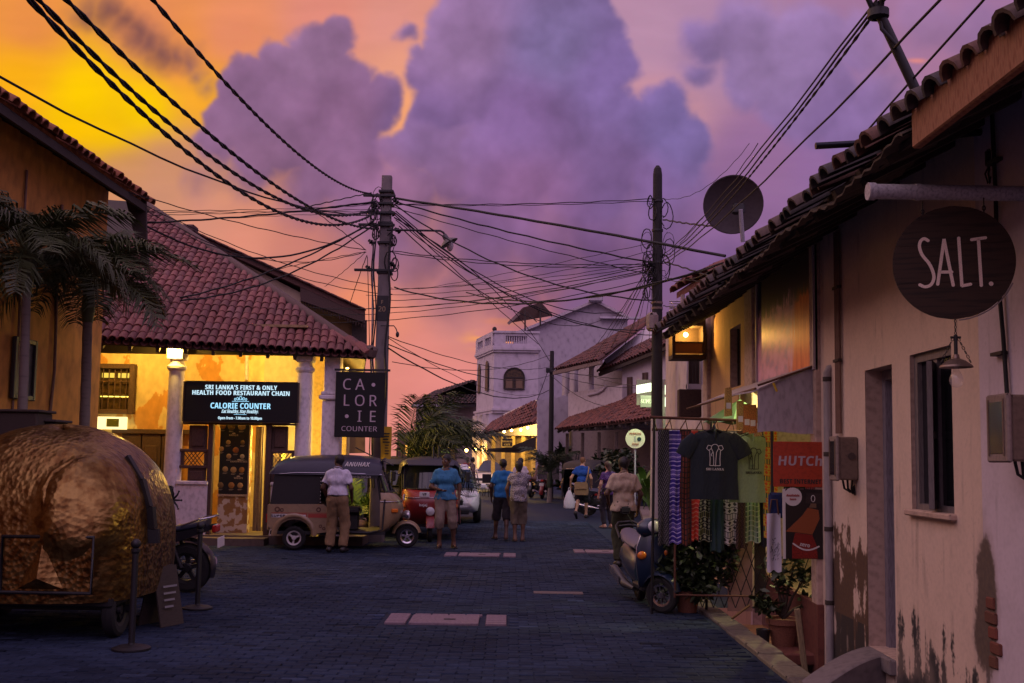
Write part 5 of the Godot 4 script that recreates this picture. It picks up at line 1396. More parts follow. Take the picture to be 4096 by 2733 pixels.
	b = MB.new(); b.poly(PackedVector3Array([Vector3(2.529,3.223,-46.415),Vector3(2.553,0.63,-46.362),Vector3(6.638,0.436,-37.348),Vector3(6.638,3.685,-37.347)]),Vector3(0.3,0,-0.14)); part("veranda_wall",b,worn("veranda_wall",L(0.24,0.19,0.19),0.9,stain,Vector3(1,1,1)),h)
	# balcony roof and the roof over the upper wall
	var p2 = [Vector3(1.738,5.313,-42.841),Vector3(3.363,5.445,-39.256),Vector3(5.377,7.13,-40.613),Vector3(5.582,7.615,-43.546)]
	b = MB.new(); b.poly(PackedVector3Array([p2[0],p2[1],p2[2],p2[3]]),Vector3(0,-0.06,0)); rf = part("balcony_roof",b,mats["far_tile_1"],h)
	tile_quad("roof_tiles",p2[0],p2[1],p2[2],p2[3],0.2,0.34,tiles[1],rf,0,[tiles[1],tiles[3],tiles[0]])
	b = MB.new(); b.bar(p2[0] + Vector3(0,-0.1,0),p2[1] + Vector3(0,-0.1,0),0.12,0.14); part("eave_board",b,worn("far_board",L(0.24,0.17,0.15),0.9,tt,Vector3(1,1,1)),rf)
	b = MB.new(); b.poly(PackedVector3Array([Vector3(3.588,5.586,-40.693),Vector3(5.302,6.899,-40.296),Vector3(6.051,6.893,-39.126),Vector3(5.885,5.784,-38.041),Vector3(3.825,5.176,-40.653)]),Vector3(0.6,0,-0.25)); part("gable_wall",b,lav,h)
	var p3 = [Vector3(3.43,5.131,-40.8),Vector3(6.584,6.091,-33.84),Vector3(6.913,6.794,-35.531),Vector3(3.897,5.698,-42.189)]
	b = MB.new(); b.poly(PackedVector3Array(p3),Vector3(0,-0.07,0)); rf = part("upper_roof",b,mats["far_tile_3"],h)
	tile_quad("roof_tiles",p3[0],p3[1],p3[2],p3[3],0.2,0.3,tiles[3],rf,0,[tiles[3],tiles[1],tiles[0]])
	b = MB.new(); b.bar(p3[0] + Vector3(0,-0.12,0),p3[1] + Vector3(0,-0.12,0),0.1,0.12); part("eave_board",b,dark,rf)
	# --- plain white wall between the cafe and the balcony house
	b = MB.new()
	var o = PackedVector3Array([Vector3(1.179,0.713,-46),Vector3(1.133,4.243,-46)])
	for q in [Vector3(1.555,4.307,-46),Vector3(2.034,4.391,-46),Vector3(2.263,4.491,-46),Vector3(2.415,4.666,-46),Vector3(2.529,4.706,-46),Vector3(2.57,0.733,-46)]: o.append(q)
	b.poly(o,Vector3(0,0,-0.3))
	tag(part("boundary_wall",b,lav2),"plain lavender grey wall with a swept top left of the balcony house","wall")
	b = MB.new(); b.span(Vector3(1.065,0.862,-43),Vector3(2.085,1.838,-43.3)); var gp = thing("gate","low white gate panel with flat rails behind the slim far pole","gate"); part("panel",b,worn("gate_grey",L(0.16,0.13,0.14),0.8,tt,Vector3(1,1,1)),gp)
	b = MB.new()
	for v in [Vector3(1.567,1.846,-42.9),Vector3(1.568,1.757,-42.9),Vector3(1.569,1.651,-42.9)]: b.cbox(v,Vector3(1.06,0.06,0.08),0.01)
	b.cbox(Vector3(1.074,1.324,-42.9),Vector3(0.1,1.1,0.1),0.01); b.cbox(Vector3(2.053,1.339,-42.9),Vector3(0.1,1.1,0.1),0.01); part("rails",b,lav,gp)
	# --- big gable behind
	h = thing("gable_house","large plain lavender gabled house behind the corner tower","house")
	b = MB.new(); b.poly(PackedVector3Array([Vector3(0.224,1.509,-66),Vector3(0.105,9.56,-66),Vector3(5.264,11.762,-66),Vector3(7.296,10.785,-66),Vector3(7.346,1.616,-66)]),Vector3(0,0,-9)); part("wall",b,lav2,h)
	b = MB.new(); b.poly(PackedVector3Array([Vector3(0.047,9.622,-65.6),Vector3(5.231,11.84,-65.6),Vector3(5.232,11.673,-65.6),Vector3(0.05,9.429,-65.6)]),Vector3(0,0,-9.6)); b.poly(PackedVector3Array([Vector3(5.231,11.84,-65.6),Vector3(7.362,10.787,-65.6),Vector3(7.362,10.621,-65.6),Vector3(5.232,11.673,-65.6)]),Vector3(0,0,-9.6)); part("roof",b,worn("pale_coping",L(0.5,0.42,0.46),0.8,pl,Vector3(1,1,1)),h)
	b = MB.new(); b.cbox(Vector3(5.223,11.825,-65.5),Vector3(0.9,0.35,0.5),0.08); part("ridge_cap",b,lav2,h)
	b = MB.new(); b.span(Vector3(5.521,10.759,-66),Vector3(8.299,10.635,-65.6)); part("roof_edge",b,lav,h)
	# --- corner tower with parapet and arched window
	h = thing("corner_tower","white two storey corner building with parapet, cornices and an arched dark window","house")
	b = MB.new()
	var c0 = Vector3(-1.011,0.311,-58); var c1 = Vector3(1.464,0.348,-58); var cl = Vector3(-2.09,0.251,-62.188); c0.y = 0; c1.y = 0; cl.y = 0
	var cb = cl + (c1 - c0)
	b.poly(PackedVector3Array([c0,c1,cb,cl]),Vector3(0,7.95,0)); part("wall",b,lav,h)
	var ring = func(y: float,hh: float,grow: float,called: String):
		var m = MB.new(); var sc = 1.0 + grow / 2.0
		var cc = (c0 + c1 + cb + cl) / 4
		var q = PackedVector3Array()
		for p in [c0,c1,cb,cl]: q.append(cc + (p - cc) * Vector3(sc,1,sc) + Vector3(0,y,0))
		m.poly(q,Vector3(0,hh,0)); part(called,m,lav,h)
	ring.call(7.6,0.12,0.12,"cornice"); ring.call(7.72,0.14,0.2,"cornice"); ring.call(7.86,0.12,0.14,"cornice"); ring.call(4.2,0.14,0.12,"string_course"); ring.call(4.34,0.12,0.2,"string_course"); ring.call(8.68,0.12,0.08,"coping")
	b = MB.new()
	for q in [[c0,c1,[[0.0,0.26],[0.74,1.0]]],[cl,c0,[[0.0,0.12],[0.44,0.56],[0.9,1.0]]]]:
		for s in q[2]: b.bar(q[0].lerp(q[1],s[0]) + Vector3(0,8.33,-0.1),q[0].lerp(q[1],s[1]) + Vector3(0,8.33,-0.1),0.22,0.72)
		b.bar(q[0] + Vector3(0,8.03,-0.1),q[1] + Vector3(0,8.03,-0.1),0.2,0.14); b.bar(q[0] + Vector3(0,8.6,-0.1),q[1] + Vector3(0,8.6,-0.1),0.2,0.14)
	part("parapet",b,lav,h)
	for k in 9:
		var p = c0.lerp(c1,0.29 + k * 0.053); b = MB.new(); b.cbox(p + Vector3(0,8.32,-0.1),Vector3(0.06,0.44,0.1),0.015); part("baluster",b,lav,h)
	for k in 8:
		var p = cl.lerp(c0,0.16 + k * 0.1); b = MB.new(); b.cbox(p + Vector3(0,8.32,-0.1),Vector3(0.1,0.44,0.12),0.015); part("baluster",b,lav,h)
	b = MB.new(); b.ball(c0 + Vector3(0,8.9,-0.1),Vector3(0.13,0.14,0.13)); part("finial",b,dark,h)
	var aw = Vector3(0.131,5.965,-57.97)
	var ao = PackedVector3Array([aw + Vector3(-0.56,-0.42,0),aw + Vector3(0.56,-0.42,0)])
	for k in 13: ao.append(aw + Vector3(cos(PI * k / 12.0) * 0.56,0.22 + sin(PI * k / 12.0) * 0.54,0))
	b = MB.new(); b.poly(ao,Vector3(0,0,0.02)); var win = part("arched_window",b,worn("window_back",L(0.10,0.055,0.02),0.4,ramp_tex("picture",91,0.012,[]),Vector3(2,2,2)),h)
	var ap = PackedVector3Array(); for q in ao: ap.append(q + Vector3(0,0,0.05))
	ap.append(ap[0]); b = MB.new(); b.tube(ap,0.045,6); b.span(aw + Vector3(-0.03,-0.42,0.02),aw + Vector3(0.03,0.2,0.07)); b.span(aw + Vector3(-0.55,0.18,0.02),aw + Vector3(0.55,0.25,0.07)); part("frame",b,mat("dark_frame",L(0.03,0.02,0.018)),win)
	b = MB.new(); b.span(aw + Vector3(-0.46,-0.36,0.022),aw + Vector3(-0.1,0.14,0.03)); b.span(aw + Vector3(0.1,-0.36,0.022),aw + Vector3(0.46,0.14,0.03)); part("pane",b,mat("dusty_pane",L(0.16,0.10,0.06),0.3),win)
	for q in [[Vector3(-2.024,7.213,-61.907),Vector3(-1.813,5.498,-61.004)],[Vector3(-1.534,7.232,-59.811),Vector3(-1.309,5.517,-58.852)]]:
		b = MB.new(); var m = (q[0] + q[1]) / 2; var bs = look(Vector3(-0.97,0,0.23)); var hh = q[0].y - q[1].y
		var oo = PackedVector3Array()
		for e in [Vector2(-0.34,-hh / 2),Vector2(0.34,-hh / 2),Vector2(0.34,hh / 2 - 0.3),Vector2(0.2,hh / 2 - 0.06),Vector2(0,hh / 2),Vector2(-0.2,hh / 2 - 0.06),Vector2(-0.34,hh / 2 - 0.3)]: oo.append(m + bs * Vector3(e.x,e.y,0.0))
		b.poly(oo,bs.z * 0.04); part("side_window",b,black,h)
	b = MB.new()
	for s in [0.0,0.3,0.62,0.96]: b.bar(cl.lerp(c0,s) + Vector3(-0.05,0,0),cl.lerp(c0,s) + Vector3(-0.05,4.2,0),0.3,0.3)
	part("pilaster",b,lav,h)
	b = MB.new(); b.bar(cl.lerp(c0,0.38) + Vector3(-0.06,1.5,0),cl.lerp(c0,0.56) + Vector3(-0.06,1.5,0),0.1,2.9); b.bar(cl.lerp(c0,0.72) + Vector3(-0.06,1.3,0),cl.lerp(c0,0.86) + Vector3(-0.06,1.3,0),0.1,2.4); part("door",b,worn("warm_door",L(0.3,0.2,0.1),0.9,pl,Vector3(1,1,1)),h)
	# roof terrace shelter
	var t = thing("roof_shelter","small tilted sheet roof on posts above the corner tower terrace","shelter")
	b = MB.new(); b.poly(PackedVector3Array([Vector3(-0.273,9.703,-61),Vector3(0.586,10.569,-61),Vector3(1.713,11.199,-63),Vector3(2.411,10.461,-63)]),Vector3(0,-0.08,0)); part("sheet_roof",b,worn("rusty_sheet",L(0.11,0.06,0.04),0.8,tt,Vector3(1,1,1)),t)
	b = MB.new(); b.poly(PackedVector3Array([Vector3(-0.322,9.625,-60.8),Vector3(0.383,10.279,-60.8),Vector3(0.436,10.151,-60.8),Vector3(-0.218,9.523,-60.8)]),Vector3(0,0,-0.2)); part("edge_board",b,worn("far_board",L(0.24,0.17,0.15),0.9,tt,Vector3(1,1,1)),t)
	for q in [[Vector3(0.716,10.416,-61),Vector3(0.734,9.125,-61)],[Vector3(1.636,10.889,-62),Vector3(1.652,9.628,-62)]]:
		b = MB.new(); b.bar(q[0],q[1],0.1,0.1); b.bar(q[0] + Vector3(0.1,-0.1,0),q[0] + Vector3(0.7,-0.7,0),0.05,0.05); part("post",b,dark,t)
	# --- cafe with lamps under the eave
	h = thing("cafe","low cafe with lamps under a mossy tile eave and dark awning beside the tower","cafe")
	var p4 = [Vector3(-1.466,2.872,-52),Vector3(1.175,3.375,-48),Vector3(1.211,4.468,-50),Vector3(-0.996,3.41,-53)]
	b = MB.new(); b.poly(PackedVector3Array(p4),Vector3(0,-0.08,0)); rf = part("roof",b,mats["far_tile_1"],h)
	tile_quad("roof_tiles",p4[0],p4[1],p4[2],p4[3],0.22,0.32,tiles[1],rf,0,[tiles[0],tiles[1],tiles[2]])
	b = MB.new(); b.poly(PackedVector3Array([Vector3(-1,3.461,-53.2),Vector3(-0.296,3.977,-52.6),Vector3(0.35,4.222,-51.6),Vector3(1.218,4.527,-50.3),Vector3(1.24,2.81,-50.3),Vector3(-0.99,2.842,-53.2)]),Vector3(0,0,-0.3)); part("gable_coping",b,lav,h)
	b = MB.new(); b.poly(PackedVector3Array([Vector3(-1.239,3.199,-54.2),Vector3(1.256,3.69,-51.4),Vector3(1.296,0.602,-51.4),Vector3(-1.194,0.507,-54.2)]),Vector3(0,0,-0.3)); part("wall",b,worn("cafe_wall",L(0.5,0.36,0.14),0.9,pl,Vector3(0.6,0.6,0.6)),h)
	for k in 5:
		var q = Vector3(-0.884,2.177,-52.8).lerp(Vector3(1.117,2.189,-51),k / 4.0); q.y = 0
		b = MB.new(); b.cbox(q + Vector3(0,1.4,0),Vector3(0.2,2.8,0.2),0.02); part("pillar",b,mats["cafe_wall"],h)
	b = MB.new(); b.poly(PackedVector3Array([Vector3(-1.085,2.135,-49),Vector3(-0.046,2.208,-47),Vector3(1.096,2.672,-46),Vector3(1.103,2.138,-46),Vector3(0.345,1.939,-46.5),Vector3(-1.082,1.993,-49)]),Vector3(0,0,-0.15)); part("awning",b,worn("dark_canvas",L(0.022,0.016,0.014),0.9,pl,Vector3(1,1,1)),h)
	for q in [Vector3(-0.333,2.979,-50.5),Vector3(0.023,3.039,-50.2),Vector3(0.457,3.056,-49.8),Vector3(0.781,3.152,-49.4)]:
		var lt = thing("cafe_lamp",["first warm lamp from the left under the cafe eave","second warm lamp from the left under the cafe eave","third warm lamp from the left under the cafe eave","rightmost warm lamp under the cafe eave"][taken.get(str(get_instance_id()) + "/cafe_lamp",-1) + 1],"lamp",q,0.0,"lamps under the cafe eave")
		bulb(lt,Vector3.ZERO,0.06,L(1.0,0.62,0.14),24.0,0.8)
	t = thing("cafe_sign","small dark sign with gold words hanging before the cafe","sign",Vector3(-0.164,2.394,-46.5))
	b = MB.new()
	var so = PackedVector3Array()
	for q in [Vector2(-0.22,-0.2),Vector2(0.22,-0.2),Vector2(0.25,-0.15),Vector2(0.25,0.15),Vector2(0.22,0.2),Vector2(-0.22,0.2),Vector2(-0.25,0.15),Vector2(-0.25,-0.15)]: so.append(Vector3(q.x,q.y,0))
	b.poly(so,Vector3(0,0,-0.04)); part("board",b,mat("sign_brown",L(0.03,0.012,0.006),0.5),t)
	var sp = PackedVector3Array(); for q in so: sp.append(q * 0.95 + Vector3(0,0,0.006))
	sp.append(sp[0])
	b = MB.new(); b.tube(sp,0.012,5); var gold = glow("gold_letters",L(0.6,0.3,0.05),0.5); part("lit_edge",b,gold,t)
	text("lit_word","PEDLARS INN",0.065,Vector3(0,0.05,0.004),Basis(),gold,t,true,"Droid Serif",0.01,0.75); text("lit_word","CAFE",0.075,Vector3(0,-0.09,0.004),Basis(),gold,t,true,"Droid Serif",0.01)
	# wall lamps of the tower
	for q in [[Vector3(-2.548,2.127,-60),"left one of three warm wall lamps low on the tower"],[Vector3(-2.016,2.199,-59),"middle one of three warm wall lamps low on the tower"],[Vector3(-1.514,2.193,-57.6),"right one of three warm wall lamps low on the tower"]]:
		t = thing("wall_lamp",q[1],"lamp",q[0],0.0,"wall lamps of the tower")
		bulb(t,Vector3.ZERO,0.1,L(1.0,0.6,0.14),16.0,1.6)
		b = MB.new(); b.tube(PackedVector3Array([Vector3(0,0.16,0),Vector3(-0.02,0.4,0),Vector3(0.1,0.62,0),Vector3(0.3,0.66,0),Vector3(0.42,0.5,0)]),0.02,6); b.lathe([Vector2(0.16,0.08),Vector2(0.05,0.18),Vector2(0,0.2)],10); part("bracket",b,mat("black_steel"),t)
	# --- far dark roofed house, shops below it
	h = thing("far_house","dark tiled far house at the end of the street behind the round tree","house")
	b = MB.new(); b.poly(PackedVector3Array([Vector3(-7.533,5.817,-80),Vector3(-2.828,7.627,-80),Vector3(-2.322,8.086,-86),Vector3(-2.13,5.898,-80)]),Vector3(0,-0.2,0)); b.poly(PackedVector3Array([Vector3(-7.472,5.58,-78),Vector3(-5.963,6.838,-82),Vector3(-2.971,7.996,-84),Vector3(-2.401,5.722,-78)]),Vector3(0,-0.2,0)); rf = part("roof",b,worn("soot_tile",L(0.035,0.025,0.028),0.9,tt,Vector3(0.7,0.7,0.7)),h)
	tile_quad("roof_tiles",Vector3(-7.472,5.58,-78),Vector3(-2.401,5.722,-78),Vector3(-2.971,7.996,-84),Vector3(-5.963,6.838,-82),0.26,0.4,tiles[3],rf,0,[tiles[3],mats["soot_tile"]])
	b = MB.new(); b.span(Vector3(-7.251,5.661,-79.5),Vector3(-2.598,-0.034,-88)); part("wall",b,worn("far_wall",L(0.32,0.25,0.23),0.9,stain,Vector3(0.5,0.5,0.5)),h)
	b = MB.new(); b.span(Vector3(-7.408,5.646,-78),Vector3(-5.316,5.477,-77.9)); part("gutter",b,lav2,h)
	for q in [[Vector3(-7.236,1.832,-72),Vector3(-6.504,2.529,-72),0.9],[Vector3(-5.93,1.814,-70),Vector3(-5.016,2.582,-70),0.6],[Vector3(-4.631,1.826,-68),Vector3(-4.252,2.621,-68),1.0]]:
		t = thing("lit_shop",["lit shop front furthest left beyond the tuk-tuks","lit shop front below the round tree's left side","narrow lit shop front beside the dark awning"][taken.get(str(get_instance_id()) + "/lit_shop",-1) + 1],"shop",Vector3.ZERO,0.0,"lit shop fronts at the far end")
		b = MB.new(); b.span(q[0],q[1] + Vector3(0,0,-0.1)); part("lit_window",b,glow("shop_glow_%d" % int(q[2] * 10),L(0.95,0.42,0.08),q[2]),t)
		b = MB.new(); b.span(Vector3(q[0].x - 0.5,q[1].y + 0.02,q[0].z + 0.9),Vector3(q[1].x + 0.5,q[1].y + 0.16,q[0].z - 0.2)); b.span(Vector3(q[0].x - 0.6,0,q[0].z - 0.2),Vector3(q[1].x + 0.6,3.4,q[0].z - 3.0)); part("shop_wall",b,worn("shop_brown",L(0.15,0.09,0.07),0.9,stain,Vector3(1,1,1)),t)
	t = thing("far_sign","small dim green lettered sign under the round tree","sign",Vector3(-4.019,2.086,-64))
	b = MB.new(); b.cbox(Vector3.ZERO,Vector3(1.0,0.5,0.08),0.02); part("board",b,mat("sign_dim",L(0.03,0.015,0.012)),t)
	text("lit_word","Shalimar",0.2,Vector3(0,0,0.045),Basis(),glow("green_letters",L(0.3,0.36,0.08),0.6),t,true,"Droid Serif",0.01,0.75)
	# --- narrow house right behind the lantern, and the lit shop behind the right pole
	h = thing("narrow_house","narrow pale house behind the lantern with a barred window and red roof tip","house")
	b = MB.new(); b.span(Vector3(2.98,0,-16.2),Vector3(7.5,4.2,-20.2)); part("wall",b,worn("pale_lilac",L(0.5,0.42,0.44),0.9,stain,Vector3(0.6,0.4,0.6)),h)
	b = MB.new(); b.poly(PackedVector3Array([Vector3(2.717,4.452,-17.2),Vector3(3.29,4.714,-16.2),Vector3(4.18,5.346,-19),Vector3(3.591,5.222,-20.2)]),Vector3(0,-0.1,0)); rf = part("roof",b,tiles[2],h)
	tile_quad("roof_tiles",Vector3(2.717,4.466,-17.2),Vector3(3.29,4.728,-16.2),Vector3(4.18,5.362,-19),Vector3(3.591,5.239,-20.2),0.2,0.3,tiles[2],rf,0,[tiles[2],tiles[0]])
	b = MB.new(); b.span(Vector3(2.85,4.292,-17),Vector3(3.192,4.303,-16.4)); b.span(Vector3(2.766,4.233,-17.1),Vector3(2.822,4.392,-17)); part("eave_beam",b,worn("pale_lilac_trim",L(0.4,0.3,0.28),0.9,tt,Vector3(1,1,1)),h)
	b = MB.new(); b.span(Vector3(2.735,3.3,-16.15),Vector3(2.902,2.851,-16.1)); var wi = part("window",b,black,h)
	for k in 4:
		b = MB.new(); var q = Vector3(2.732,3.067,-16.05).lerp(Vector3(2.88,3.069,-16.05),k / 3.0); b.cbox(q,Vector3(0.016,0.46,0.016),0.002); part("bar",b,dark,wi)
	b = MB.new(); b.span(Vector3(2.69,3.303,-16.12),Vector3(2.71,2.774,-16)); b.span(Vector3(2.69,2.843,-16.12),Vector3(2.902,2.767,-15.95)); b.span(Vector3(2.913,3.306,-16.12),Vector3(2.931,2.838,-16)); part("surround",b,lav,wi)
	b = MB.new(); b.cbox(Vector3(2.707,2.541,-15.9),Vector3(0.34,0.42,0.2),0.01); tag(part("hanging_box",b,worn("brown_box",L(0.05,0.022,0.016),0.8,tt,Vector3(2,2,2))),"dark brown box fixed below the barred window of the narrow house","box")
	# ventilator slats seen over the roofs
	t = thing("roof_vent","pale slatted ventilator on the roofs right of the right pole","vent",Vector3(3.752,5.141,-24))
	for k in 9:
		b = MB.new(); b.cbox(Vector3(0,0.22 - k * 0.055,0),Vector3(0.26,0.02,0.12),0.004); part("slat",b,lav,t)
	h = thing("lit_shop","brightly lit shop behind the right pole with white glazed transoms","shop")
	b = MB.new(); b.span(Vector3(4.888,3.816,-27.5),Vector3(3.786,0.509,-27.6)); b.span(Vector3(3.762,3.799,-27.5),Vector3(3.294,3.13,-27.6)); part("shop_wall",b,worn("shop_render",L(0.22,0.18,0.16),0.9,stain,Vector3(1,1,1)),h)
	for k in 8:
		var q = Vector3(3.254,3.504,-27).lerp(Vector3(3.638,3.578,-27),k / 7.0); b = MB.new(); b.cbox(q,Vector3(0.05,0.22,0.03),0.005); part("lit_slat",b,glow("white_glow",L(0.8,0.95,0.62),1.0),h)
	for q in [[Vector3(3.891,3.592,-26.5),Vector3(4.102,3.351,-26.5)],[Vector3(3.892,3.281,-26.5),Vector3(4.102,3.041,-26.5)],[Vector3(4.146,3.595,-26.5),Vector3(4.268,3.11,-26.5)]]:
		b = MB.new(); b.span(q[0],q[1] + Vector3(0,0,0.03)); part("lit_pane",b,glow("white_glow",L(0.8,0.95,0.62),1.0),h)
	t = thing("shop_sign","grey sign board lettered SUPER J under the lit slats by the right pole","sign",Vector3(3.448,3.158,-26.4))
	b = MB.new(); b.cbox(Vector3.ZERO,Vector3(0.42,0.3,0.04),0.01,yaw(0.2)); part("board",b,mat("sign_grey",L(0.1,0.08,0.08),0.7),t)
	text("word","SUPER J",0.09,Vector3(0.0,0,0.026),yaw(0.2),mat("sign_pale",L(0.4,0.36,0.34)),t,true,"Droid Serif",0.006,0.8)
	var al = AreaLight3D.new(); al.name = "shop_light"; al.area_size = Vector2(1.4,0.9); al.light_color = Color(0.86,1.0,0.72); al.light_energy = 2.2; al.shadow_enabled = true
	h.add_child(al,true); al.position = Vector3(3.563,3.39,-26.2); al.basis = look(-Vector3(-0.42,-0.55,-0.25))
	# pavement and kerb before the lit shop
	b = MB.new(); b.poly(PackedVector3Array([Vector3(2.9,0,-22.0),Vector3(4.35,0,-35.5),Vector3(8,0,-35.5),Vector3(8,0,-22.0)]),Vector3(0,0.14,0)); struct("pavement",b,worn("pavement_concrete",L(0.22,0.17,0.14),0.9,ramp_tex("kerb_grain",9,0.03,[]),Vector3(1,1,1)))
	# round bus-stop style sign
	t = thing("round_street_sign","round white street sign with small lettering on a thin white post","sign",Vector3(3.202,0.415,-27))
	b = MB.new(); b.rod(Vector3(0,-0.1,0),Vector3(0,1.75,0),0.022,8); part("post",b,worn("white_pipe",L(0.4,0.38,0.42),0.6,pl,Vector3(4,4,4)),t)
	b = MB.new(); b.lathe([Vector2(0,-0.012),Vector2(0.25,-0.012),Vector2(0.25,0.012),Vector2(0,0.012)],32,xf(Vector3(3.198,2.231,-26.95) - Vector3(3.202,0.415,-27),Basis(Vector3.RIGHT,PI / 2))); part("disc",b,mat("sign_disc",L(0.6,0.55,0.42),0.5),t)
	var sc2 = Vector3(3.196,2.23,-26.93) - Vector3(3.202,0.415,-27)
	for q in [[0,0.13],[0,-0.14]]: text("word","PARKING" if q[1] > 0 else "ZONE",0.05,sc2 + Vector3(q[0],q[1],0.01),Basis(),mat("sign_red",L(0.3,0.04,0.02)),t,true)
	b = MB.new(); b.lathe([Vector2(0.055,0),Vector2(0.055,0.004),Vector2(0.0001,0.004)],20,xf(sc2 + Vector3(0.1,-0.01,0.006),Basis(Vector3.RIGHT,PI / 2))); part("emblem",b,mat("sign_navy",L(0.01,0.025,0.04)),t)
	b = MB.new(); b.span(sc2 + Vector3(-0.02,-0.07,0.004),sc2 + Vector3(0.02,0.07,0.008)); part("emblem",b,mat("sign_greyish",L(0.35,0.34,0.32)),t)


# ---- poles and the cables between them
func make_poles():
	var con = worn("pole_concrete",L(0.17,0.145,0.145),0.9,ramp_tex("wall_stain",35,0.018,[]),Vector3(1.2,0.5,1.2))
	var iron = mat("black_steel")
	var t = thing("utility_pole","square grey concrete utility pole on the left by the hanging restaurant sign","utility pole",Vector3(-2.62,0,-20.8))
	var b = MB.new()
	var rows = []
	for k in 9:
		var y = lerpf(-0.3,7.33,k / 8.0); var w = lerpf(0.15,0.098,k / 8.0)
		var q = PackedVector3Array()
		for e in [[-1,0.8],[-0.8,1],[0.8,1],[1,0.8],[1,-0.8],[0.8,-1],[-0.8,-1],[-1,-0.8]]: q.append(Vector3(e[0] * w + y * 0.004,y,e[1] * w))
		rows.append(q)
	b.grid(rows,true,true); part("shaft",b,con,t)
	b = MB.new(); b.box(Vector3(0.02,4.62,0.125),Vector3(0.235,0.5,0.012)); var pl2 = part("number_band",b,mat("band_black",L(0.02,0.018,0.02),0.7),t)
	var ylw = mat("number_paint",L(0.35,0.25,0.14),0.7)
	text("number","F",0.07,Vector3(0.01,4.74,0.133),Basis(),ylw,t); text("number","20",0.1,Vector3(0.01,4.6,0.133),Basis(),ylw,t)
	for y in [7.0,6.75,6.35,5.95,5.35]:
		b = MB.new(); b.cbox(Vector3(0.03,y,0),Vector3(0.3,0.05,0.3),0.008); part("band",b,iron,t)
	for q in [[5.38,0.34],[6.9,0.2],[6.3,0.28],[6.55,0.25]]:
		b = MB.new(); b.cbox(Vector3(-q[1] / 2,q[0],0.14),Vector3(q[1] + 0.45,0.05,0.06),0.008); part("cross_arm",b,iron,t)
	for q in [[-0.28,5.42],[-0.2,6.72],[0.22,6.8],[0.28,6.2],[-0.18,6.3],[0.2,5.5],[-0.24,5.95],[0.16,6.55]]:
		b = MB.new(); b.lathe([Vector2(0.03,-0.07),Vector2(0.055,-0.05),Vector2(0.03,-0.02),Vector2(0.055,0.01),Vector2(0.03,0.04),Vector2(0.03,0.07)],10,xf(Vector3(q[0],q[1],0.12),Basis(Vector3.BACK,0.9))); part("insulator",b,iron,t)
	for k in 26:   # loops of slack cable tied to the pole
		var s = -1.0 if k % 5 < 3 else 1.0
		var o = Vector3(s * rng.randf_range(0.12,0.26),[6.85,6.6,6.3,6.05,5.4][k % 5] + rng.randf_range(-0.18,0.15),rng.randf_range(0.02,0.2))
		var p = PackedVector3Array()
		var r = rng.randf_range(0.05,0.17)
		for j in 13: p.append(o + Vector3(cos(TAU * j / 12.0 + k) * r * 0.7,sin(TAU * j / 12.0 + k) * r * 1.3,sin(j * 1.1 + k) * 0.04))
		b = MB.new(); b.tube(p,rng.randf_range(0.007,0.014),5); part("cable_loop",b,mat("black_cable"),t)
	for q in [[0.17,0.022,0.05],[-0.16,0.016,0.0],[-0.2,0.012,0.03]]:
		var p = PackedVector3Array()
		for j in 22: p.append(Vector3(q[0] + 0.03 * sin(j * 0.9 + q[1] * 99.0) - 0.004 * j * signf(q[0]),6.3 - j * 0.25,0.16 + q[2]))
		b = MB.new(); b.tube(p,q[1],6); part("riser_cable",b,mat("black_cable"),t)
	b = MB.new(); b.rod(Vector3(-0.2,5.9,0.15),Vector3(-0.15,2.6,0.16),0.016,6); part("riser_pipe",b,worn("pale_pipe",L(0.3,0.26,0.28),0.6,ramp_tex("plaster",31,0.03,[]),Vector3(2,1,2)),t)
	# street lamp on an arm of the pole
	t = thing("street_lamp","unlit street lamp with a small shade on a long arm of the left pole","street lamp",Vector3(-2.394,6.188,-20.6))
	var e = Vector3(-1.479,6.184,-20.6) - Vector3(-2.394,6.188,-20.6); var hd = Vector3(-1.327,5.983,-20.6) - Vector3(-2.394,6.188,-20.6)
	b = MB.new(); b.tube(PackedVector3Array([Vector3(-0.15,0,0),e,e + Vector3(0.06,-0.03,0),hd + Vector3(-0.03,0.09,0)]),0.022,7); part("arm",b,iron,t)
	var tilt = Basis(Vector3.BACK,0.55)
	b = MB.new(); b.lathe([Vector2(0.2,-0.06),Vector2(0.14,-0.01),Vector2(0.06,0.04),Vector2(0.05,0.14),Vector2(0,0.15)],18,xf(hd,tilt)); b.lathe([Vector2(0,0.02),Vector2(0.06,0.03),Vector2(0.2,-0.061)],18,xf(hd,tilt)); part("shade",b,worn("lamp_enamel",L(0.11,0.1,0.1),0.5,ramp_tex("scuffed",71,0.04,[]),Vector3(4,4,4)),t)
	b = MB.new(); b.ball(hd + tilt * Vector3(0,-0.1,0),Vector3(0.07,0.13,0.07)); part("bulb",b,mat("dead_bulb",L(0.4,0.34,0.34),0.3),t)
	# small second lamp hook low on the pole
	b = MB.new(); var h0 = Vector3(-2.52,4.254,-20.6); b.tube(PackedVector3Array([h0 + Vector3(-0.1,0,0),Vector3(-2.356,4.257,-20.6),Vector3(-2.311,4.197,-20.6),Vector3(-2.292,4.136,-20.6)]),0.012,6); b.ball(Vector3(-2.282,4.084,-20.6),Vector3(0.035,0.06,0.035))
	tag(part("lamp_hook",b,iron),"small black hooked lamp holder low on the right side of the left pole","lamp")
	# right pole
	var wood = worn("tarred_pole",L(0.022,0.018,0.018),0.85,ramp_tex("wood_grain",41,0.05,[]),Vector3(4,0.6,4))
	t = thing("utility_pole","dark tarred utility pole on the right with a grey painted foot behind the sarongs","utility pole",Vector3(2.645,0,-19.0))
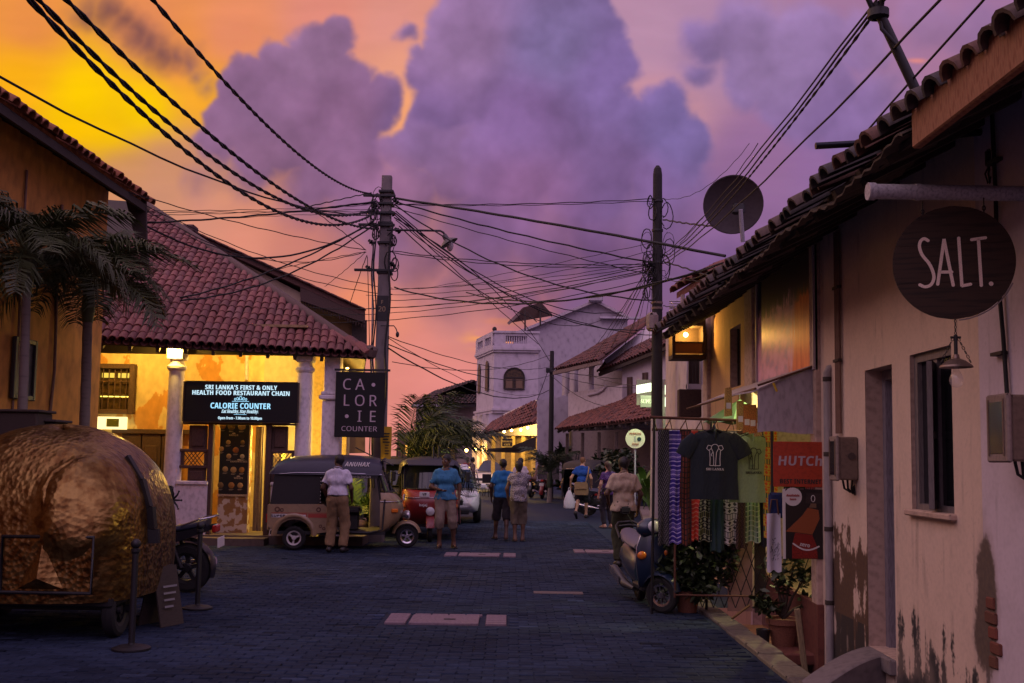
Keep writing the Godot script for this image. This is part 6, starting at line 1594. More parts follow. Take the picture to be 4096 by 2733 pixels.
	b = MB.new(); b.lathe([Vector2(0.105,2.42),Vector2(0.085,6.95),Vector2(0.07,7.06),Vector2(0.03,7.12),Vector2(0,7.12)],16); part("shaft",b,wood,t)
	b = MB.new(); b.lathe([Vector2(0.125,-0.3),Vector2(0.11,2.42),Vector2(0.1,2.42)],16); part("painted_foot",b,worn("grey_foot",L(0.36,0.32,0.33),0.9,ramp_tex("wall_stain",35,0.018,[]),Vector3(2,1,2)),t)
	for y in [6.45,5.9,5.3,4.55,4.45]:
		b = MB.new(); b.lathe([Vector2(0.1,y - 0.02),Vector2(0.105,y - 0.02),Vector2(0.105,y + 0.02),Vector2(0.1,y + 0.02)],16); part("band",b,worn("steel_band",L(0.25,0.18,0.14),0.5,ramp_tex("scuffed",71,0.04,[]),Vector3(5,5,5),0.5) if y < 4.6 else iron,t)
	for k in 34:
		var s = -1.0 if k % 4 != 3 else 1.0
		var o = Vector3(s * rng.randf_range(0.08,0.22),[5.35,5.2,5.05,5.6,4.9,6.3][k % 6] + rng.randf_range(-0.2,0.18),rng.randf_range(0.0,0.14))
		var p = PackedVector3Array()
		var r = rng.randf_range(0.05,0.22)
		for j in 13: p.append(o + Vector3(cos(TAU * j / 12.0 + k) * r * 0.55,sin(TAU * j / 12.0 + k) * r * 1.2,sin(j * 1.3 + k) * 0.05))
		b = MB.new(); b.tube(p,rng.randf_range(0.005,0.011),5); part("cable_loop",b,mat("black_cable"),t)
	b = MB.new(); b.cbox(Vector3(2.529,4.171,-18.8) - Vector3(2.645,0,-19),Vector3(0.2,0.34,0.2),0.05,yaw(0.5)); part("junction_box",b,worn("meter_cover",L(0.26,0.2,0.18),0.6,ramp_tex("plaster",31,0.03,[]),Vector3(3,3,3)),t)
	# slim far pole
	t = thing("utility_pole","slim dark far pole beside the white gate in the middle of the street","utility pole",Vector3(1.72,0,-45))
	b = MB.new(); b.lathe([Vector2(0.125,-0.2),Vector2(0.09,6.35),Vector2(0,6.36)],12); part("shaft",b,wood,t)
	b = MB.new(); b.cbox(Vector3(-0.12,5.5,0.1),Vector3(0.28,0.22,0.1),0.02); part("bracket",b,iron,t)

func cable(label: String,a: Vector3,b: Vector3,sag: float,r: float,group := "",from := 0.0,to := 1.0,twist := 0.0,seg := 26):
	var p = PackedVector3Array()
	var steps = seg if twist == 0.0 else 150
	for k in steps + 1:
		var t = lerpf(from,to,float(k) / steps)
		p.append(a.lerp(b,t) - Vector3(0,4.0 * sag * t * (1.0 - t),0))
	var m = mat("black_cable")
	if twist == 0.0:
		var w = rng.randf() * 9.0
		for k in p.size(): p[k] += Vector3(0,0.008 * sin(k * 1.7 + w) ,0.006 * sin(k * 2.3 + w)) * (1.0 if r < 0.018 else 0.4)
		var mb = MB.new(); mb.tube(p,r,5,false)
		tag(part("overhead_cable",mb,m),label,"cable",group)
		return
	var o = thing("twisted_cable",label,"cable",Vector3.ZERO,0.0,group)
	for s in 2:
		var q = PackedVector3Array()
		var run = 0.0
		for k in p.size():
			if k: run += p[k].distance_to(p[k - 1])
			var d = (p[mini(k + 1,steps)] - p[maxi(k - 1,0)]).normalized()
			var x = Vector3.UP.cross(d).normalized(); var y = d.cross(x)
			var an = TAU * run / twist + PI * s + 0.5 * sin(run * 1.3)
			q.append(p[k] + (x * cos(an) + y * sin(an)) * r * 0.95)
		var mb = MB.new(); mb.tube(q,r,6,false); part("strand",mb,m,o)

func nth(k: int) -> String: return ["first","second","third","fourth","fifth","sixth","seventh","eighth","ninth","tenth"][k]

func make_cables():
	var c = -1
	# the heavy twisted lines from the left pole over the camera's left
	cable("thick twisted cable to the left pole, lowest of the four crossing the yellow sky",Vector3(-3.378,4.77,-7),Vector3(-2.778,6.536,-20.6),0.78,0.0135,"",-0.5,1.0,0.62)
	cable("thick twisted cable to the left pole, second lowest of the four crossing the yellow sky",Vector3(-3.412,4.861,-7.2),Vector3(-2.78,6.625,-20.6),0.672,0.013,"",-0.5,1.0,0.62)
	cable("thick twisted cable crossing the purple cloud to the left pole, second highest of four",Vector3(-3.214,4.864,-7.2),Vector3(-2.748,6.222,-20.7),0.407,0.013,"",-0.5,1.0,0.62)
	cable("thick twisted cable high over the big cloud to the left pole's top",Vector3(-2.705,5.007,-7.5),Vector3(-2.876,6.917,-20.6),0.326,0.011,"",-0.5,1.0,0.6)
	cable("single thin cable across the yellow sky under the twisted ones",Vector3(-4.566,4.948,-9),Vector3(-2.759,6.483,-20.6),0.333,0.013,"",-0.4,1.0)
	# from the ochre house corner to the left pole
	var g1 = "thin cables from the ochre house to the left pole"
	c = -1
	for q in [[Vector3(-6.252,5.651,-17),Vector3(-2.782,6.696,-20.6),0.035,0.006],[Vector3(-6.251,5.622,-17),Vector3(-2.78,6.607,-20.6),0.0177,0.006],[Vector3(-6.373,5.656,-17.4),Vector3(-2.761,6.554,-20.6),-0.0229,0.006],[Vector3(-6.359,5.506,-17.4),Vector3(-2.76,6.519,-20.6),-0.0452,0.005]]:
		c += 1
		cable("thin cable from the ochre house to the left pole, " + nth(c) + " from the top",q[0],q[1],q[2],q[3],g1)
	cable("thick sagging cable nearly level from the ochre house eave to the left pole",Vector3(-6.346,5.536,-17.4),Vector3(-2.784,6.767,-20.6),0.0605,0.017)
	cable("cable from the ochre eave dipping past the gable to the left pole's lower arm",Vector3(-6.186,5.788,-16.2),Vector3(-2.953,5.753,-20.5),0.0735,0.009)
	cable("upper of two cables from the ochre house sinking rightwards past the left pole",Vector3(-6.348,5.876,-17.2),Vector3(-2.514,5.154,-21.5),0.225,0.008)
	cable("lower of two cables from the ochre house sinking rightwards past the left pole",Vector3(-6.331,5.802,-17.2),Vector3(-2.511,5.026,-21.5),0.298,0.008)
	cable("thick cable hanging along the tile roof's hip and up to the left pole",Vector3(-6.42,5.611,-17.6),Vector3(-2.809,6.376,-20.6),0.697,0.018)
	cable("upper of two thick cables climbing from the tile roof to the left pole",Vector3(-6.075,4.495,-18.9),Vector3(-2.808,6.358,-20.6),0.178,0.016)
	cable("lower of two thick cables climbing from the tile roof to the left pole",Vector3(-6.073,4.447,-18.9),Vector3(-2.807,6.288,-20.6),0.314,0.016)
	cable("thin cable from the left pole's lower arm down to the tile roof ridge",Vector3(-6.262,5.817,-19.5),Vector3(-2.952,5.717,-20.5),0.358,0.008)
	cable("thin cable from the gable verge up to the left pole's lower arm",Vector3(-5.648,5.927,-24),Vector3(-2.934,5.718,-20.5),-0.0192,0.008)
	cable("thin cable falling from the left pole's lower arm to the gable house",Vector3(-4.737,5.906,-26),Vector3(-2.951,5.7,-20.5),0.0175,0.007)
	cable("slanting stay cable from the lower arm of the left pole down to the verge",Vector3(-4.258,5.598,-27),Vector3(-2.915,5.648,-20.5),-0.0335,0.009)
	cable("plumb cable from the lower arm of the left pole to the roof corner",Vector3(-2.828,3.798,-20.6),Vector3(-2.906,5.63,-20.5),-0.068,0.008)
	cable("cable crossing from the purple sky at left to the lower arm of the left pole",Vector3(-3.953,6.348,-19),Vector3(-2.935,5.753,-20.5),-0.0144,0.008)
	cable("short cable rising left from the top of the left pole",Vector3(-3.949,6.217,-19),Vector3(-2.876,6.943,-20.6),-0.00042,0.011)
	cable("short stout cable with a long insulator left of the left pole's top",Vector3(-3.968,6.288,-19.5),Vector3(-2.818,6.731,-20.6),-0.0165,0.018)
	# between the two poles
	var g2 = "level thin pair between the poles"
	cable("upper thin cable of the nearly level pair joining the two pole tops",Vector3(-2.419,6.744,-20.7),Vector3(2.606,6.472,-18.9),0.0501,0.009,g2)
	cable("lower thin cable of the nearly level pair joining the two pole tops",Vector3(-2.419,6.726,-20.7),Vector3(2.606,6.432,-18.9),0.0464,0.007,g2)
	cable("heavy cable from the left pole's top falling past the right pole to the eave",Vector3(-2.422,6.86,-20.7),Vector3(3.181,4.741,-15.5),-0.0331,0.024)
	cable("second heavy cable from the left pole's top to the right pole's middle",Vector3(-2.42,6.798,-20.7),Vector3(2.562,5.27,-18.9),0.0645,0.016)
	cable("third cable from the left pole's top, bending low",Vector3(-2.419,6.726,-20.7),Vector3(2.565,4.578,-18.9),0.413,0.014)
	cable("fourth cable from the left pole's top towards the lit shop's roof",Vector3(-2.417,6.673,-20.7),Vector3(2.563,5.044,-18.9),0.0563,0.009)
	cable("long cable from the left pole crossing low to the balcony house",Vector3(-2.389,6.602,-20.7),Vector3(2.87,5.523,-27),0.661,0.012)
	cable("long cable from the left pole crossing to the balcony roof",Vector3(-2.388,6.548,-20.7),Vector3(3.567,5.201,-28),0.704,0.015)
	cable("steep cable from the left pole to the corner tower's terrace",Vector3(-2.414,6.53,-20.7),Vector3(0.991,6.087,-40),0.0275,0.012)
	cable("steep cable from the left pole falling to the slim far pole",Vector3(-2.412,6.459,-20.7),Vector3(1.597,5.797,-44),-0.595,0.014)
	cable("cable from the left pole's lamp arm down to the big gable",Vector3(-2.311,6.282,-20.7),Vector3(3.414,7.053,-40),0.888,0.012)
	cable("cable falling from the left pole behind the street lamp to the lit shop",Vector3(-2.385,6.415,-20.7),Vector3(2.988,4.313,-22),0.495,0.01)
	var g3 = "middle cables from the left pole's lower arm"
	cable("upper of two thin cables from the left pole's lower arm to the right pole",Vector3(-2.427,5.763,-20.6),Vector3(2.562,5.254,-18.9),0.11,0.009,g3)
	cable("lower of two thin cables from the left pole's lower arm to the right pole",Vector3(-2.427,5.728,-20.6),Vector3(2.562,5.214,-18.9),0.123,0.009,g3)
	var g4 = "rising cables of the right pole"
	c = -1
	for q in [[Vector3(-3.109,5.537,-24),Vector3(2.546,5.302,-18.9),0.124,0.006],[Vector3(-3.692,5.701,-26),Vector3(2.546,5.254,-18.9),0.147,0.007],[Vector3(-3.524,5.571,-26),Vector3(2.531,5.221,-18.9),0.166,0.009],[Vector3(-5.413,5.512,-27),Vector3(2.531,5.173,-18.9),0.274,0.01],[Vector3(-5.521,5.327,-27),Vector3(2.531,5.141,-18.9),0.268,0.008],[Vector3(-4.278,5.506,-27),Vector3(2.531,5.108,-18.9),0.179,0.006],[Vector3(-4.954,4.453,-22),Vector3(2.563,4.98,-18.9),0.224,0.008],[Vector3(-2.572,5.217,-22),Vector3(2.546,5.504,-18.9),0.154,0.006],[Vector3(-2.383,5.875,-26),Vector3(2.561,5.658,-18.9),0.038,0.006]]:
		c += 1
		cable("thin cable rising from the left, " + nth([2,3,4,5,6,7,8,1,0][c]) + " from the top where it meets the right pole",q[0],q[1],q[2],q[3],g4)
	cable("stout cable from the left, low under the bundle, rising past the right pole",Vector3(-2.527,5.255,-22),Vector3(3.046,4.539,-15),0.464,0.016)
	cable("stout lowest cable rising from the middle past the right pole to the eave",Vector3(-1.087,5.486,-24),Vector3(2.92,4.485,-15),0.339,0.014)
	# fan from the right pole down to the houses
	var g5 = "fan of thin cables from the right pole"
	c = -1
	for q in [[Vector3(2.499,5.221,-18.9),Vector3(2.766,5.45,-34),0.039,0.009],[Vector3(2.499,5.205,-18.9),Vector3(2.98,5.425,-34),0.0922,0.006],[Vector3(2.515,5.173,-18.9),Vector3(3.308,5.301,-36),-0.00494,0.007],[Vector3(2.514,5.302,-18.9),Vector3(3.412,5.53,-36),-0.0591,0.006],[Vector3(2.515,5.14,-18.9),Vector3(3.651,5.177,-34),0.0815,0.006],[Vector3(2.515,5.124,-18.9),Vector3(3.583,5.205,-35),0.178,0.011],[Vector3(2.53,5.254,-18.9),Vector3(3.763,5.355,-33),0.194,0.006],[Vector3(2.531,5.092,-18.9),Vector3(4.013,5.22,-33),0.303,0.006],[Vector3(2.483,5.269,-18.9),Vector3(2.76,5.104,-40),0.144,0.006],[Vector3(2.547,5.06,-18.9),Vector3(4.212,5.386,-32),-0.056,0.006]]:
		c += 1
		cable("thin cable fanning down from the right pole, " + nth([1,2,3,4,6,5,7,8,0,9][c]) + " from the left at its lower end",q[0],q[1],q[2],q[3],g5)
	# right pole to the near house
	cable("short stout cable from the right pole to the back of the dish",Vector3(2.736,6.083,-18.9),Vector3(2.921,5.077,-15),0.011,0.014)
	cable("stout cable from the right pole's middle to the near eave",Vector3(2.738,5.305,-18.9),Vector3(2.961,4.061,-14),-0.00791,0.013)
	cable("thin level cable from the right pole to the near eave",Vector3(2.738,4.999,-18.9),Vector3(2.919,4.242,-15),-0.0064,0.007)
	cable("lowest cable from the right pole to the narrow house's roof",Vector3(2.74,4.484,-18.9),Vector3(3.022,4.136,-17),0.00868,0.008)
	var g6 = "twisted cables from the right pole up to the service pole"
	cable("wavy thin cable from the right pole past the dish's left to the service pole",Vector3(2.737,5.426,-18.9),Vector3(1.892,4.091,-5.4),0.125,0.0065,"",0.0,1.3)
	cable("middle wavy cable from the right pole across the dish to the service pole",Vector3(2.737,5.37,-18.9),Vector3(1.906,4.079,-5.4),0.162,0.0075,"",0.0,1.3)
	cable("twisted cable from the right pole across the dish's middle to the service pole",Vector3(2.738,5.321,-18.9),Vector3(1.915,4.065,-5.4),0.192,0.0055,"",0.0,1.3,0.4)
	cable("thin cable from the right pole across the dish's right to the upper edge",Vector3(2.738,5.257,-18.9),Vector3(1.93,3.765,-4.6),0.133,0.0075,"",0.0,1.4)
	cable("thin cable along the near roof climbing to the right corner of the sky",Vector3(2.592,4.613,-17),Vector3(2.026,3.676,-4.4),0.348,0.0065,"",0.0,1.3)
	cable("very thin cable from the right pole's neck curving up over the dish",Vector3(2.735,6.474,-18.9),Vector3(3.663,6.63,-16),0.272,0.005)
	cable("thin cable above the dish joining the wavy ones",Vector3(2.735,5.233,-17),Vector3(3.087,5.698,-13),0.0518,0.006)
	# the lower middle of the street
	var g7 = "sagging cables over the far street"
	c = -1
	for q in [[Vector3(-2.483,4.058,-20.7),Vector3(1.628,5.647,-44.8),0.336,0.01],[Vector3(-2.462,3.901,-20.7),Vector3(1.633,5.271,-44.8),0.43,0.012],[Vector3(-2.46,3.814,-20.7),Vector3(1.64,4.652,-44.8),0.633,0.016],[Vector3(-2.483,4.032,-20.7),Vector3(1.119,4.656,-48),0.428,0.008],[Vector3(-3.455,4.409,-30),Vector3(1.622,6.155,-44.8),0.432,0.012]]:
		c += 1
		cable("cable sagging over the far street, " + nth([0,2,3,1,4][c]) + " from the top at the left pole",q[0],q[1],q[2],q[3],g7)
	var g8 = "cables from the slim far pole"
	c = -1
	for q in [[Vector3(1.63,5.496,-44.8),Vector3(3.959,4.633,-38),0.0281,0.014],[Vector3(1.706,5.404,-44.8),Vector3(4.595,4.187,-36),0.195,0.012],[Vector3(1.708,5.272,-44.8),Vector3(3.585,3.594,-38),0.239,0.012],[Vector3(1.555,5.495,-44.8),Vector3(0.868,3.629,-50),0.0837,0.014]]:
		c += 1
		cable("thin cable leaving the slim far pole, " + nth([0,1,3,2][c]) + " from the top",q[0],q[1],q[2],q[3],g8)
	cable("thin cable from the balcony house window wall to the lit shop",Vector3(2.782,4.774,-38),Vector3(3.671,3.579,-27),0.0937,0.01)


# ---- vehicles. Each is built along its own x axis, front at +x, y up, its right side at +z
func wheel(parent,o: Vector3,r: float,w: float,rim,spokes := 3,called := "wheel",turn := 0.0):
	var t = part(called,MB.new().lathe([Vector2(r * 0.62,-w * 0.42),Vector2(r * 0.85,-w * 0.5),Vector2(r * 0.97,-w * 0.36),Vector2(r,0),Vector2(r * 0.97,w * 0.36),Vector2(r * 0.85,w * 0.5),Vector2(r * 0.62,w * 0.42),Vector2(r * 0.6,0),Vector2(r * 0.62,-w * 0.42)],28,xf(Vector3.ZERO,Basis(Vector3.RIGHT,PI / 2))),mats["tyre"],parent)
	t.position = o; t.rotation.y = turn
	var b = MB.new()
	b.lathe([Vector2(r * 0.5,-w * 0.3),Vector2(r * 0.62,-w * 0.4),Vector2(r * 0.64,-w * 0.36),Vector2(r * 0.64,w * 0.36),Vector2(r * 0.62,w * 0.4),Vector2(r * 0.5,w * 0.3),Vector2(r * 0.5,-w * 0.3)],24,xf(Vector3.ZERO,Basis(Vector3.RIGHT,PI / 2)))
	b.lathe([Vector2(0,-w * 0.4),Vector2(r * 0.16,-w * 0.4),Vector2(r * 0.2,-w * 0.2),Vector2(r * 0.2,w * 0.2),Vector2(r * 0.16,w * 0.4),Vector2(0,w * 0.4)],14,xf(Vector3.ZERO,Basis(Vector3.RIGHT,PI / 2)))
	for k in spokes:
		var a = TAU * k / spokes + 0.4
		b.bar(Vector3(cos(a),sin(a),0) * r * 0.15,Vector3(cos(a),sin(a),0) * r * 0.55,r * (0.16 if spokes < 6 else 0.05),w * 0.3,Vector3.BACK)
	part("rim",b,rim,t)

func side_panel(b: MB,pts: Array,z: float,th: float):
	var q = PackedVector3Array()
	for p in pts: q.append(Vector3(p[0],p[1],z))
	b.poly(q,Vector3(0,0,th))

func tuk(label: String,at: Vector3,turn: float,paint,roof,writing := false) -> Node3D:
	var t = thing("tuk_tuk",label,"tuk-tuk",at,turn,"tuk-tuks parked in the street")
	var blk = mats["rubber_black"]; var chrome = mats["chrome"]; var seat = mats["dark_vinyl"]
	var b = MB.new()
	for s in [-1,1]:
		var o = [[-0.44,0.80],[-0.46,0.42],[-0.36,0.33]]
		for k in 9: o.append([-0.31 * cos(PI * k / 8.0),0.27 + 0.27 * sin(PI * k / 8.0)])
		o.append_array([[0.5,0.31],[0.78,0.33],[0.66,0.58],[0.60,0.72],[0.50,0.81]])
		side_panel(b,o,s * 0.64,-s * 0.04)
	b.cbox(Vector3(-0.45,0.57,0),Vector3(0.05,0.46,1.24),0.02); b.span(Vector3(-0.44,0.76,-0.62),Vector3(-0.05,0.79,0.62))
	part("rear_body",b,paint,t)
	b = MB.new()
	for s in [-1,1]:
		var rows = [PackedVector3Array(),PackedVector3Array(),PackedVector3Array()]
		for k in 11:
			var a = PI * k / 10.0; var d = Vector3(-cos(a),sin(a),0)
			var c = Vector3(0,0.25,0)
			rows[0].append(c + d * 0.30 + Vector3(0,0,s * 0.60)); rows[1].append(c + d * 0.34 + Vector3(0,0,s * 0.695)); rows[2].append(c + d * 0.40 + Vector3(0,0,s * 0.64))
		if s > 0: rows.reverse()
		b.grid(rows)
	part("fender",b,paint,t)
	b = MB.new()
	for s in [-1,1]: side_panel(b,[[-0.42,0.80],[-0.36,1.36],[0.44,1.36],[0.44,0.82],[0.36,0.80]],s * 0.625,-s * 0.015)
	b.poly(PackedVector3Array([Vector3(-0.43,0.80,-0.62),Vector3(-0.36,1.4,-0.62),Vector3(-0.36,1.4,0.62),Vector3(-0.43,0.80,0.62)]),Vector3(0.015,0,0))
	part("side_curtain",b,seat,t)
	b = MB.new()
	var rows = []
	for q in [[-0.46,1.345,0.6],[-0.43,1.44,0.62],[-0.34,1.56,0.645],[-0.1,1.645,0.655],[0.4,1.685,0.66],[0.9,1.69,0.655],[1.3,1.67,0.64],[1.47,1.63,0.62],[1.52,1.57,0.6]]:
		var row = PackedVector3Array()
		row.append(Vector3(q[0],1.33,-q[2] - 0.012));
		for k in 13:
			var a = PI * k / 12.0
			row.append(Vector3(q[0],1.36 + (q[1] - 1.36) * sqrt(sin(a)),-cos(a) * q[2]))
		row.append(Vector3(q[0],1.33,q[2] + 0.012))
		rows.append(row)
	rows.reverse()
	b.grid(rows)
	var cano = part("canopy",b,roof,t)
	b = MB.new()
	for s in [-1,1]: b.tube(PackedVector3Array([Vector3(-0.46,1.335,s * 0.61),Vector3(-0.2,1.34,s * 0.665),Vector3(0.0,1.36,s * 0.672),Vector3(0.9,1.365,s * 0.668),Vector3(1.52,1.345,s * 0.61)]),0.008,5)
	part("piping",b,chrome,cano)
	b = MB.new()
	b.span(Vector3(-0.42,0.27,-0.58),Vector3(1.6,0.33,0.58))
	b.span(Vector3(0.35,0.33,-0.6),Vector3(0.45,0.6,0.6))
	for s in [-1,1]: b.rod(Vector3(0.44,0.8,s * 0.61),Vector3(0.44,1.4,s * 0.62),0.014,6); b.rod(Vector3(1.5,0.9,s * 0.57),Vector3(1.42,1.4,s * 0.58),0.018,6); b.tube(PackedVector3Array([Vector3(0.72,0.32,s * 0.62),Vector3(1.3,0.31,s * 0.63),Vector3(1.55,0.36,s * 0.6),Vector3(1.58,0.9,s * 0.58)]),0.018,6)
	part("frame",b,blk,t)
	b = MB.new(); b.cbox(Vector3(0.18,0.66,0),Vector3(0.5,0.16,1.14),0.04); b.cbox(Vector3(-0.06,0.94,0),Vector3(0.14,0.5,1.14),0.04); part("passenger_seat",b,seat,t)
	b = MB.new(); b.cbox(Vector3(1.0,0.68,0),Vector3(0.3,0.12,0.62),0.04); b.cbox(Vector3(0.98,0.48,0),Vector3(0.26,0.3,0.46),0.02); b.cbox(Vector3(0.84,0.9,0),Vector3(0.06,0.28,0.5),0.02); part("driver_seat",b,seat,t)
	# front cowl: rounded sheet from the sides to the nose
	b = MB.new(); rows = []
	for q in [[0.33,1.62,0.50],[0.42,1.76,0.54],[0.55,1.87,0.57],[0.72,1.93,0.585],[0.86,1.90,0.58],[0.97,1.80,0.565],[1.02,1.70,0.55]]:
		var row = PackedVector3Array()
		for k in 15:
			var a = -PI / 2 + PI * k / 14.0
			row.append(Vector3(1.5 + (q[1] - 1.5) * pow(maxf(cos(a),0.0),0.55),q[0],-sin(a) * q[2]))
		rows.append(row)
	b.grid(rows)
	var cowl = part("cowl",b,paint,t)
	b = MB.new(); var st = PackedVector3Array()
	for k in 15:
		var a = -PI / 2 + PI * k / 14.0
		st.append(Vector3(1.5 + 0.412 * pow(maxf(cos(a),0.0),0.55),0.86,-sin(a) * 0.592))
	b.tube(st,0.008,5); part("trim_line",b,chrome,cowl)
	# windscreen: curved pane in a rubber frame
	b = MB.new()
	var lo = PackedVector3Array(); var hi = PackedVector3Array()
	for k in 9:
		var s = -1.0 + k * 0.25
		lo.append(Vector3(1.74 - 0.16 * s * s,1.03,-s * 0.53)); hi.append(Vector3(1.52 - 0.1 * s * s,1.53,-s * 0.54))
	b.grid([lo,hi]); part("windscreen",b,mats["car_glass"],t)
	b = MB.new(); b.tube(lo,0.018,6); b.tube(hi,0.022,6); b.rod(lo[0],hi[0],0.022,6); b.rod(lo[8],hi[8],0.022,6); b.rod(lo[4] + Vector3(0.02,0,0.1),hi[4] + Vector3(0.01,-0.25,0.15),0.006,5); part("screen_frame",b,blk,t)
	b = MB.new(); b.poly(PackedVector3Array([Vector3(1.50,1.6,-0.5),Vector3(1.72,1.5,-0.46),Vector3(1.72,1.5,0.46),Vector3(1.50,1.6,0.5)]),Vector3(0,0.015,0)); part("visor",b,mats["navy_vinyl"],t)
	# front wheel, mudguard, headlamp
	wheel(t,Vector3(2.0,0.21,0),0.21,0.1,chrome,5)
	b = MB.new(); rows = [PackedVector3Array(),PackedVector3Array(),PackedVector3Array(),PackedVector3Array()]
	for k in 11:
		var a = deg_to_rad(lerpf(12,172,k / 10.0)); var d = Vector3(cos(a),sin(a),0); var c = Vector3(1.99,0.23,0)
		rows[0].append(c + d * 0.22 + Vector3(0,0,0.085)); rows[1].append(c + d * 0.275 + Vector3(0,0,0.075)); rows[2].append(c + d * 0.275 - Vector3(0,0,0.075)); rows[3].append(c + d * 0.22 - Vector3(0,0,0.085))
	b.grid(rows); part("mudguard",b,paint,t)
	b = MB.new(); b.lathe([Vector2(0,-0.12),Vector2(0.05,-0.1),Vector2(0.085,-0.02),Vector2(0.09,0.03)],16,xf(Vector3(1.99,0.6,0),look(Vector3(1,0,0)) * Basis(Vector3.RIGHT,PI / 2)),true); part("headlight",b,chrome,t)
	b = MB.new(); b.lathe([Vector2(0.086,0.0),Vector2(0.06,0.02),Vector2(0.0001,0.03)],16,xf(Vector3(2.02,0.6,0),look(Vector3(1,0,0)) * Basis(Vector3.RIGHT,PI / 2)),true); part("headlight_lens",b,mats["lens_clear"],t)
	b = MB.new(); b.tube(PackedVector3Array([Vector3(1.52,1.02,-0.36),Vector3(1.62,1.0,-0.1),Vector3(1.62,1.0,0.1),Vector3(1.52,1.02,0.36)]),0.016,6); b.rod(Vector3(1.62,1.0,0),Vector3(1.8,0.4,0),0.025,8); part("handlebar",b,blk,t)
	for s in [-1,1]:
		b = MB.new(); b.cbox(Vector3(1.76,0.70,s * 0.535),Vector3(0.13,0.07,0.05),0.012,yaw(s * 0.45)); part("indicator",b,mats["lens_amber"],t)
		b = MB.new(); b.rod(Vector3(1.56,1.3,s * 0.58),Vector3(1.62,1.34,s * 0.74),0.008,5); b.cbox(Vector3(1.62,1.28,s * 0.75),Vector3(0.03,0.2,0.1),0.014); part("mirror",b,blk,t)
		b = MB.new(); b.cbox(Vector3(-0.485,0.55,s * 0.5),Vector3(0.04,0.16,0.1),0.012); part("tail_light",b,mats["lens_red"],t)
		wheel(t,Vector3(0,0.21,s * 0.57),0.21,0.12,mats["white_rim"],3)
	b = MB.new(); b.cbox(Vector3(1.925,0.93,0.12),Vector3(0.02,0.1,0.2),0.004,yaw(-0.1)); var pt2 = part("number_plate",b,mats["plate_white"],t)
	text("plate_letters","VP",0.05,Vector3(1.94,0.93,0.12),yaw(PI / 2),blk,pt2,true)
	if writing:
		text("roof_word","ANUHAX",0.075,Vector3(1.08,1.52,0.636),Basis(Vector3.RIGHT,-0.2) * Basis(Vector3(1,0,0),Vector3(0.3,1,0),Vector3(0,0,1)),mats["plate_white"],t,true)
		b = MB.new(); b.span(Vector3(0.46,1.27,0.615),Vector3(1.45,1.335,0.622)); var strip = part("word_strip",b,blk,t)
		text("strip_word","No One is Perfect",0.04,Vector3(1.1,1.3,0.626),Basis(),mats["plate_white"],strip,false,"Droid Serif")
		text("sticker_word","SUPER",0.04,Vector3(-0.28,0.60,0.648),Basis(),blk,t,true,"Droid Sans",0.006,1.5)
		for q in [[-0.4,0.01,0.57,0.63,"plate_white"],[0.02,0.22,0.57,0.64,"sticker_red"],[0.24,0.6,0.57,0.635,"sticker_red"],[-0.4,0.62,0.645,0.655,"sticker_red"],[0.12,0.2,0.58,0.62,"plate_white"]]:
			b = MB.new(); b.span(Vector3(q[0],q[2],0.638),Vector3(q[1],q[3],0.6425 + 0.0005 * (q[4] == "plate_white" as int))); part("sticker",b,mats[q[4]],t)
		for q in [[-0.3,0.71,0.05],[-0.22,0.7,0.035],[0.42,0.71,0.045],[0.46,0.42,0.03],[0.52,0.38,0.03]]:
			b = MB.new(); b.lathe([Vector2(q[2],0),Vector2(q[2],0.003),Vector2(q[2] * 0.5,0.003),Vector2(q[2] * 0.5,0.0)],9,xf(Vector3(q[0],q[1],0.641),Basis(Vector3.RIGHT,PI / 2))); part("sticker",b,mats["sticker_brown"],t)
		b = MB.new(); b.rod(Vector3(1.35,1.66,-0.3),Vector3(1.0,1.83,-0.32),0.012,6); part("aerial",b,blk,t)
		# small white studs down the curtain edge
		for k in 9:
			b = MB.new(); b.ball(Vector3(0.445,0.84 + k * 0.062,0.632),Vector3.ONE * 0.009,Basis(),6,4); part("stud",b,mats["plate_white"],t)
	else:
		text("front_word","bajaj",0.05,Vector3(1.935,0.72,0.14),yaw(PI / 2),mats["plate_white"],t,true)
		b = MB.new(); b.rod(Vector3(1.35,1.66,-0.16),Vector3(1.3,1.9,-0.16),0.018,6); b.rod(Vector3(1.35,1.66,-0.05),Vector3(1.3,1.88,-0.05),0.018,6); part("aerial",b,blk,t)
	return t

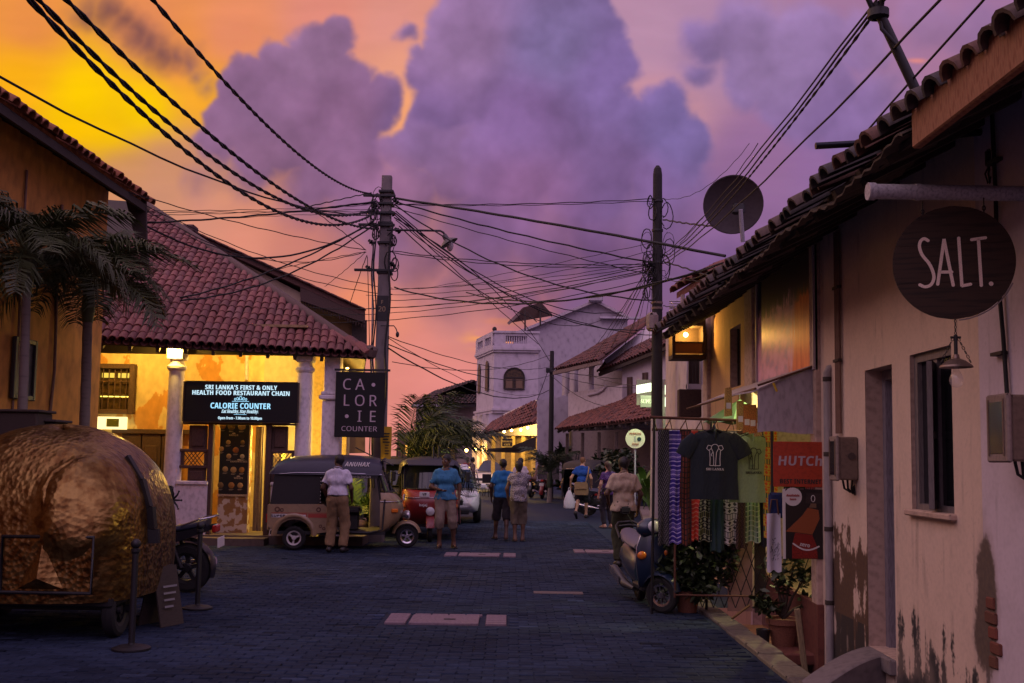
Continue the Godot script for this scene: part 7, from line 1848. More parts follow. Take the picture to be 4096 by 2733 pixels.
func motorbike(label: String,at: Vector3,turn: float,paint,lean := 0.12) -> Node3D:
	var t = thing("motorbike",label,"motorbike",at,turn,"motorbikes parked along the street")
	t.rotation.x = lean
	var blk = mats["rubber_black"]; var chrome = mats["chrome"]
	wheel(t,Vector3(0,0.3,0),0.3,0.11,blk,5); wheel(t,Vector3(1.28,0.3,0),0.3,0.09,blk,5)
	var b = MB.new()
	for s in [-1,1]: b.tube(PackedVector3Array([Vector3(1.28,0.3,s * 0.09),Vector3(1.08,0.75,s * 0.09),Vector3(1.0,0.98,s * 0.09)]),0.022,8); b.bar(Vector3(0,0.3,s * 0.09),Vector3(0.45,0.42,s * 0.09),0.03,0.04); b.rod(Vector3(0.02,0.32,s * 0.12),Vector3(0.16,0.66,s * 0.12),0.026,8)
	b.bar(Vector3(0.3,0.4,0),Vector3(0.95,0.42,0),0.2,0.12); b.bar(Vector3(0.98,0.9,0),Vector3(0.8,0.42,0),0.05,0.05)
	part("frame",b,blk,t)
	b = MB.new(); b.cbox(Vector3(0.6,0.43,0),Vector3(0.34,0.26,0.24),0.05); b.cbox(Vector3(0.72,0.56,0),Vector3(0.16,0.18,0.16),0.03); part("engine",b,mats["cast_metal"],t)
	b = MB.new(); b.tube(PackedVector3Array([Vector3(0.78,0.45,0.1),Vector3(0.72,0.28,0.14),Vector3(0.4,0.25,0.15),Vector3(0.1,0.3,0.17),Vector3(-0.28,0.36,0.18)]),[0.02,0.02,0.025,0.05,0.05],9); part("exhaust",b,chrome,t)
	b = MB.new(); b.ball(Vector3(0.72,0.80,0),Vector3(0.25,0.13,0.13),Basis(Vector3.BACK,0.12),16,10); part("tank",b,paint,t)
	b = MB.new(); var rows = []
	for q in [[0.56,0.76,0.09],[0.4,0.745,0.12],[0.15,0.76,0.13],[-0.1,0.81,0.12],[-0.26,0.85,0.08]]:
		var r = PackedVector3Array()
		for k in 10: r.append(Vector3(q[0],q[1] + 0.045 * sin(TAU * k / 10.0),q[2] * cos(TAU * k / 10.0)))
		rows.append(r)
	b.grid(rows,true,true); part("seat",b,mats["seat_blue_black"],t)
	b = MB.new()
	for s in [-1,1]: b.poly(PackedVector3Array([Vector3(0.42,0.72,s * 0.12),Vector3(0.1,0.62,s * 0.13),Vector3(-0.3,0.76,s * 0.09),Vector3(-0.34,0.83,s * 0.08),Vector3(0.1,0.74,s * 0.13)]),Vector3(0,0,-s * 0.02))
	part("side_cover",b,paint,t)
	b = MB.new(); b.tube(PackedVector3Array([Vector3(0.02,0.82,0.13),Vector3(-0.2,0.9,0.13),Vector3(-0.36,0.93,0.07),Vector3(-0.36,0.93,-0.07),Vector3(-0.2,0.9,-0.13),Vector3(0.02,0.82,-0.13)]),0.012,7); part("grab_rail",b,chrome,t)
	b = MB.new(); rows = [PackedVector3Array(),PackedVector3Array(),PackedVector3Array()]
	for k in 9:
		var a = deg_to_rad(lerpf(70,200,k / 8.0)); var d = Vector3(cos(a),sin(a),0)
		rows[0].append(Vector3(0,0.31,0.08) + d * 0.33); rows[1].append(Vector3(0,0.31,0) + d * 0.36); rows[2].append(Vector3(0,0.31,-0.08) + d * 0.33)
	b.grid(rows); part("mudguard",b,paint,t); b = MB.new(); rows = [PackedVector3Array(),PackedVector3Array(),PackedVector3Array()]
	for k in 9:
		var a = deg_to_rad(lerpf(10,150,k / 8.0)); var d = Vector3(cos(a),sin(a),0)
		rows[0].append(Vector3(1.28,0.31,0.07) + d * 0.32); rows[1].append(Vector3(1.28,0.31,0) + d * 0.345); rows[2].append(Vector3(1.28,0.31,-0.07) + d * 0.32)
	b.grid(rows); part("mudguard",b,paint,t)
	b = MB.new(); b.tube(PackedVector3Array([Vector3(0.86,1.04,0.36),Vector3(0.96,1.02,0.16),Vector3(0.98,0.99,0),Vector3(0.96,1.02,-0.16),Vector3(0.86,1.04,-0.36)]),0.014,7)
	part("handlebar",b,blk,t)
	for s in [-1,1]:
		b = MB.new(); b.rod(Vector3(0.9,1.04,s * 0.27),Vector3(0.92,1.2,s * 0.34),0.007,5); b.cbox(Vector3(0.92,1.22,s * 0.35),Vector3(0.02,0.08,0.12),0.02); part("mirror",b,blk,t)
	b = MB.new(); b.ball(Vector3(1.1,0.92,0),Vector3(0.1,0.11,0.11)); part("headlight",b,mats["lens_clear"],t)
	b = MB.new(); b.cbox(Vector3(-0.36,0.78,0),Vector3(0.06,0.09,0.14),0.015); part("tail_light",b,mats["lens_red"],t)
	b = MB.new(); b.cbox(Vector3(-0.42,0.62,0),Vector3(0.01,0.12,0.2),0.003); part("number_plate",b,mats["plate_white"],t)
	return t

func car(label: String,at: Vector3,turn: float,paint,len: float,hgt: float,wid: float):
	var t = thing("parked_car",label,"car",at,turn,"white cars in the street")
	var b = MB.new(); var rows = []
	var W = wid / 2
	for q in [[-0.5,0.42,0.72,0.86],[-0.485,0.3,0.92,0.95],[-0.4,0.26,1.0,1.0],[-0.1,0.25,1.0,1.0],[0.2,0.25,0.98,1.0],[0.36,0.26,0.92,0.98],[0.45,0.28,0.84,0.92],[0.49,0.34,0.7,0.8],[0.5,0.42,0.6,0.7]]:   # lower body
		var x = q[0] * len; var y0 = q[1]; var y1 = q[2] * hgt * 0.58; var w = W * q[3]
		var r = PackedVector3Array()
		for p in [[0.8,y0],[0.96,y0 + 0.06],[1.0,lerpf(y0,y1,0.45)],[0.97,lerpf(y0,y1,0.8)],[0.9,y1],[0,y1 + 0.03],[-0.9,y1],[-0.97,lerpf(y0,y1,0.8)],[-1.0,lerpf(y0,y1,0.45)],[-0.96,y0 + 0.06],[-0.8,y0]]: r.append(Vector3(x,p[1],p[0] * w))
		rows.append(r)
	rows.reverse()
	b.grid(rows,true,true); part("body",b,paint,t)
	b = MB.new(); rows = []
	for q in [[-0.47,0.58,0.9],[-0.42,0.9,0.8],[-0.36,0.975,0.76],[-0.1,1.0,0.77],[0.08,0.97,0.76],[0.16,0.88,0.78],[0.3,0.57,0.88]]:
		var r = PackedVector3Array()
		for p in [[1.0,0.55],[0.97,0.62],[0.84,0.94],[0.7,1.0],[-0.7,1.0],[-0.84,0.94],[-0.97,0.62],[-1.0,0.55]]: r.append(Vector3(q[0] * len,lerpf(0.54 * hgt,q[1] * hgt,clampf((p[1] - 0.55) / 0.45,0,1)),p[0] * W * (q[2] + (0.12 if p[1] < 0.9 else 0.0))))
		rows.append(r)
	rows.reverse()
	b.grid(rows,false); part("roof",b,paint,t)
	b = MB.new()
	b.poly(PackedVector3Array([Vector3(0.30 * len,0.59 * hgt,W * 0.8),Vector3(0.30 * len,0.59 * hgt,-W * 0.8),Vector3(0.165 * len,0.9 * hgt,-W * 0.66),Vector3(0.165 * len,0.9 * hgt,W * 0.66)]),Vector3(0.02,0.012,0)); part("windscreen",b,mats["car_glass_blue"],t)
	for s in [-1,1]:
		b = MB.new(); b.poly(PackedVector3Array([Vector3(0.22 * len,0.61 * hgt,s * W * 0.985),Vector3(0.12 * len,0.88 * hgt,s * W * 0.86),Vector3(-0.34 * len,0.90 * hgt,s * W * 0.84),Vector3(-0.42 * len,0.62 * hgt,s * W * 0.97)]),Vector3(0,0,s * 0.012)); part("side_window",b,mats["car_glass"],t)
		b = MB.new(); b.ball(Vector3(0.44 * len,0.47 * hgt,s * W * 0.68),Vector3(0.13,0.09,0.17),yaw(-s * 0.5)); part("headlight",b,mats["lens_clear"],t)
		b = MB.new(); b.cbox(Vector3(0.2 * len,0.62 * hgt,s * W * 1.1),Vector3(0.1,0.14,0.2),0.04); part("mirror",b,paint,t)
		b = MB.new(); b.bar(Vector3(-0.36 * len,1.0 * hgt,s * W * 0.66),Vector3(0.06 * len,1.0 * hgt,s * W * 0.66),0.04,0.05); part("roof_rail",b,mats["rubber_black"],t)
		for x in [-0.3,0.31]: wheel(t,Vector3(x * len,0.33,s * W * 0.9),0.33,0.2,mats["chrome"],5)
	b = MB.new(); b.cbox(Vector3(0.497 * len,0.36 * hgt,0),Vector3(0.05,0.14,W * 0.9),0.02); b.cbox(Vector3(0.49 * len,0.2 * hgt,0),Vector3(0.06,0.12,W * 1.3),0.02); part("grille",b,mats["rubber_black"],t)
	b = MB.new(); b.cbox(Vector3(0.515 * len,0.27 * hgt,0),Vector3(0.02,0.1,0.42),0.004); part("number_plate",b,mats["plate_white"],t)

func make_vehicles():
	var tex = ramp_tex("paint_dust",101,0.02,[[0.0,0.8],[0.5,0.95],[1.0,1.0]])
	mat("tyre",L(0.012,0.012,0.012),0.9); mat("rubber_black",L(0.010,0.010,0.011),0.55); mat("chrome",L(0.5,0.48,0.5),0.22,0.9)
	worn("dark_vinyl",L(0.018,0.016,0.016),0.7,tex,Vector3(2,2,2),0,false); worn("navy_vinyl",L(0.022,0.022,0.042),0.45,tex,Vector3(2,2,2),0,false)
	mat("white_rim",L(0.5,0.47,0.45),0.5); mat("lens_amber",L(0.6,0.16,0.02),0.2); mat("lens_red",L(0.35,0.02,0.015),0.2); mat("lens_clear",L(0.5,0.5,0.52),0.12); mat("plate_white",L(0.6,0.58,0.55),0.5); mat("sticker_red",L(0.35,0.05,0.03),0.5); mat("sticker_brown",L(0.1,0.04,0.02),0.5)
	mat("cast_metal",L(0.09,0.09,0.095),0.45,0.7); mat("seat_blue_black",L(0.02,0.025,0.045),0.42)
	mat("car_glass",L(0.012,0.014,0.018),0.05); mat("car_glass_blue",L(0.02,0.035,0.07),0.05)
	var cream = worn("cream_paint",L(0.30,0.205,0.105),0.35,tex,Vector3(2,2,2),0,false)
	cream.clearcoat_enabled = true; cream.clearcoat = 0.4
	var red = worn("red_paint",L(0.20,0.012,0.012),0.3,tex,Vector3(2,2,2),0,false); red.clearcoat_enabled = true; red.clearcoat = 0.5
	var white = worn("car_white",L(0.62,0.6,0.62),0.28,tex,Vector3(2,2,2),0,false); white.clearcoat_enabled = true; white.clearcoat = 0.5
	var blackp = mat("black_paint",L(0.012,0.012,0.016),0.25); blackp.clearcoat_enabled = true; blackp.clearcoat = 0.5
	var blue = mat("blue_paint",L(0.010,0.022,0.05),0.25); blue.clearcoat_enabled = true; blue.clearcoat = 0.5
	tuk("cream tuk-tuk with navy roof and stickers parked side-on before the restaurant",Vector3(-3.88,0,-19.28),0.11,cream,mats["navy_vinyl"],true)
	tuk("red tuk-tuk facing the camera behind the man in the blue shirt",Vector3(-1.78,0,-22.9),-PI / 2 + 0.1,red,mats["navy_vinyl"])
	tuk("dark tuk-tuk half hidden behind the red one, at its left",Vector3(-2.75,0,-25.0),-PI / 2 + 0.1,blackp,mats["dark_vinyl"])
	tuk("dark tuk-tuk with black hood parked before the plants on the right",Vector3(3.1,0,-36.2),PI / 2 + 0.5,blackp,mats["dark_vinyl"])
	car("white car mostly hidden behind the red tuk-tuk",Vector3(-1.62,0,-28.6),-PI / 2 + 0.04,white,3.7,1.5,1.6)
	car("white off-road car facing the camera before the cafe",Vector3(-0.45,0,-54.5),-PI / 2 - 0.42,white,4.6,1.75,1.85)
	motorbike("black motorbike behind the golden elephant cart, only its rear end in view",Vector3(-3.86,0,-12.75),PI - 0.12,blackp,-0.1)
	motorbike("red motorbike with round mirror parked by the slim far pole",Vector3(1.35,0,-44.6),PI / 2 - 0.25,red,0.1)
	motorbike("dark motorbike just left of the red one by the white gate",Vector3(0.9,0,-45.6),PI / 2 - 0.4,blackp,0.1)
	motorbike("black motorbike with chrome exhaust right of the man with the shoulder bag",Vector3(2.35,0,-31.6),-0.5,blackp,0.1)
	motorbike("dark motorbike behind the woman in the purple blouse",Vector3(2.3,0,-33.2),-0.3,blackp,0.1)
	scooter(blue)

func scooter(paint):
	var t = thing("scooter","dark blue motor scooter standing at the kerb before the sarong rack","scooter",Vector3(1.58,0,-12.7),-1.46)
	t.scale = Vector3.ONE * 0.9
	t.rotation.x = 0.1
	var blk = mats["rubber_black"]; var chrome = mats["chrome"]
	wheel(t,Vector3(0,0.22,0),0.22,0.1,blk,5); wheel(t,Vector3(1.22,0.22,0),0.22,0.1,mats["chrome"],9,"wheel",0.75)
	var b = MB.new(); var rows = []
	for q in [[-0.42,0.66,0.12,0.06],[-0.3,0.58,0.2,0.15],[0.0,0.5,0.26,0.17],[0.25,0.46,0.28,0.16],[0.4,0.42,0.26,0.12]]:
		var r = PackedVector3Array()
		for k in 12: r.append(Vector3(q[0],q[1] + q[2] * 0.9 * sin(TAU * k / 12.0),q[3] * 1.15 * cos(TAU * k / 12.0)))
		rows.append(r)
	rows.reverse(); b.grid(rows,true,true); part("rear_body",b,paint,t)
	b = MB.new(); rows = []
	for q in [[0.42,0.74,0.1],[0.25,0.77,0.14],[0.0,0.80,0.15],[-0.25,0.85,0.13],[-0.42,0.88,0.08]]:
		var r = PackedVector3Array()
		for k in 10: r.append(Vector3(q[0],q[1] + 0.05 * sin(TAU * k / 10.0),q[2] * 1.2 * cos(TAU * k / 10.0)))
		rows.append(r)
	b.grid(rows,true,true); part("seat",b,worn("seat_grey",L(0.13,0.115,0.14),0.4,ramp_tex("paint_dust",101,0.02,[]),Vector3(3,3,3),0,false),t)
	b = MB.new(); b.tube(PackedVector3Array([Vector3(-0.15,0.82,0.17),Vector3(-0.4,0.96,0.16),Vector3(-0.5,1.0,0.1),Vector3(-0.5,1.0,-0.1),Vector3(-0.4,0.96,-0.16),Vector3(-0.15,0.82,-0.17)]),0.018,7); part("grab_rail",b,blk,t)
	b = MB.new(); b.cbox(Vector3(0.62,0.27,0),Vector3(0.55,0.08,0.34),0.02); part("footboard",b,blk,t)
	b = MB.new(); rows = []
	for q in [[0.82,0.28,0.17],[0.95,0.4,0.2],[1.0,0.6,0.22],[0.98,0.8,0.19],[0.94,0.94,0.12]]:
		var r = PackedVector3Array()
		for k in 9:
			var s = -1.0 + k * 0.25
			r.append(Vector3(q[0] + 0.1 * (1 - s * s),q[1],-s * q[2] * 1.1))
		rows.append(r)
	b.grid(rows); var ls = part("leg_shield",b,paint,t)
	b = MB.new(); var e = PackedVector3Array(); for r in rows: e.append(r[8] + Vector3(0.004,0,0))
	b.tube(e,0.009,5); e = PackedVector3Array(); for r in rows: e.append(r[0] + Vector3(0.004,0,0))
	b.tube(e,0.009,5); part("trim",b,chrome,ls)
	b = MB.new(); rows = [PackedVector3Array(),PackedVector3Array(),PackedVector3Array()]
	for k in 9:
		var a = deg_to_rad(lerpf(5,165,k / 8.0)); var d = yaw(0.75) * Vector3(cos(a),sin(a),0); var w = yaw(0.75) * Vector3(0,0,0.075)
		rows[0].append(Vector3(1.21,0.24,0) + d * 0.23 + w); rows[1].append(Vector3(1.21,0.24,0) + d * 0.27); rows[2].append(Vector3(1.21,0.24,0) + d * 0.23 - w)
	b.grid(rows); part("mudguard",b,paint,t)
	b = MB.new(); b.rod(Vector3(1.2,0.25,0.06),Vector3(1.04,0.6,0.04),0.025,8); b.rod(Vector3(1.03,0.5,0),Vector3(0.92,1.0,0),0.03,8); part("fork",b,blk,t)
	b = MB.new(); b.ball(Vector3(0.95,1.02,0),Vector3(0.13,0.12,0.2),Basis(Vector3.UP,0.3),16,10); var hc = part("handle_cowl",b,paint,t)
	b = MB.new(); b.ball(Vector3(1.04,1.03,-0.02),Vector3(0.05,0.08,0.1),Basis(Vector3.UP,0.3)); part("headlight",b,mats["lens_clear"],hc)
	b = MB.new()
	b.tube(PackedVector3Array([Vector3(0.82,1.06,0.37),Vector3(0.88,1.07,0.25),Vector3(0.92,1.04,0.12),Vector3(0.92,1.04,-0.12),Vector3(0.88,1.07,-0.25),Vector3(0.82,1.06,-0.37)]),0.016,7)
	for s in [-1,1]: b.rod(Vector3(0.9,1.06,s * 0.2),Vector3(0.9,1.22,s * 0.28),0.007,5); b.cbox(Vector3(0.9,1.26,s * 0.29),Vector3(0.025,0.09,0.13),0.02)
	part("handlebar",b,blk,t)
	for s in [-1,1]:
		b = MB.new(); b.ball(Vector3(1.06,0.7,s * 0.17),Vector3(0.03,0.05,0.06)); part("indicator",b,mats["lens_amber"],t)
	b = MB.new(); b.tube(PackedVector3Array([Vector3(0.3,0.2,0.14),Vector3(0.05,0.24,0.2),Vector3(-0.4,0.4,0.24)]),[0.03,0.06,0.06],10); part("exhaust",b,mats["cast_metal"],t)
	b = MB.new(); b.poly(PackedVector3Array([Vector3(0.0,0.33,0.262),Vector3(-0.36,0.46,0.3),Vector3(-0.38,0.36,0.31),Vector3(0.0,0.22,0.27)]),Vector3(0,0.01,0.012)); part("heat_shield",b,chrome,t)


# ---- people: a skeleton of joints in metres for a height of 1.72, facing +z, the left side at +x
var head_mb: MB
var hand_mb: MB

func make_head_and_hand():
	var f = Field.new(); f.cell = 0.0065; f.k = 130.0
	f.bone(Vector3(0,0.025,-0.032),Vector3(0,0.03,-0.03),0.068,0.068).bone(Vector3(0,0.035,0.012),Vector3(0,0.03,0.015),0.064,0.064)
	f.bone(Vector3(-0.022,-0.05,0.026),Vector3(0.022,-0.05,0.026),0.04,0.04).bone(Vector3(0,-0.088,0.052),Vector3(0,-0.09,0.05),0.02,0.02)
	f.bone(Vector3(0,0.022,0.078),Vector3(0,-0.022,0.098),0.007,0.012).bone(Vector3(-0.033,0.028,0.068),Vector3(0.033,0.028,0.068),0.011,0.011).bone(Vector3(-0.017,-0.056,0.066),Vector3(0.017,-0.056,0.066),0.009,0.009)
	for s in [-1,1]:
		f.bone(Vector3(s * 0.034,-0.018,0.046),Vector3(s * 0.034,-0.022,0.046),0.026,0.026).bone(Vector3(s * 0.072,0.008,-0.01),Vector3(s * 0.073,-0.025,-0.004),0.013,0.009)
		f.bone(Vector3(s * 0.031,0.008,0.092),Vector3(s * 0.031,0.008,0.09),0.004,0.004,false,-1.0)
	f.bone(Vector3(0,-0.07,-0.02),Vector3(0,-0.15,-0.03),0.05,0.05)
	head_mb = MB.new(); f.skin(head_mb)
	f = Field.new(); f.cell = 0.0055; f.k = 210.0
	for k in 4:
		var z = -0.027 + k * 0.018
		f.bone(Vector3(0,-0.008,z * 0.6),Vector3(0,-0.08,z),0.013,0.011)
		var l = [0.055,0.068,0.074,0.066][k]
		f.bone(Vector3(0,-0.084,z * 1.08),Vector3(0.008,-0.084 - l * 0.5,z * 1.15),0.0088,0.0082).bone(Vector3(0.008,-0.084 - l * 0.5,z * 1.15),Vector3(0.027,-0.084 - l * 0.92,z * 1.12),0.008,0.0068)
	f.bone(Vector3(0.004,-0.025,0.024),Vector3(0.014,-0.06,0.046),0.012,0.0095).bone(Vector3(0.014,-0.06,0.046),Vector3(0.022,-0.09,0.05),0.009,0.0075)
	hand_mb = MB.new(); f.skin(hand_mb)

func crease(b: MB,amp: float,sd: float) -> MB:   # folds in cloth: the surface is pushed in and out along drawn-out waves
	var m = b.mesh().surface_get_arrays(0)
	var f = FastNoiseLite.new(); f.seed = 5; f.frequency = 7.0; f.fractal_octaves = 2
	for k in b.v.size():
		var p = b.v[k]
		var q = Vector3(p.x * 1.2 + p.y * 0.5,p.y * 0.55 - p.x * 0.4,p.z * 1.2)
		b.v[k] += m[Mesh.ARRAY_NORMAL][k] * amp * (f.get_noise_3dv(q + Vector3(sd,0,0)) * 1.6)
		b.n[k] = Vector3.ZERO
	return b

func person(label: String,at: Vector3,turn: float,tall: float,s: Dictionary):
	var t = thing("person",label,"person",at,turn)
	var sc = tall / 1.72
	t.scale = Vector3.ONE * sc
	var cell: float = s.get("cell",0.019)
	var lean: Vector3 = s.get("lean",Vector3.ZERO)      # how far the shoulders are shifted from over the hips
	var feet = s.get("feet",[[0.1,0.02],[-0.1,-0.02]])
	var up = func(p: Vector3) -> Vector3: return p + lean * clampf((p.y - 0.95) / 0.5,0.0,1.3)
	var hips = [Vector3(0.088,0.9,0),Vector3(-0.088,0.9,0)]
	var sh = [up.call(Vector3(0.165,1.375,-0.01)),up.call(Vector3(-0.165,1.375,-0.01))]
	var arms = s.get("arms",[[Vector3(0.25,1.13,-0.03),Vector3(0.26,0.87,0.04)],[Vector3(-0.25,1.13,-0.03),Vector3(-0.26,0.87,0.04)]])
	var fat: float = s.get("fat",0.0)
	var f = Field.new(); f.cell = cell; f.k = 65.0
	var torso = [[Vector3(-0.065,0.93,-0.005),Vector3(0.065,0.93,-0.005),0.095,0.095],[Vector3(-0.05,1.08,0.005),Vector3(0.05,1.08,0.005),0.088 + fat,0.088 + fat],[Vector3(-0.075,1.27,0.0),Vector3(0.075,1.27,0.0),0.098,0.098],[Vector3(-0.13,1.385,-0.01),Vector3(0.0,1.42,-0.01),0.05,0.055],[Vector3(0.13,1.385,-0.01),Vector3(0.0,1.42,-0.01),0.05,0.055]]
	for q in torso: f.bone(up.call(q[0]),up.call(q[1]),q[2],q[3])
	var nk = up.call(Vector3(0,1.43,-0.01)); var hd = up.call(Vector3(0,1.605,0.02)) + s.get("nod",Vector3.ZERO)
	f.bone(nk,hd + Vector3(0,-0.07,-0.02),0.055,0.048)
	var knees = []; var ankles = []
	for k in 2:
		var fo = feet[k]
		var lift: float = fo[2] if fo.size() > 2 else 0.0
		var an = Vector3(fo[0],0.085 + lift,fo[1])
		var mid = (hips[k] + an) / 2
		var half = hips[k].distance_to(an) / 2
		var bend = sqrt(maxf(0.42 * 0.42 - half * half,0.0004))
		var kn = mid + Vector3(0.01 * (1 - 2 * k),0.02,bend)
		knees.append(kn); ankles.append(an)
		f.bone(hips[k],kn,0.082,0.052).bone(kn,an,0.05,0.034).bone(kn.lerp(an,0.2) + Vector3(0,0,-0.022),kn.lerp(an,0.45) + Vector3(0,0,-0.018),0.04,0.034)
		var fd = Vector3(0.18 * (1 - 2 * k),0,1).normalized() if lift < 0.05 else Vector3(0,-0.75,0.65)
		f.bone(an + Vector3(0,-0.045,0) - fd * 0.035,an + Vector3(0,-0.052,0) + fd * 0.14,0.034,0.026).bone(an,an + Vector3(0,-0.045,0) - fd * 0.03,0.034,0.034)
		f.bone(sh[k],arms[k][0],0.047,0.036).bone(arms[k][0],arms[k][1],0.037,0.025)
	var b = MB.new(); f.skin(b)
	var hb = yaw(s.get("look",0.0)) * Basis(Vector3.RIGHT,s.get("tilt",0.0))
	b.join(head_mb,Transform3D(hb,hd))
	for k in 2:
		var d = (arms[k][1] - arms[k][0]).normalized()
		var z = Vector3(0,0,1) if absf(d.z) < 0.8 else Vector3(0,1,0)
		var y = -d; var x = y.cross(z).normalized(); z = x.cross(y)
		b.join(hand_mb,Transform3D(Basis(x * (1.0 if k == 1 else -1.0),y,z),arms[k][1]))
	part("body",b,s.skin,t)
	b = MB.new()
	for e in [-1,1]: b.ball(hd + hb * Vector3(e * 0.031,0.008,0.071),Vector3.ONE * 0.0115,Basis(),8,6)
	var ey = part("eyes",b,mats["eye_white"],t)
	b = MB.new()
	for e in [-1,1]: b.ball(hd + hb * Vector3(e * 0.031,0.008,0.0785),Vector3(0.006,0.006,0.005),Basis(),8,6); b.box(hd + hb * Vector3(e * 0.031,0.034,0.08),Vector3(0.034,0.007,0.006),hb)
	part("iris_and_brow",b,s.hair,ey)
	# hair
	f = Field.new(); f.cell = 0.0085; f.k = 110.0
	var hl: float = s.get("hair_r",0.012)
	f.bone(hd + hb * Vector3(0,0.03,-0.032),hd + hb * Vector3(0,0.035,-0.03),0.068 + hl,0.068 + hl).bone(hd + hb * Vector3(0,0.045,0.006),hd + hb * Vector3(0,0.045,0.008),0.06 + hl,0.06 + hl)
	match s.get("style","short"):
		"short": f.bone(hd + hb * Vector3(0,-0.02,-0.05),hd + hb * Vector3(0,-0.05,-0.05),0.045,0.035)
		"bob": f.bone(hd + hb * Vector3(0,-0.02,-0.045),hd + hb * Vector3(0,-0.07,-0.05),0.072,0.06)
		"long": f.bone(hd + hb * Vector3(0,-0.02,-0.05),hd + hb * Vector3(0,-0.22,-0.085),0.07,0.055)
	f.cuts = [[hd + hb * Vector3(0,0.045,0.072),hb * Vector3(0,-0.72,0.7).normalized()]]
	b = MB.new(); f.skin(b); part("hair",b,s.hair,t)
	# shirt
	f = Field.new(); f.cell = cell; f.k = 60.0
	var hem: float = s.get("hem",0.86)
	var inf: float = s.get("loose",0.014)
	for q in torso:
		if q[0].y > hem: f.bone(up.call(q[0]),up.call(q[1]),q[2] + inf,q[3] + inf)
	f.bone(up.call(Vector3(-0.075,hem + 0.02,0.0)),up.call(Vector3(0.075,hem + 0.02,0.0)),0.098 + inf,0.098 + inf)
	f.bone(nk + Vector3(0,-0.03,0),nk + Vector3(0,0.03,0.005),0.066,0.058)
	var sl: float = s.get("sleeve",0.62)
	for k in 2:
		f.bone(sh[k],sh[k].lerp(arms[k][0],minf(sl,1.0)),0.052 + inf * 0.35,0.05 + inf * 0.7,sl <= 1.0)
		if sl > 1.0: f.bone(arms[k][0],arms[k][0].lerp(arms[k][1],sl - 1.0),0.046 + inf * 0.4,0.036 + inf * 0.4,true)
	f.cuts = [[Vector3(0,hem,0),Vector3(0,-1,0.04).normalized()],[nk + Vector3(0,0.035,0),Vector3(0,1,0.35).normalized()]]
	b = MB.new(); f.skin(b); crease(b,0.013,at.x * 7.0); var shirt = part("shirt",b,s.shirt,t)
	if s.get("collar",false):
		var p = PackedVector3Array()
		for k in 17:
			var a = deg_to_rad(lerpf(-235,55,k / 16.0)); p.append(nk + Vector3(cos(a) * 0.064,0.04 - 0.03 * maxf(-sin(a),-0.2) * -1.0,-sin(a) * -0.064))
		b = MB.new(); b.tube(p,0.016,6,true,Vector2(1.0,0.55)); part("collar",b,s.shirt,shirt)
		b = MB.new(); b.box(up.call(Vector3(0.075,1.29,0.112)),Vector3(0.075,0.08,0.012)); b.box(up.call(Vector3(-0.075,1.29,0.112)),Vector3(0.075,0.08,0.012)); part("pocket",b,s.shirt,shirt)
	# trousers, to a share of the shin
	f = Field.new(); f.cell = cell; f.k = 60.0
	f.bone(torso[0][0],torso[0][1],0.108,0.108).bone(Vector3(-0.06,1.0,0),Vector3(0.06,1.0,0),0.095,0.095)
	var leg: float = s.get("leg",0.97); var wide: float = s.get("wide",0.02)
	for k in 2:
		f.bone(hips[k],knees[k] if leg > 0.0 else hips[k].lerp(knees[k],1.0 + leg),0.09 + wide * 0.5,0.055 + wide,leg <= 0.0)
		if leg > 0.0: f.bone(knees[k],knees[k].lerp(ankles[k],leg),0.055 + wide,0.046 + wide,true)
	f.cuts = [[Vector3(0,1.03,0),Vector3(0,1,0)]]
	b = MB.new(); f.skin(b); crease(b,0.011,at.z * 5.0); part("trousers",b,s.trousers,t)
	if s.has("belt"):
		var p = PackedVector3Array()
		for k in 21: p.append(Vector3(cos(TAU * k / 20.0) * 0.166,1.0,sin(TAU * k / 20.0) * 0.112))
		b = MB.new(); b.tube(p,0.02,6,false,Vector2(0.4,1.0)); part("belt",b,s.belt,t)
	for k in 2:
		var fo = feet[k]; var lift: float = fo[2] if fo.size() > 2 else 0.0
		var fd = Vector3(0.18 * (1 - 2 * k),0,1).normalized() if lift < 0.05 else Vector3(0,-0.75,0.65)
		b = MB.new()
		if s.has("shoes"):
			f = Field.new(); f.cell = 0.014; f.k = 90.0
			f.bone(ankles[k] + Vector3(0,-0.035,0) - fd * 0.035,ankles[k] + Vector3(0,-0.048,0) + fd * 0.15,0.044,0.034).bone(ankles[k] + Vector3(0,0.0,0),ankles[k] + Vector3(0,-0.04,-0.02),0.044,0.046)
			f.cuts = [[Vector3(0,0.004 + lift * 0.4,0),Vector3(0,-1,0)]] if lift < 0.05 else []
			f.skin(b); part("shoe",b,s.shoes,t)
		else:
			var o = ankles[k] + Vector3(0,-0.08,0) + fd * 0.05
			b.cbox(o + Vector3(0,0.006,0),Vector3(0.088,0.016,0.25),0.006,look(fd,Vector3.UP if lift < 0.05 else Vector3.FORWARD)); b.tube(PackedVector3Array([o + Vector3(0.045,0.01,0.0) + fd * 0.02,o + Vector3(0.02,0.05,0) + fd * 0.05,o + Vector3(0,0.03,0) + fd * 0.08,o + Vector3(-0.02,0.05,0) + fd * 0.05,o + Vector3(-0.045,0.01,0.0) + fd * 0.02]),0.008,5)
			part("sandal",b,mats["rubber_black"],t)
	return t

func cloth(key: String,c: Color,tex = null,sc := 6.0) -> StandardMaterial3D:
	var m = worn(key,c,0.9,tex if tex else ramp_tex("weave",111,0.04,[[0.0,0.78],[0.5,0.95],[1.0,1.05]]),Vector3(sc,sc * 0.4,sc),0.0,false,height_tex("folds",112,0.018,FastNoiseLite.TYPE_SIMPLEX_SMOOTH,3),0.5)
	m.rim_enabled = true; m.rim = 0.15; m.rim_tint = 0.6
	return m

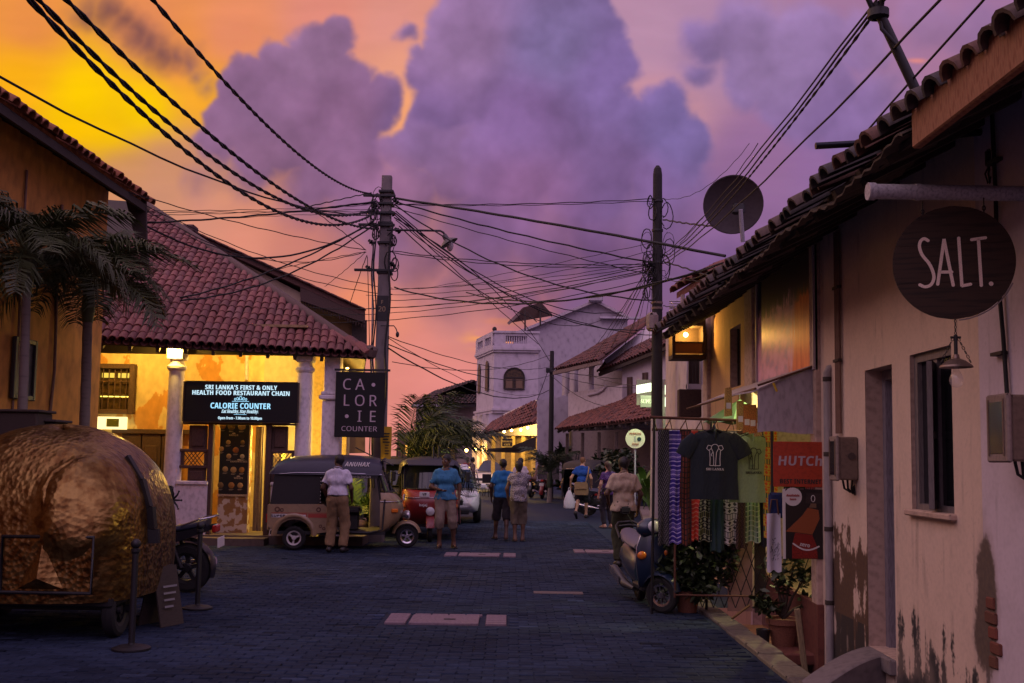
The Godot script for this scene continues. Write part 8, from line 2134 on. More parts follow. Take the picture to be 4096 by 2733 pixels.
func make_people():
	make_head_and_hand()
	mat("eye_white",L(0.5,0.47,0.43),0.3)
	var brown = mat("skin_brown",L(0.105,0.048,0.026),0.55); var brown2 = mat("skin_deep",L(0.075,0.034,0.02),0.55); var fair = mat("skin_fair",L(0.42,0.22,0.14),0.55)
	for m in [brown,brown2,fair]: m.subsurf_scatter_enabled = true; m.subsurf_scatter_strength = 0.08
	var blackh = mat("hair_black",L(0.007,0.006,0.006),0.6); var ginger = mat("hair_ginger",L(0.16,0.07,0.03),0.8); var brownh = mat("hair_brown",L(0.05,0.022,0.012),0.6)
	var shoe = mat("shoe_dark",L(0.012,0.010,0.010),0.5)
	var V = func(x,y,z): return Vector3(x,y,z)
	person("man with his back turned in a white shirt and khaki trousers beside the cream tuk-tuk",Vector3(-3.0,0,-18.32),PI - 0.15,1.69,{"skin": brown2,"hair": blackh,"shirt": cloth("white_shirt",L(0.55,0.53,0.62)),"trousers": cloth("khaki_trousers",L(0.20,0.125,0.06)),"belt": shoe,"shoes": shoe,"look": 0.9,"hem": 0.99,"leg": 0.96,"wide": 0.034,"sleeve": 0.68,"loose": 0.022,"fat": 0.01,
		"arms": [[V.call(0.27,1.13,-0.02),V.call(0.24,0.93,0.16)],[V.call(-0.24,1.13,0.0),V.call(-0.2,0.94,0.2)]],"feet": [[0.13,0.0],[-0.12,0.02]],"collar": true})
	person("man in a blue shirt and grey knee shorts facing the camera, looking to the side",Vector3(-1.2,0,-19.55),0.1,1.72,{"skin": brown,"hair": blackh,"shirt": cloth("blue_shirt",L(0.035,0.16,0.30)),"trousers": cloth("grey_shorts",L(0.19,0.14,0.105)),"look": -0.55,"hem": 0.88,"leg": 0.34,"wide": 0.03,"sleeve": 0.75,"loose": 0.024,"collar": true,"tilt": 0.08,"hair_r": 0.015,
		"arms": [[V.call(0.26,1.13,-0.03),V.call(0.25,0.88,0.03)],[V.call(-0.27,1.12,-0.02),V.call(-0.1,1.07,0.2)]],"feet": [[0.17,-0.02],[-0.1,0.06]]})
	person("man from behind in a bright blue shirt and dark knee shorts beside the pointing woman",Vector3(-0.15,0,-21.7),PI + 0.1,1.66,{"skin": brown2,"hair": blackh,"shirt": cloth("bright_blue_shirt",L(0.015,0.14,0.36)),"trousers": cloth("dark_shorts",L(0.014,0.010,0.014)),"hem": 0.9,"leg": 0.25,"wide": 0.035,"sleeve": 0.7,"loose": 0.02,"fat": 0.03,"feet": [[0.13,0.2],[-0.06,-0.24,0.02]],"look": -0.2,
		"arms": [[V.call(0.26,1.13,-0.02),V.call(0.24,0.9,0.1)],[V.call(-0.24,1.13,0.0),V.call(-0.2,0.9,0.12)]]})
	var dots = ramp_tex("print_top",121,0.09,[[0.0,0.02],[0.44,0.08],[0.54,0.9],[1.0,1.0]])
	person("woman seen from behind in a patterned white top pointing ahead with a raised right arm",Vector3(0.17,0,-21.35),PI - 0.05,1.62,{"skin": brown,"hair": blackh,"shirt": cloth("patterned_top",L(0.5,0.46,0.5),dots,3.0),"trousers": cloth("olive_trousers",L(0.11,0.085,0.06)),"hem": 0.86,"leg": 0.4,"wide": 0.03,"sleeve": 0.4,"loose": 0.018,"style": "bob","fat": 0.03,"look": 0.1,"hair_r": 0.02,"feet": [[0.06,-0.02],[-0.1,0.04]],
		"arms": [[V.call(0.25,1.12,-0.02),V.call(0.22,0.87,0.05)],[V.call(-0.34,1.33,0.1),V.call(-0.38,1.53,0.26)]]})
	person("woman in a white blouse further off, seen between the couple and the off-road car",Vector3(0.32,0,-33.5),PI,1.7,{"skin": brown2,"hair": blackh,"shirt": cloth("white_blouse",L(0.5,0.42,0.45)),"trousers": cloth("dark_shorts",L(0.014,0.01,0.014)),"style": "bob","hair_r": 0.024,"cell": 0.026,"hem": 0.9})
	person("fair haired man in a blue t-shirt and dark shorts walking away with two bags",Vector3(2.06,0,-30.2),PI - 0.35,1.76,{"skin": fair,"hair": ginger,"shirt": cloth("royal_tee",L(0.008,0.06,0.30)),"trousers": cloth("navy_shorts",L(0.014,0.013,0.02)),"hair_r": 0.002,"hem": 0.9,"leg": 0.05,"wide": 0.05,"sleeve": 0.6,"loose": 0.012,"shoes": shoe,"lean": V.call(0,0,0.04),"feet": [[0.1,-0.26,0.09],[-0.08,0.16]],"cell": 0.021,
		"arms": [[V.call(0.3,1.12,-0.06),V.call(0.34,0.88,0.02)],[V.call(-0.28,1.12,-0.05),V.call(-0.24,0.9,0.12)]]})
	person("man seen from behind in a loose cream shirt and dark green trousers by the scooter",Vector3(1.79,0,-16.6),PI + 0.08,1.71,{"skin": brown2,"hair": blackh,"shirt": cloth("cream_shirt",L(0.42,0.33,0.24)),"trousers": cloth("green_trousers",L(0.028,0.030,0.012)),"hem": 0.87,"leg": 0.97,"wide": 0.022,"sleeve": 0.72,"loose": 0.03,"shoes": shoe,"look": 0.25,"tilt": 0.15,"feet": [[0.08,-0.02],[-0.08,0.03]],"hair_r": 0.018,"collar": true,
		"arms": [[V.call(0.27,1.14,-0.02),V.call(0.2,0.96,0.18)],[V.call(-0.27,1.14,-0.02),V.call(-0.25,0.9,0.08)]]})
	person("woman in a purple patterned blouse with long brown hair behind the cream shirt man",Vector3(2.42,0,-26.0),PI + 0.5,1.64,{"skin": fair,"hair": brownh,"shirt": cloth("purple_blouse",L(0.15,0.05,0.26),dots,4.0),"trousers": cloth("dark_shorts",L(0.014,0.01,0.014)),"style": "long","hair_r": 0.02,"cell": 0.024})
	var stripe = ramp_tex("print_top",121,0.09,[])
	person("man in a checked shirt and dark trousers walking far up the street",Vector3(-1.62,0,-44.5),PI / 2 + 0.4,1.72,{"skin": brown2,"hair": blackh,"shirt": cloth("checked_shirt",L(0.25,0.16,0.15),stripe,2.0),"trousers": cloth("dark_shorts",L(0.014,0.01,0.014)),"sleeve": 1.7,"shoes": shoe,"feet": [[0.1,0.18],[-0.1,-0.16]],"cell": 0.03})
	person("man in a red shirt standing far off under the tower's wall lamps",Vector3(-1.95,0,-47.5),0.3,1.74,{"skin": brown2,"hair": blackh,"shirt": cloth("red_shirt",L(0.22,0.02,0.02)),"trousers": cloth("dark_shorts",L(0.014,0.01,0.014)),"shoes": shoe,"cell": 0.03})
	# what the fair haired man carries
	var canvas = cloth("bag_canvas",L(0.25,0.15,0.075))
	var t = thing("shoulder_bag","tan canvas shoulder bag on a strap across the blue t-shirt","bag",Vector3(2.03,0.87,-30.0),-0.3)
	var b = MB.new(); var rows = []
	for q in [[-0.19,0.9],[-0.2,1.0],[-0.12,1.06],[0.02,1.0],[0.12,0.92],[0.16,0.84]]:
		var r = PackedVector3Array()
		for k in 12: r.append(Vector3(cos(TAU * k / 12.0) * 0.2 * q[1],q[0],sin(TAU * k / 12.0) * 0.06))
		rows.append(r)
	for r in rows: r.reverse()
	b.grid(rows,true,true); part("pouch",b,canvas,t)
	b = MB.new(); b.poly(PackedVector3Array([Vector3(-0.19,0.15,0.066),Vector3(0.19,0.15,0.066),Vector3(0.18,-0.02,0.075),Vector3(-0.18,-0.04,0.075)]),Vector3(0,0,0.012)); part("flap",b,canvas,t)
	b = MB.new(); b.tube(PackedVector3Array([Vector3(0.12,0.12,0.03),Vector3(0.2,0.4,0.05),Vector3(0.2,0.58,-0.06),Vector3(0.16,0.61,-0.16)]),0.022,6,true,Vector2(0.3,1.0)); part("strap",b,canvas,t)
	t = thing("plastic_bag","white plastic carrier bag hanging from the walking man's left hand","bag",Vector3(1.69,0.28,-30.05))
	b = MB.new(); rows = []
	for q in [[0.0,0.11],[0.03,0.15],[0.2,0.16],[0.36,0.11],[0.46,0.07],[0.52,0.03]]:
		var r = PackedVector3Array()
		for k in 14: r.append(Vector3(cos(TAU * k / 14.0) * q[1] * (1 + 0.12 * sin(k * 3.0 + q[0] * 9)),q[0],-sin(TAU * k / 14.0) * q[1] * 0.6))
		rows.append(r)
	b.grid(rows,true,true); part("sack",b,cloth("thin_plastic",L(0.6,0.56,0.6)),t)
	b = MB.new(); b.tube(PackedVector3Array([Vector3(-0.03,0.46,0),Vector3(-0.02,0.58,0),Vector3(0,0.6,0),Vector3(0.02,0.58,0),Vector3(0.03,0.46,0)]),0.01,5); part("handle",b,mats["thin_plastic"],t)
	# chairs on the pavement before the cafe
	for q in [[-1.0,-47.0,0.3,"dark cafe chair under the awning, the one nearer the tower"],[-0.7,-46.2,-0.5,"dark cafe chair under the awning, the one nearer the off-road car"]]:
		t = thing("cafe_chair",q[3],"chair",Vector3(q[0],0,q[1]),q[2],"dark chairs before the cafe")
		b = MB.new(); b.cbox(Vector3(0,0.45,0),Vector3(0.42,0.05,0.42),0.015); part("seat",b,mats["rubber_black"],t)
		b = MB.new(); b.cbox(Vector3(0,0.78,-0.2),Vector3(0.42,0.4,0.04),0.015); part("backrest",b,mats["rubber_black"],t)
		for sx in [-1,1]:
			for sz in [-1,1]:
				b = MB.new(); b.rod(Vector3(sx * 0.18,0,sz * 0.18),Vector3(sx * 0.18,0.44,sz * 0.18),0.018,6); part("leg",b,mats["rubber_black"],t)


# ---- the clothes stall at the right wall
func pattern_tex(key: String,a: Color,b: Color,c: Color,kind: int) -> ImageTexture:
	if texs.has(key): return texs[key]
	var im = Image.create(48,192,false,Image.FORMAT_RGB8)
	for y in 192:
		for x in 48:
			var col = a
			var band = (y / 16) % 3
			match kind:
				0: if (x / 4 + y / 6) % 2 == 0 and (x * 7 + y * 3) % 11 < 6: col = b
				1:
					if y % 12 < 3: col = b
					elif band == 1 and (x / 3 + y / 3) % 2 == 0: col = c
				2:
					if x % 12 < 3: col = b
					if y % 14 < 3: col = c
				3:
					if absi((x % 16) - 8) + absi((y % 16) - 8) < 6: col = b
					if band == 2: col = c if (x / 4) % 2 == 0 else a
					if y % 16 < 2: col = b
			im.set_pixel(x,y,col.linear_to_srgb())
	texs[key] = ImageTexture.create_from_image(im)
	return texs[key]

func hanging_cloth(o: Vector3,w: float,h: float,folds: float,depth: float,phase: float) -> MB:   # o is the middle of the top edge
	var b = MB.new(); var f = []; var r = []
	for j in 13:
		var y = h * (1.0 - j / 12.0); var p = PackedVector3Array(); var q = PackedVector3Array()
		for i in 17:
			var s = i / 16.0
			var z = depth * sin(s * TAU * folds + phase) * (0.35 + 0.65 * y / h) + 0.012 * sin(y * 7.0 + s * 4.0 + phase)
			p.append(o + Vector3((s - 0.5) * w * (1.0 + 0.05 * sin(y * 5.0 + phase)),-y - 0.012 * sin(s * 9.0 + phase) * y / h,z))
			q.append(p[i] - Vector3(0,0,0.006))
		f.append(p); q.reverse(); r.append(q)
	b.grid(f); b.grid(r)
	return b

func elephant(b: MB,o: Vector3,s: float,r: float):   # a line drawing of an elephant seen from the front
	for l in [[[-0.3,0.62],[-0.28,0.8],[-0.12,0.95],[0.12,0.95],[0.28,0.8],[0.3,0.62]],[[-0.28,0.82],[-0.55,0.88],[-0.68,0.62],[-0.5,0.45],[-0.32,0.6]],[[0.28,0.82],[0.55,0.88],[0.68,0.62],[0.5,0.45],[0.32,0.6]],[[-0.28,0.6],[-0.14,0.3],[-0.1,-0.4],[-0.12,-0.72],[0.04,-0.78],[0.06,-0.4],[0.12,0.3],[0.28,0.6]],[[-0.44,0.42],[-0.4,-0.2],[-0.42,-0.75],[-0.14,-0.75]],[[0.44,0.42],[0.4,-0.2],[0.42,-0.75],[0.1,-0.75]],[[-0.2,0.3],[-0.32,0.1],[-0.24,0.02]]]:
		var p = PackedVector3Array()
		for q in l: p.append(o + Vector3(q[0] * s,q[1] * s,0))
		stroke(b,p,r)

func tshirt(label: String,o: Vector3,m,ink,turn: float):
	var t = thing("t_shirt",label,"t-shirt",o,turn)
	var b = MB.new(); var rows = []; var back = []
	for q in [[-0.72,0.26],[-0.5,0.25],[-0.3,0.25],[-0.2,0.255],[-0.08,0.24],[-0.03,0.2],[0.0,0.1]]:
		var f = PackedVector3Array(); var g = PackedVector3Array()
		for k in 15:
			var s = k / 7.0 - 1.0
			var z = 0.03 * (1 - s * s) + 0.008 * sin(s * 9.0) * clampf(-q[0],0,0.6) * 1.6
			f.append(Vector3(s * q[1],q[0] - (0.05 * (1 - s * s) if q[0] > -0.05 else 0.0),z)); g.append(Vector3(-s * q[1],q[0],-0.5 * z - 0.004))
		rows.append(f); back.append(g)
	b.grid(rows); b.grid(back)
	part("shirt_body",b,m,t)
	for s in [-1,1]:
		b = MB.new(); b.tube(PackedVector3Array([Vector3(s * 0.19,-0.07,0.005),Vector3(s * 0.28,-0.17,0.005),Vector3(s * 0.33,-0.27,0.005)]),[0.07,0.09,0.085],12,false,Vector2(0.3,1.0) if true else Vector2.ONE); part("sleeve",b,m,t)
	b = MB.new(); b.tube(ring_path(Vector3(0,-0.02,0.005),0.075,PI / 2,0.0),0.01,6,false); part("neckband",b,m,t)
	b = MB.new(); elephant(b,Vector3(0,-0.27,0.034),0.13,0.0035); part("print",b,ink,t)
	text("print_word","SRI LANKA",0.024,Vector3(0,-0.405,0.034),Basis(),ink,t,true,"Droid Serif",0.004)
	b = MB.new(); b.tube(PackedVector3Array([Vector3(-0.19,-0.05,0),Vector3(0,0.02,0),Vector3(0.19,-0.05,0)]),0.01,6); b.tube(PackedVector3Array([Vector3(0,0.02,0),Vector3(0,0.06,0),Vector3(0.02,0.09,0)]),0.005,5); part("hanger",b,mats["rubber_black"],t)

func make_stall():
	var rust = worn("rusty_iron",L(0.12,0.045,0.022),0.8,ramp_tex("tile_grain",61,0.05,[]),Vector3(4,4,4))
	var tarp = cloth("awning_tarp",L(0.4,0.35,0.37),ramp_tex("plaster",31,0.03,[]),2.0); tarp.heightmap_scale = 0.4
	var t = thing("awning","grey lilac cloth awning with a square side flap over the clothes stall","awning")
	var b = MB.new(); b.poly(PackedVector3Array([Vector3(2.88,2.60,-9.84),Vector3(2.88,2.60,-13.4),Vector3(2.3,2.36,-13.0),Vector3(2.26,2.37,-11.5),Vector3(2.28,2.33,-9.84)]),Vector3(0,-0.015,0)); part("sheet",b,tarp,t)
	b = MB.new(); var f = []; var g = []
	for j in 7:
		var p = PackedVector3Array(); var q = PackedVector3Array()
		for i in 9:
			var s = i / 8.0; p.append(Vector3(lerpf(2.32,2.875,s),lerpf(1.94 + 0.012 * sin(s * 6.0),lerpf(2.335,2.575,s),j / 6.0),-9.85 + 0.012 * sin(s * 7.0 + j * 0.5)))
			q.append(p[i] - Vector3(0,0,0.006))
		f.append(p); q.reverse(); g.append(q)
	b.grid(f); b.grid(g); part("side_flap",b,tarp,t)
	b = MB.new(); b.rod(Vector3(2.32,2.38,-9.83),Vector3(2.88,2.58,-9.83),0.012,6); b.rod(Vector3(2.3,2.35,-9.84),Vector3(2.25,2.33,-13.4),0.012,6); part("frame",b,rust,t)
	b = MB.new(); b.cbox(Vector3(2.45,2.356,-9.7),Vector3(0.02,0.09,0.02),0.004,Basis(Vector3.BACK,0.4)); part("strap",b,mat("yellow_strap",L(0.5,0.33,0.02)),t)
	t = thing("clothes_rack","rusty iron rack of bars that carries the sarongs and t-shirts","rack")
	for q in [[Vector3(1.5,2.13,-11.35),Vector3(2.86,2.10,-11.35),"top_bar"],[Vector3(1.55,2.0,-11.52),Vector3(2.86,1.99,-11.52),"lower_bar"],[Vector3(1.56,-0.02,-11.55),Vector3(1.56,2.13,-11.4),"post"],[Vector3(2.544,0.662,-10.2),Vector3(2.543,1.983,-10.2),"post"],[Vector3(2.2,-0.02,-11.8),Vector3(2.2,2.1,-11.5),"post"]]:
		b = MB.new(); b.rod(q[0],q[1],0.016,7); part(q[2],b,rust if q[2] != "post" else mats["black_steel"],t)
	for k in 14:
		var x = 1.6 + k * 0.085; b = MB.new(); b.bar(Vector3(x,2.0,-11.5),Vector3(x + (0.05 if k % 2 else -0.05),2.12,-11.36),0.008,0.008); part("lattice_bar",b,rust,t)
	var wv = [pattern_tex("p_black",L(0.012,0.011,0.012),L(0.24,0.225,0.225),L(0.05,0.05,0.05),0),pattern_tex("p_purple",L(0.035,0.018,0.21),L(0.45,0.39,0.63),L(0.21,0.15,0.42),1),pattern_tex("p_brown",L(0.06,0.018,0.012),L(0.24,0.045,0.025),L(0.02,0.012,0.012),2),pattern_tex("p_red",L(0.6,0.045,0.02),L(0.63,0.24,0.15),L(0.3,0.02,0.02),1),
		pattern_tex("p_olive",L(0.015,0.016,0.012),L(0.36,0.39,0.24),L(0.15,0.165,0.06),3),null,pattern_tex("p_white",L(0.51,0.495,0.465),L(0.03,0.03,0.03),L(0.225,0.225,0.21),3),pattern_tex("p_dark",L(0.03,0.016,0.014),L(0.18,0.09,0.07),L(0.015,0.01,0.01),0),pattern_tex("p_green",L(0.3,0.45,0.3),L(0.05,0.09,0.06),L(0.45,0.54,0.42),2),null,pattern_tex("p_tribal",L(0.48,0.39,0.05),L(0.54,0.09,0.015),L(0.03,0.08,0.05),3)]
	var say = ["black and white patterned sarong, first at the street end of the rack","purple and white patterned sarong on the rack","brown and red plaid sarong on the rack","bright red and orange sarong on the rack","black and pale olive sarong with white motifs","plain dark teal cloth hanging lowest below the dark t-shirt","white cloth with black motifs hanging below the dark t-shirt","dark brown flecked sarong between the two t-shirts","pale green plaid sarong below the green t-shirt","plain navy cloth right of the pale green plaid sarong","orange, yellow and green striped tribal sarong nearest the wall"]
	var k = 0
	for q in [[1512,1540,1250],[1538,1564,1246],[1562,1588,1250],[1584,1607,1238],[1604,1634,1240],[1631,1662,1262],[1658,1692,1246],[1689,1716,1256],[1711,1746,1240],[1740,1764,1250],[1754,1786,1232]]:
		var z = 11.5 - 0.012 * (k % 3) - (0.35 if k == 10 else 0.0)
		var x0 = (q[0] - 1175) / 2400.0 * z; var x1 = (q[1] - 1175) / 2400.0 * z
		var yb = 1.65 - (q[2] - 1061) / 2400.0 * z
		var m = mat("sarong_%d" % k,[L(1,1,1),L(0.018,0.045,0.05),L(0.012,0.014,0.028)][0 if wv[k] else (1 if k == 5 else 2)],0.9)
		if wv[k]: m.albedo_texture = wv[k]; m.uv1_scale = Vector3(1.0,1.6,1)
		var o = part("sarong",hanging_cloth(Vector3((x0 + x1) / 2,2.0,-z),x1 - x0,2.0 - yb,1.5 + 0.5 * (k % 3),0.013,k * 1.7),m)
		tag(o,say[k],"sarong","sarongs hanging on the rack"); k += 1
	tshirt("dark navy t-shirt with a white elephant print hanging on the rack",Vector3(2.13,1.985,-10.98),cloth("navy_tee",L(0.010,0.018,0.026)),mat("ink_white",L(0.55,0.55,0.52)),0.06)
	tshirt("light green t-shirt with a dark elephant print hanging nearer the wall",Vector3(2.56,1.955,-11.12),cloth("green_tee",L(0.24,0.36,0.22)),mat("ink_black",L(0.02,0.025,0.02)),0.25)
	for q in [[1672,925,8,0.22],[1700,955,5,0.1],[1715,962,3,0.05],[1729,964,6,-0.05],[1741,970,2,-0.15]]:
		t = thing("snack_packet",["first orange packet hung under the awning, by the umbrella","second hung packet from the street side, orange and red","third hung packet from the street side, black and gold","fourth hung packet from the street side, gold","last hung packet, beside the flap"][taken.get(str(get_instance_id()) + "/snack_packet",-1) + 1],"packet",Vector3((q[0] - 1175) / 2400.0 * 10.6,1.65 + (1062 - q[1]) / 2400.0 * 10.6,-10.6),q[3],"packets hung under the awning")
		b = MB.new(); b.poly(PackedVector3Array([Vector3(-0.04,-0.14,0),Vector3(0.04,-0.13,0),Vector3(0.035,0.16,0.0),Vector3(-0.035,0.15,0)]),Vector3(0,0,0.02)); part("packet",b,worn("packet_%d" % q[2],[L(0.5,0.16,0.03),L(0.4,0.06,0.03),L(0.5,0.32,0.08)][q[2] % 3],0.35,ramp_tex("food",95,0.06,[]),Vector3(5,5,5),0,false),t)
		b = MB.new(); b.span(Vector3(-0.025,-0.06,0.02),Vector3(0.025,0.0,0.022)); part("label",b,mats["plate_white"],t)
	t = thing("umbrella","pale green umbrella canopy under the awning behind the hung packets","umbrella",Vector3(2.62,2.14,-12.0))
	for s in 8:
		b = MB.new(); var a0 = TAU * s / 8; var a1 = TAU * (s + 1) / 8
		b.poly(PackedVector3Array([Vector3(0,0.24,0),Vector3(cos(a0) * 0.42,-0.04,sin(a0) * 0.42),Vector3(cos((a0 + a1) / 2) * 0.40,-0.01,sin((a0 + a1) / 2) * 0.40)]),Vector3(0,-0.004,0)); b.poly(PackedVector3Array([Vector3(0,0.24,0),Vector3(cos((a0 + a1) / 2) * 0.40,-0.01,sin((a0 + a1) / 2) * 0.40),Vector3(cos(a1) * 0.42,-0.04,sin(a1) * 0.42)]),Vector3(0,-0.004,0))
		part("panel",b,mat("umbrella_%d" % (s % 2),[L(0.16,0.32,0.2),L(0.1,0.2,0.1)][s % 2],0.8),t)
	b = MB.new(); b.rod(Vector3(0,-0.5,0),Vector3(0,0.3,0),0.008,6); part("shaft",b,mats["black_steel"],t)
	lamp("stall_lamp","bulb inside the clothes stall's doorway behind the hung clothes",Vector3(3.1,2.3,-11.6),0.045,L(0.95,0.85,0.35),8.0,1.1)
	# signs
	t = thing("phone_sign","red sign with pale word HUTCh and black BEST INTERNET beside the wall","sign",Vector3(2.688,1.645,-9.78),-0.04)
	b = MB.new(); b.cbox(Vector3(0,0,0),Vector3(0.475,0.42,0.012),0.004); part("plate",b,worn("sign_orange",L(0.42,0.045,0.012),0.5,ramp_tex("plaster",31,0.03,[]),Vector3(3,3,3)),t)
	var pale = mat("ink_pale",L(0.42,0.34,0.36),0.5)
	text("word","HUTCh",0.088,Vector3(0.01,0.03,0.008),Basis(Vector3(1,0,0),Vector3(0.1,1,0),Vector3(0,0,1)),pale,t,true,"Droid Sans",0.004,1.06)
	text("word","BEST INTERNET",0.042,Vector3(0.01,-0.16,0.008),Basis(),mats["ink_black"],t,true,"Droid Sans",0.004,0.9)
	t = thing("small_signs","strip of small green and red phone signs between the red sign and the bottle poster","sign",Vector3(2.714,1.41,-9.82))
	b = MB.new(); b.cbox(Vector3(-0.06,0,0),Vector3(0.2,0.08,0.008),0.002); part("green_plate",b,mat("plate_green",L(0.03,0.09,0.06)),t); b = MB.new(); b.cbox(Vector3(0.12,0,0),Vector3(0.16,0.08,0.008),0.002); part("red_plate",b,mats["sticker_red"],t)
	text("word","telecom",0.036,Vector3(-0.06,0,0.006),Basis(),pale,t); text("word","HUTCH",0.036,Vector3(0.12,0,0.006),Basis(),pale,t,true)
	t = thing("bottle_poster","black poster of a spilling dark bottle lettered zero and Available here","poster",Vector3(2.739,1.095,-9.76),0.05)
	b = MB.new(); b.cbox(Vector3.ZERO,Vector3(0.42,0.64,0.01),0.003); part("sheet",b,mat("poster_black",L(0.012,0.008,0.008),0.4),t)
	b = MB.new(); b.span(Vector3(-0.215,-0.32,-0.004),Vector3(-0.19,0.32,0.0065)); b.lathe([Vector2(0.085,0),Vector2(0.085,0.0025),Vector2(0.0001,0.0025)],20,xf(Vector3(-0.12,0.25,0.005),Basis(Vector3.RIGHT,PI / 2))); part("white_print",b,mats["plate_white"],t)
	for w in [["Available",0.262],["here",0.228]]: text("word",w[0],0.02,Vector3(-0.12,w[1],0.01),Basis(),mats["sticker_red"],t,true)
	var red = worn("cola_red",L(0.28,0.02,0.012),0.4,ramp_tex("food",95,0.06,[]),Vector3(5,5,5),0,false); var amber = worn("cola_amber",L(0.36,0.1,0.03),0.4,ramp_tex("food",95,0.06,[]),Vector3(9,9,9),0,false)
	for q in [[[[-0.13,-0.315],[0.11,-0.315],[0.1,-0.2],[0.06,-0.1],[-0.1,-0.08],[-0.13,-0.2]],red],[[[-0.1,-0.075],[0.06,-0.095],[0.13,0.05],[0.12,0.13],[0.02,0.15],[-0.03,0.08],[-0.19,-0.07]],amber],[[[0.03,0.15],[0.1,0.15],[0.1,0.19],[0.05,0.19]],mats["dusty_pane"]],[[[0.0,0.19],[0.15,0.19],[0.16,0.28],[0.01,0.29]],mat("cap_black",L(0.03,0.02,0.02),0.4)]]:
		b = MB.new(); var o = PackedVector3Array(); for e in q[0]: o.append(Vector3(e[0],e[1],0.0052))
		b.poly(o,Vector3(0,0,0.0015)); part("bottle_print",b,q[1],t)
	b = MB.new(); var arc = PackedVector3Array(); for j in 9: arc.append(Vector3(-0.12 + j * 0.03,-0.18 - 0.045 * sin(PI * j / 8.0) - 0.003 * j,0.0072))
	stroke(b,arc,0.007); part("white_print",b,mats["plate_white"],t)
	text("word","zero",0.034,Vector3(-0.01,-0.19,0.0085),Basis(Vector3.BACK,-0.18),mats["plate_white"],t,true,"Droid Sans",0.003)
	b = MB.new(); b.tube(ring_path(Vector3(0.07,0.235,0.0072),0.03,0.0),0.0035,4,false); part("white_print",b,mats["plate_white"],t)
	# tote bag and blue bag
	t = thing("tote_bag","long white cloth bag with a dark feathery print beside the bottle poster","bag",Vector3(2.491,0.909,-9.95))
	part("cloth",hanging_cloth(Vector3(0,0.27,0),0.13,0.54,1.0,0.03,0.4),mat("tote_white",L(0.55,0.52,0.58),0.9),t)
	b = MB.new()
	for j in 46:
		var a = rng.randf() * TAU; var r = sqrt(rng.randf()) * 0.11; var o = Vector3(cos(a) * r * 0.42,-0.06 + sin(a) * r,0.04)
		b.poly(PackedVector3Array([o,o + Vector3(0.006,-0.004,0),o + Vector3(-0.004,-0.022,0)]),Vector3(0,0,0.002))
	part("print",b,mat("ink_slate",L(0.05,0.05,0.06)),t)
	b = MB.new(); b.tube(PackedVector3Array([Vector3(-0.04,0.26,0),Vector3(-0.02,0.4,0),Vector3(0.03,0.4,0),Vector3(0.045,0.26,0)]),0.008,5); part("handle",b,mats["sticker_brown"],t)
	b = MB.new(); b.cbox(Vector3(2.53,1.254,-10),Vector3(0.15,0.24,0.06),0.02); tag(part("blue_bag",b,cloth("blue_bag_cloth",L(0.012,0.025,0.1))),"small dark blue bag hanging above the white cloth bag","bag")
	# lattice panels and the low rusty rail with its post
	t = thing("lattice_panel","iron diamond lattice standing behind the potted plants below the clothes","lattice",Vector3(2.539,0.521,-11.6))
	for s in 2:
		for j in 9:
			var x0 = -0.42 + j * 0.12; var x1 = x0 + (0.26 if s else -0.26)
			b = MB.new(); b.bar(Vector3(x0,-0.45,s * 0.006),Vector3(x1,0.25,s * 0.006),0.01,0.006,Vector3.BACK); part("lattice_bar",b,mats["black_steel"],t)
	b = MB.new(); b.span(Vector3(0.16,-0.5,-0.05),Vector3(0.28,0.35,-0.02)); part("dark_post",b,mats["old_dark_timber"],t)
	b = MB.new(); b.span(Vector3(-0.12,-0.5,-0.12),Vector3(0.15,0.3,-0.1)); part("back_panel",b,worn("pink_render",L(0.4,0.24,0.2),0.9,ramp_tex("plaster",31,0.03,[]),Vector3(1,1,1)),t)
	t = thing("low_rail","rusty low rail with an upright at the kerb around the bushy pots","rail")
	b = MB.new(); b.rod(Vector3(1.794,0.758,-11.45),Vector3(1.795,0.19,-11.45),0.014,6); part("upright",b,rust,t)
	b = MB.new(); b.rod(Vector3(1.795,0.218,-11.45),Vector3(2.634,0.249,-11.2),0.012,6); part("rail",b,rust,t)
	b = MB.new(); b.rod(Vector3(2.542,0.152,-11.2),Vector3(2.316,0.043,-11),0.012,6); part("brace",b,rust,t)

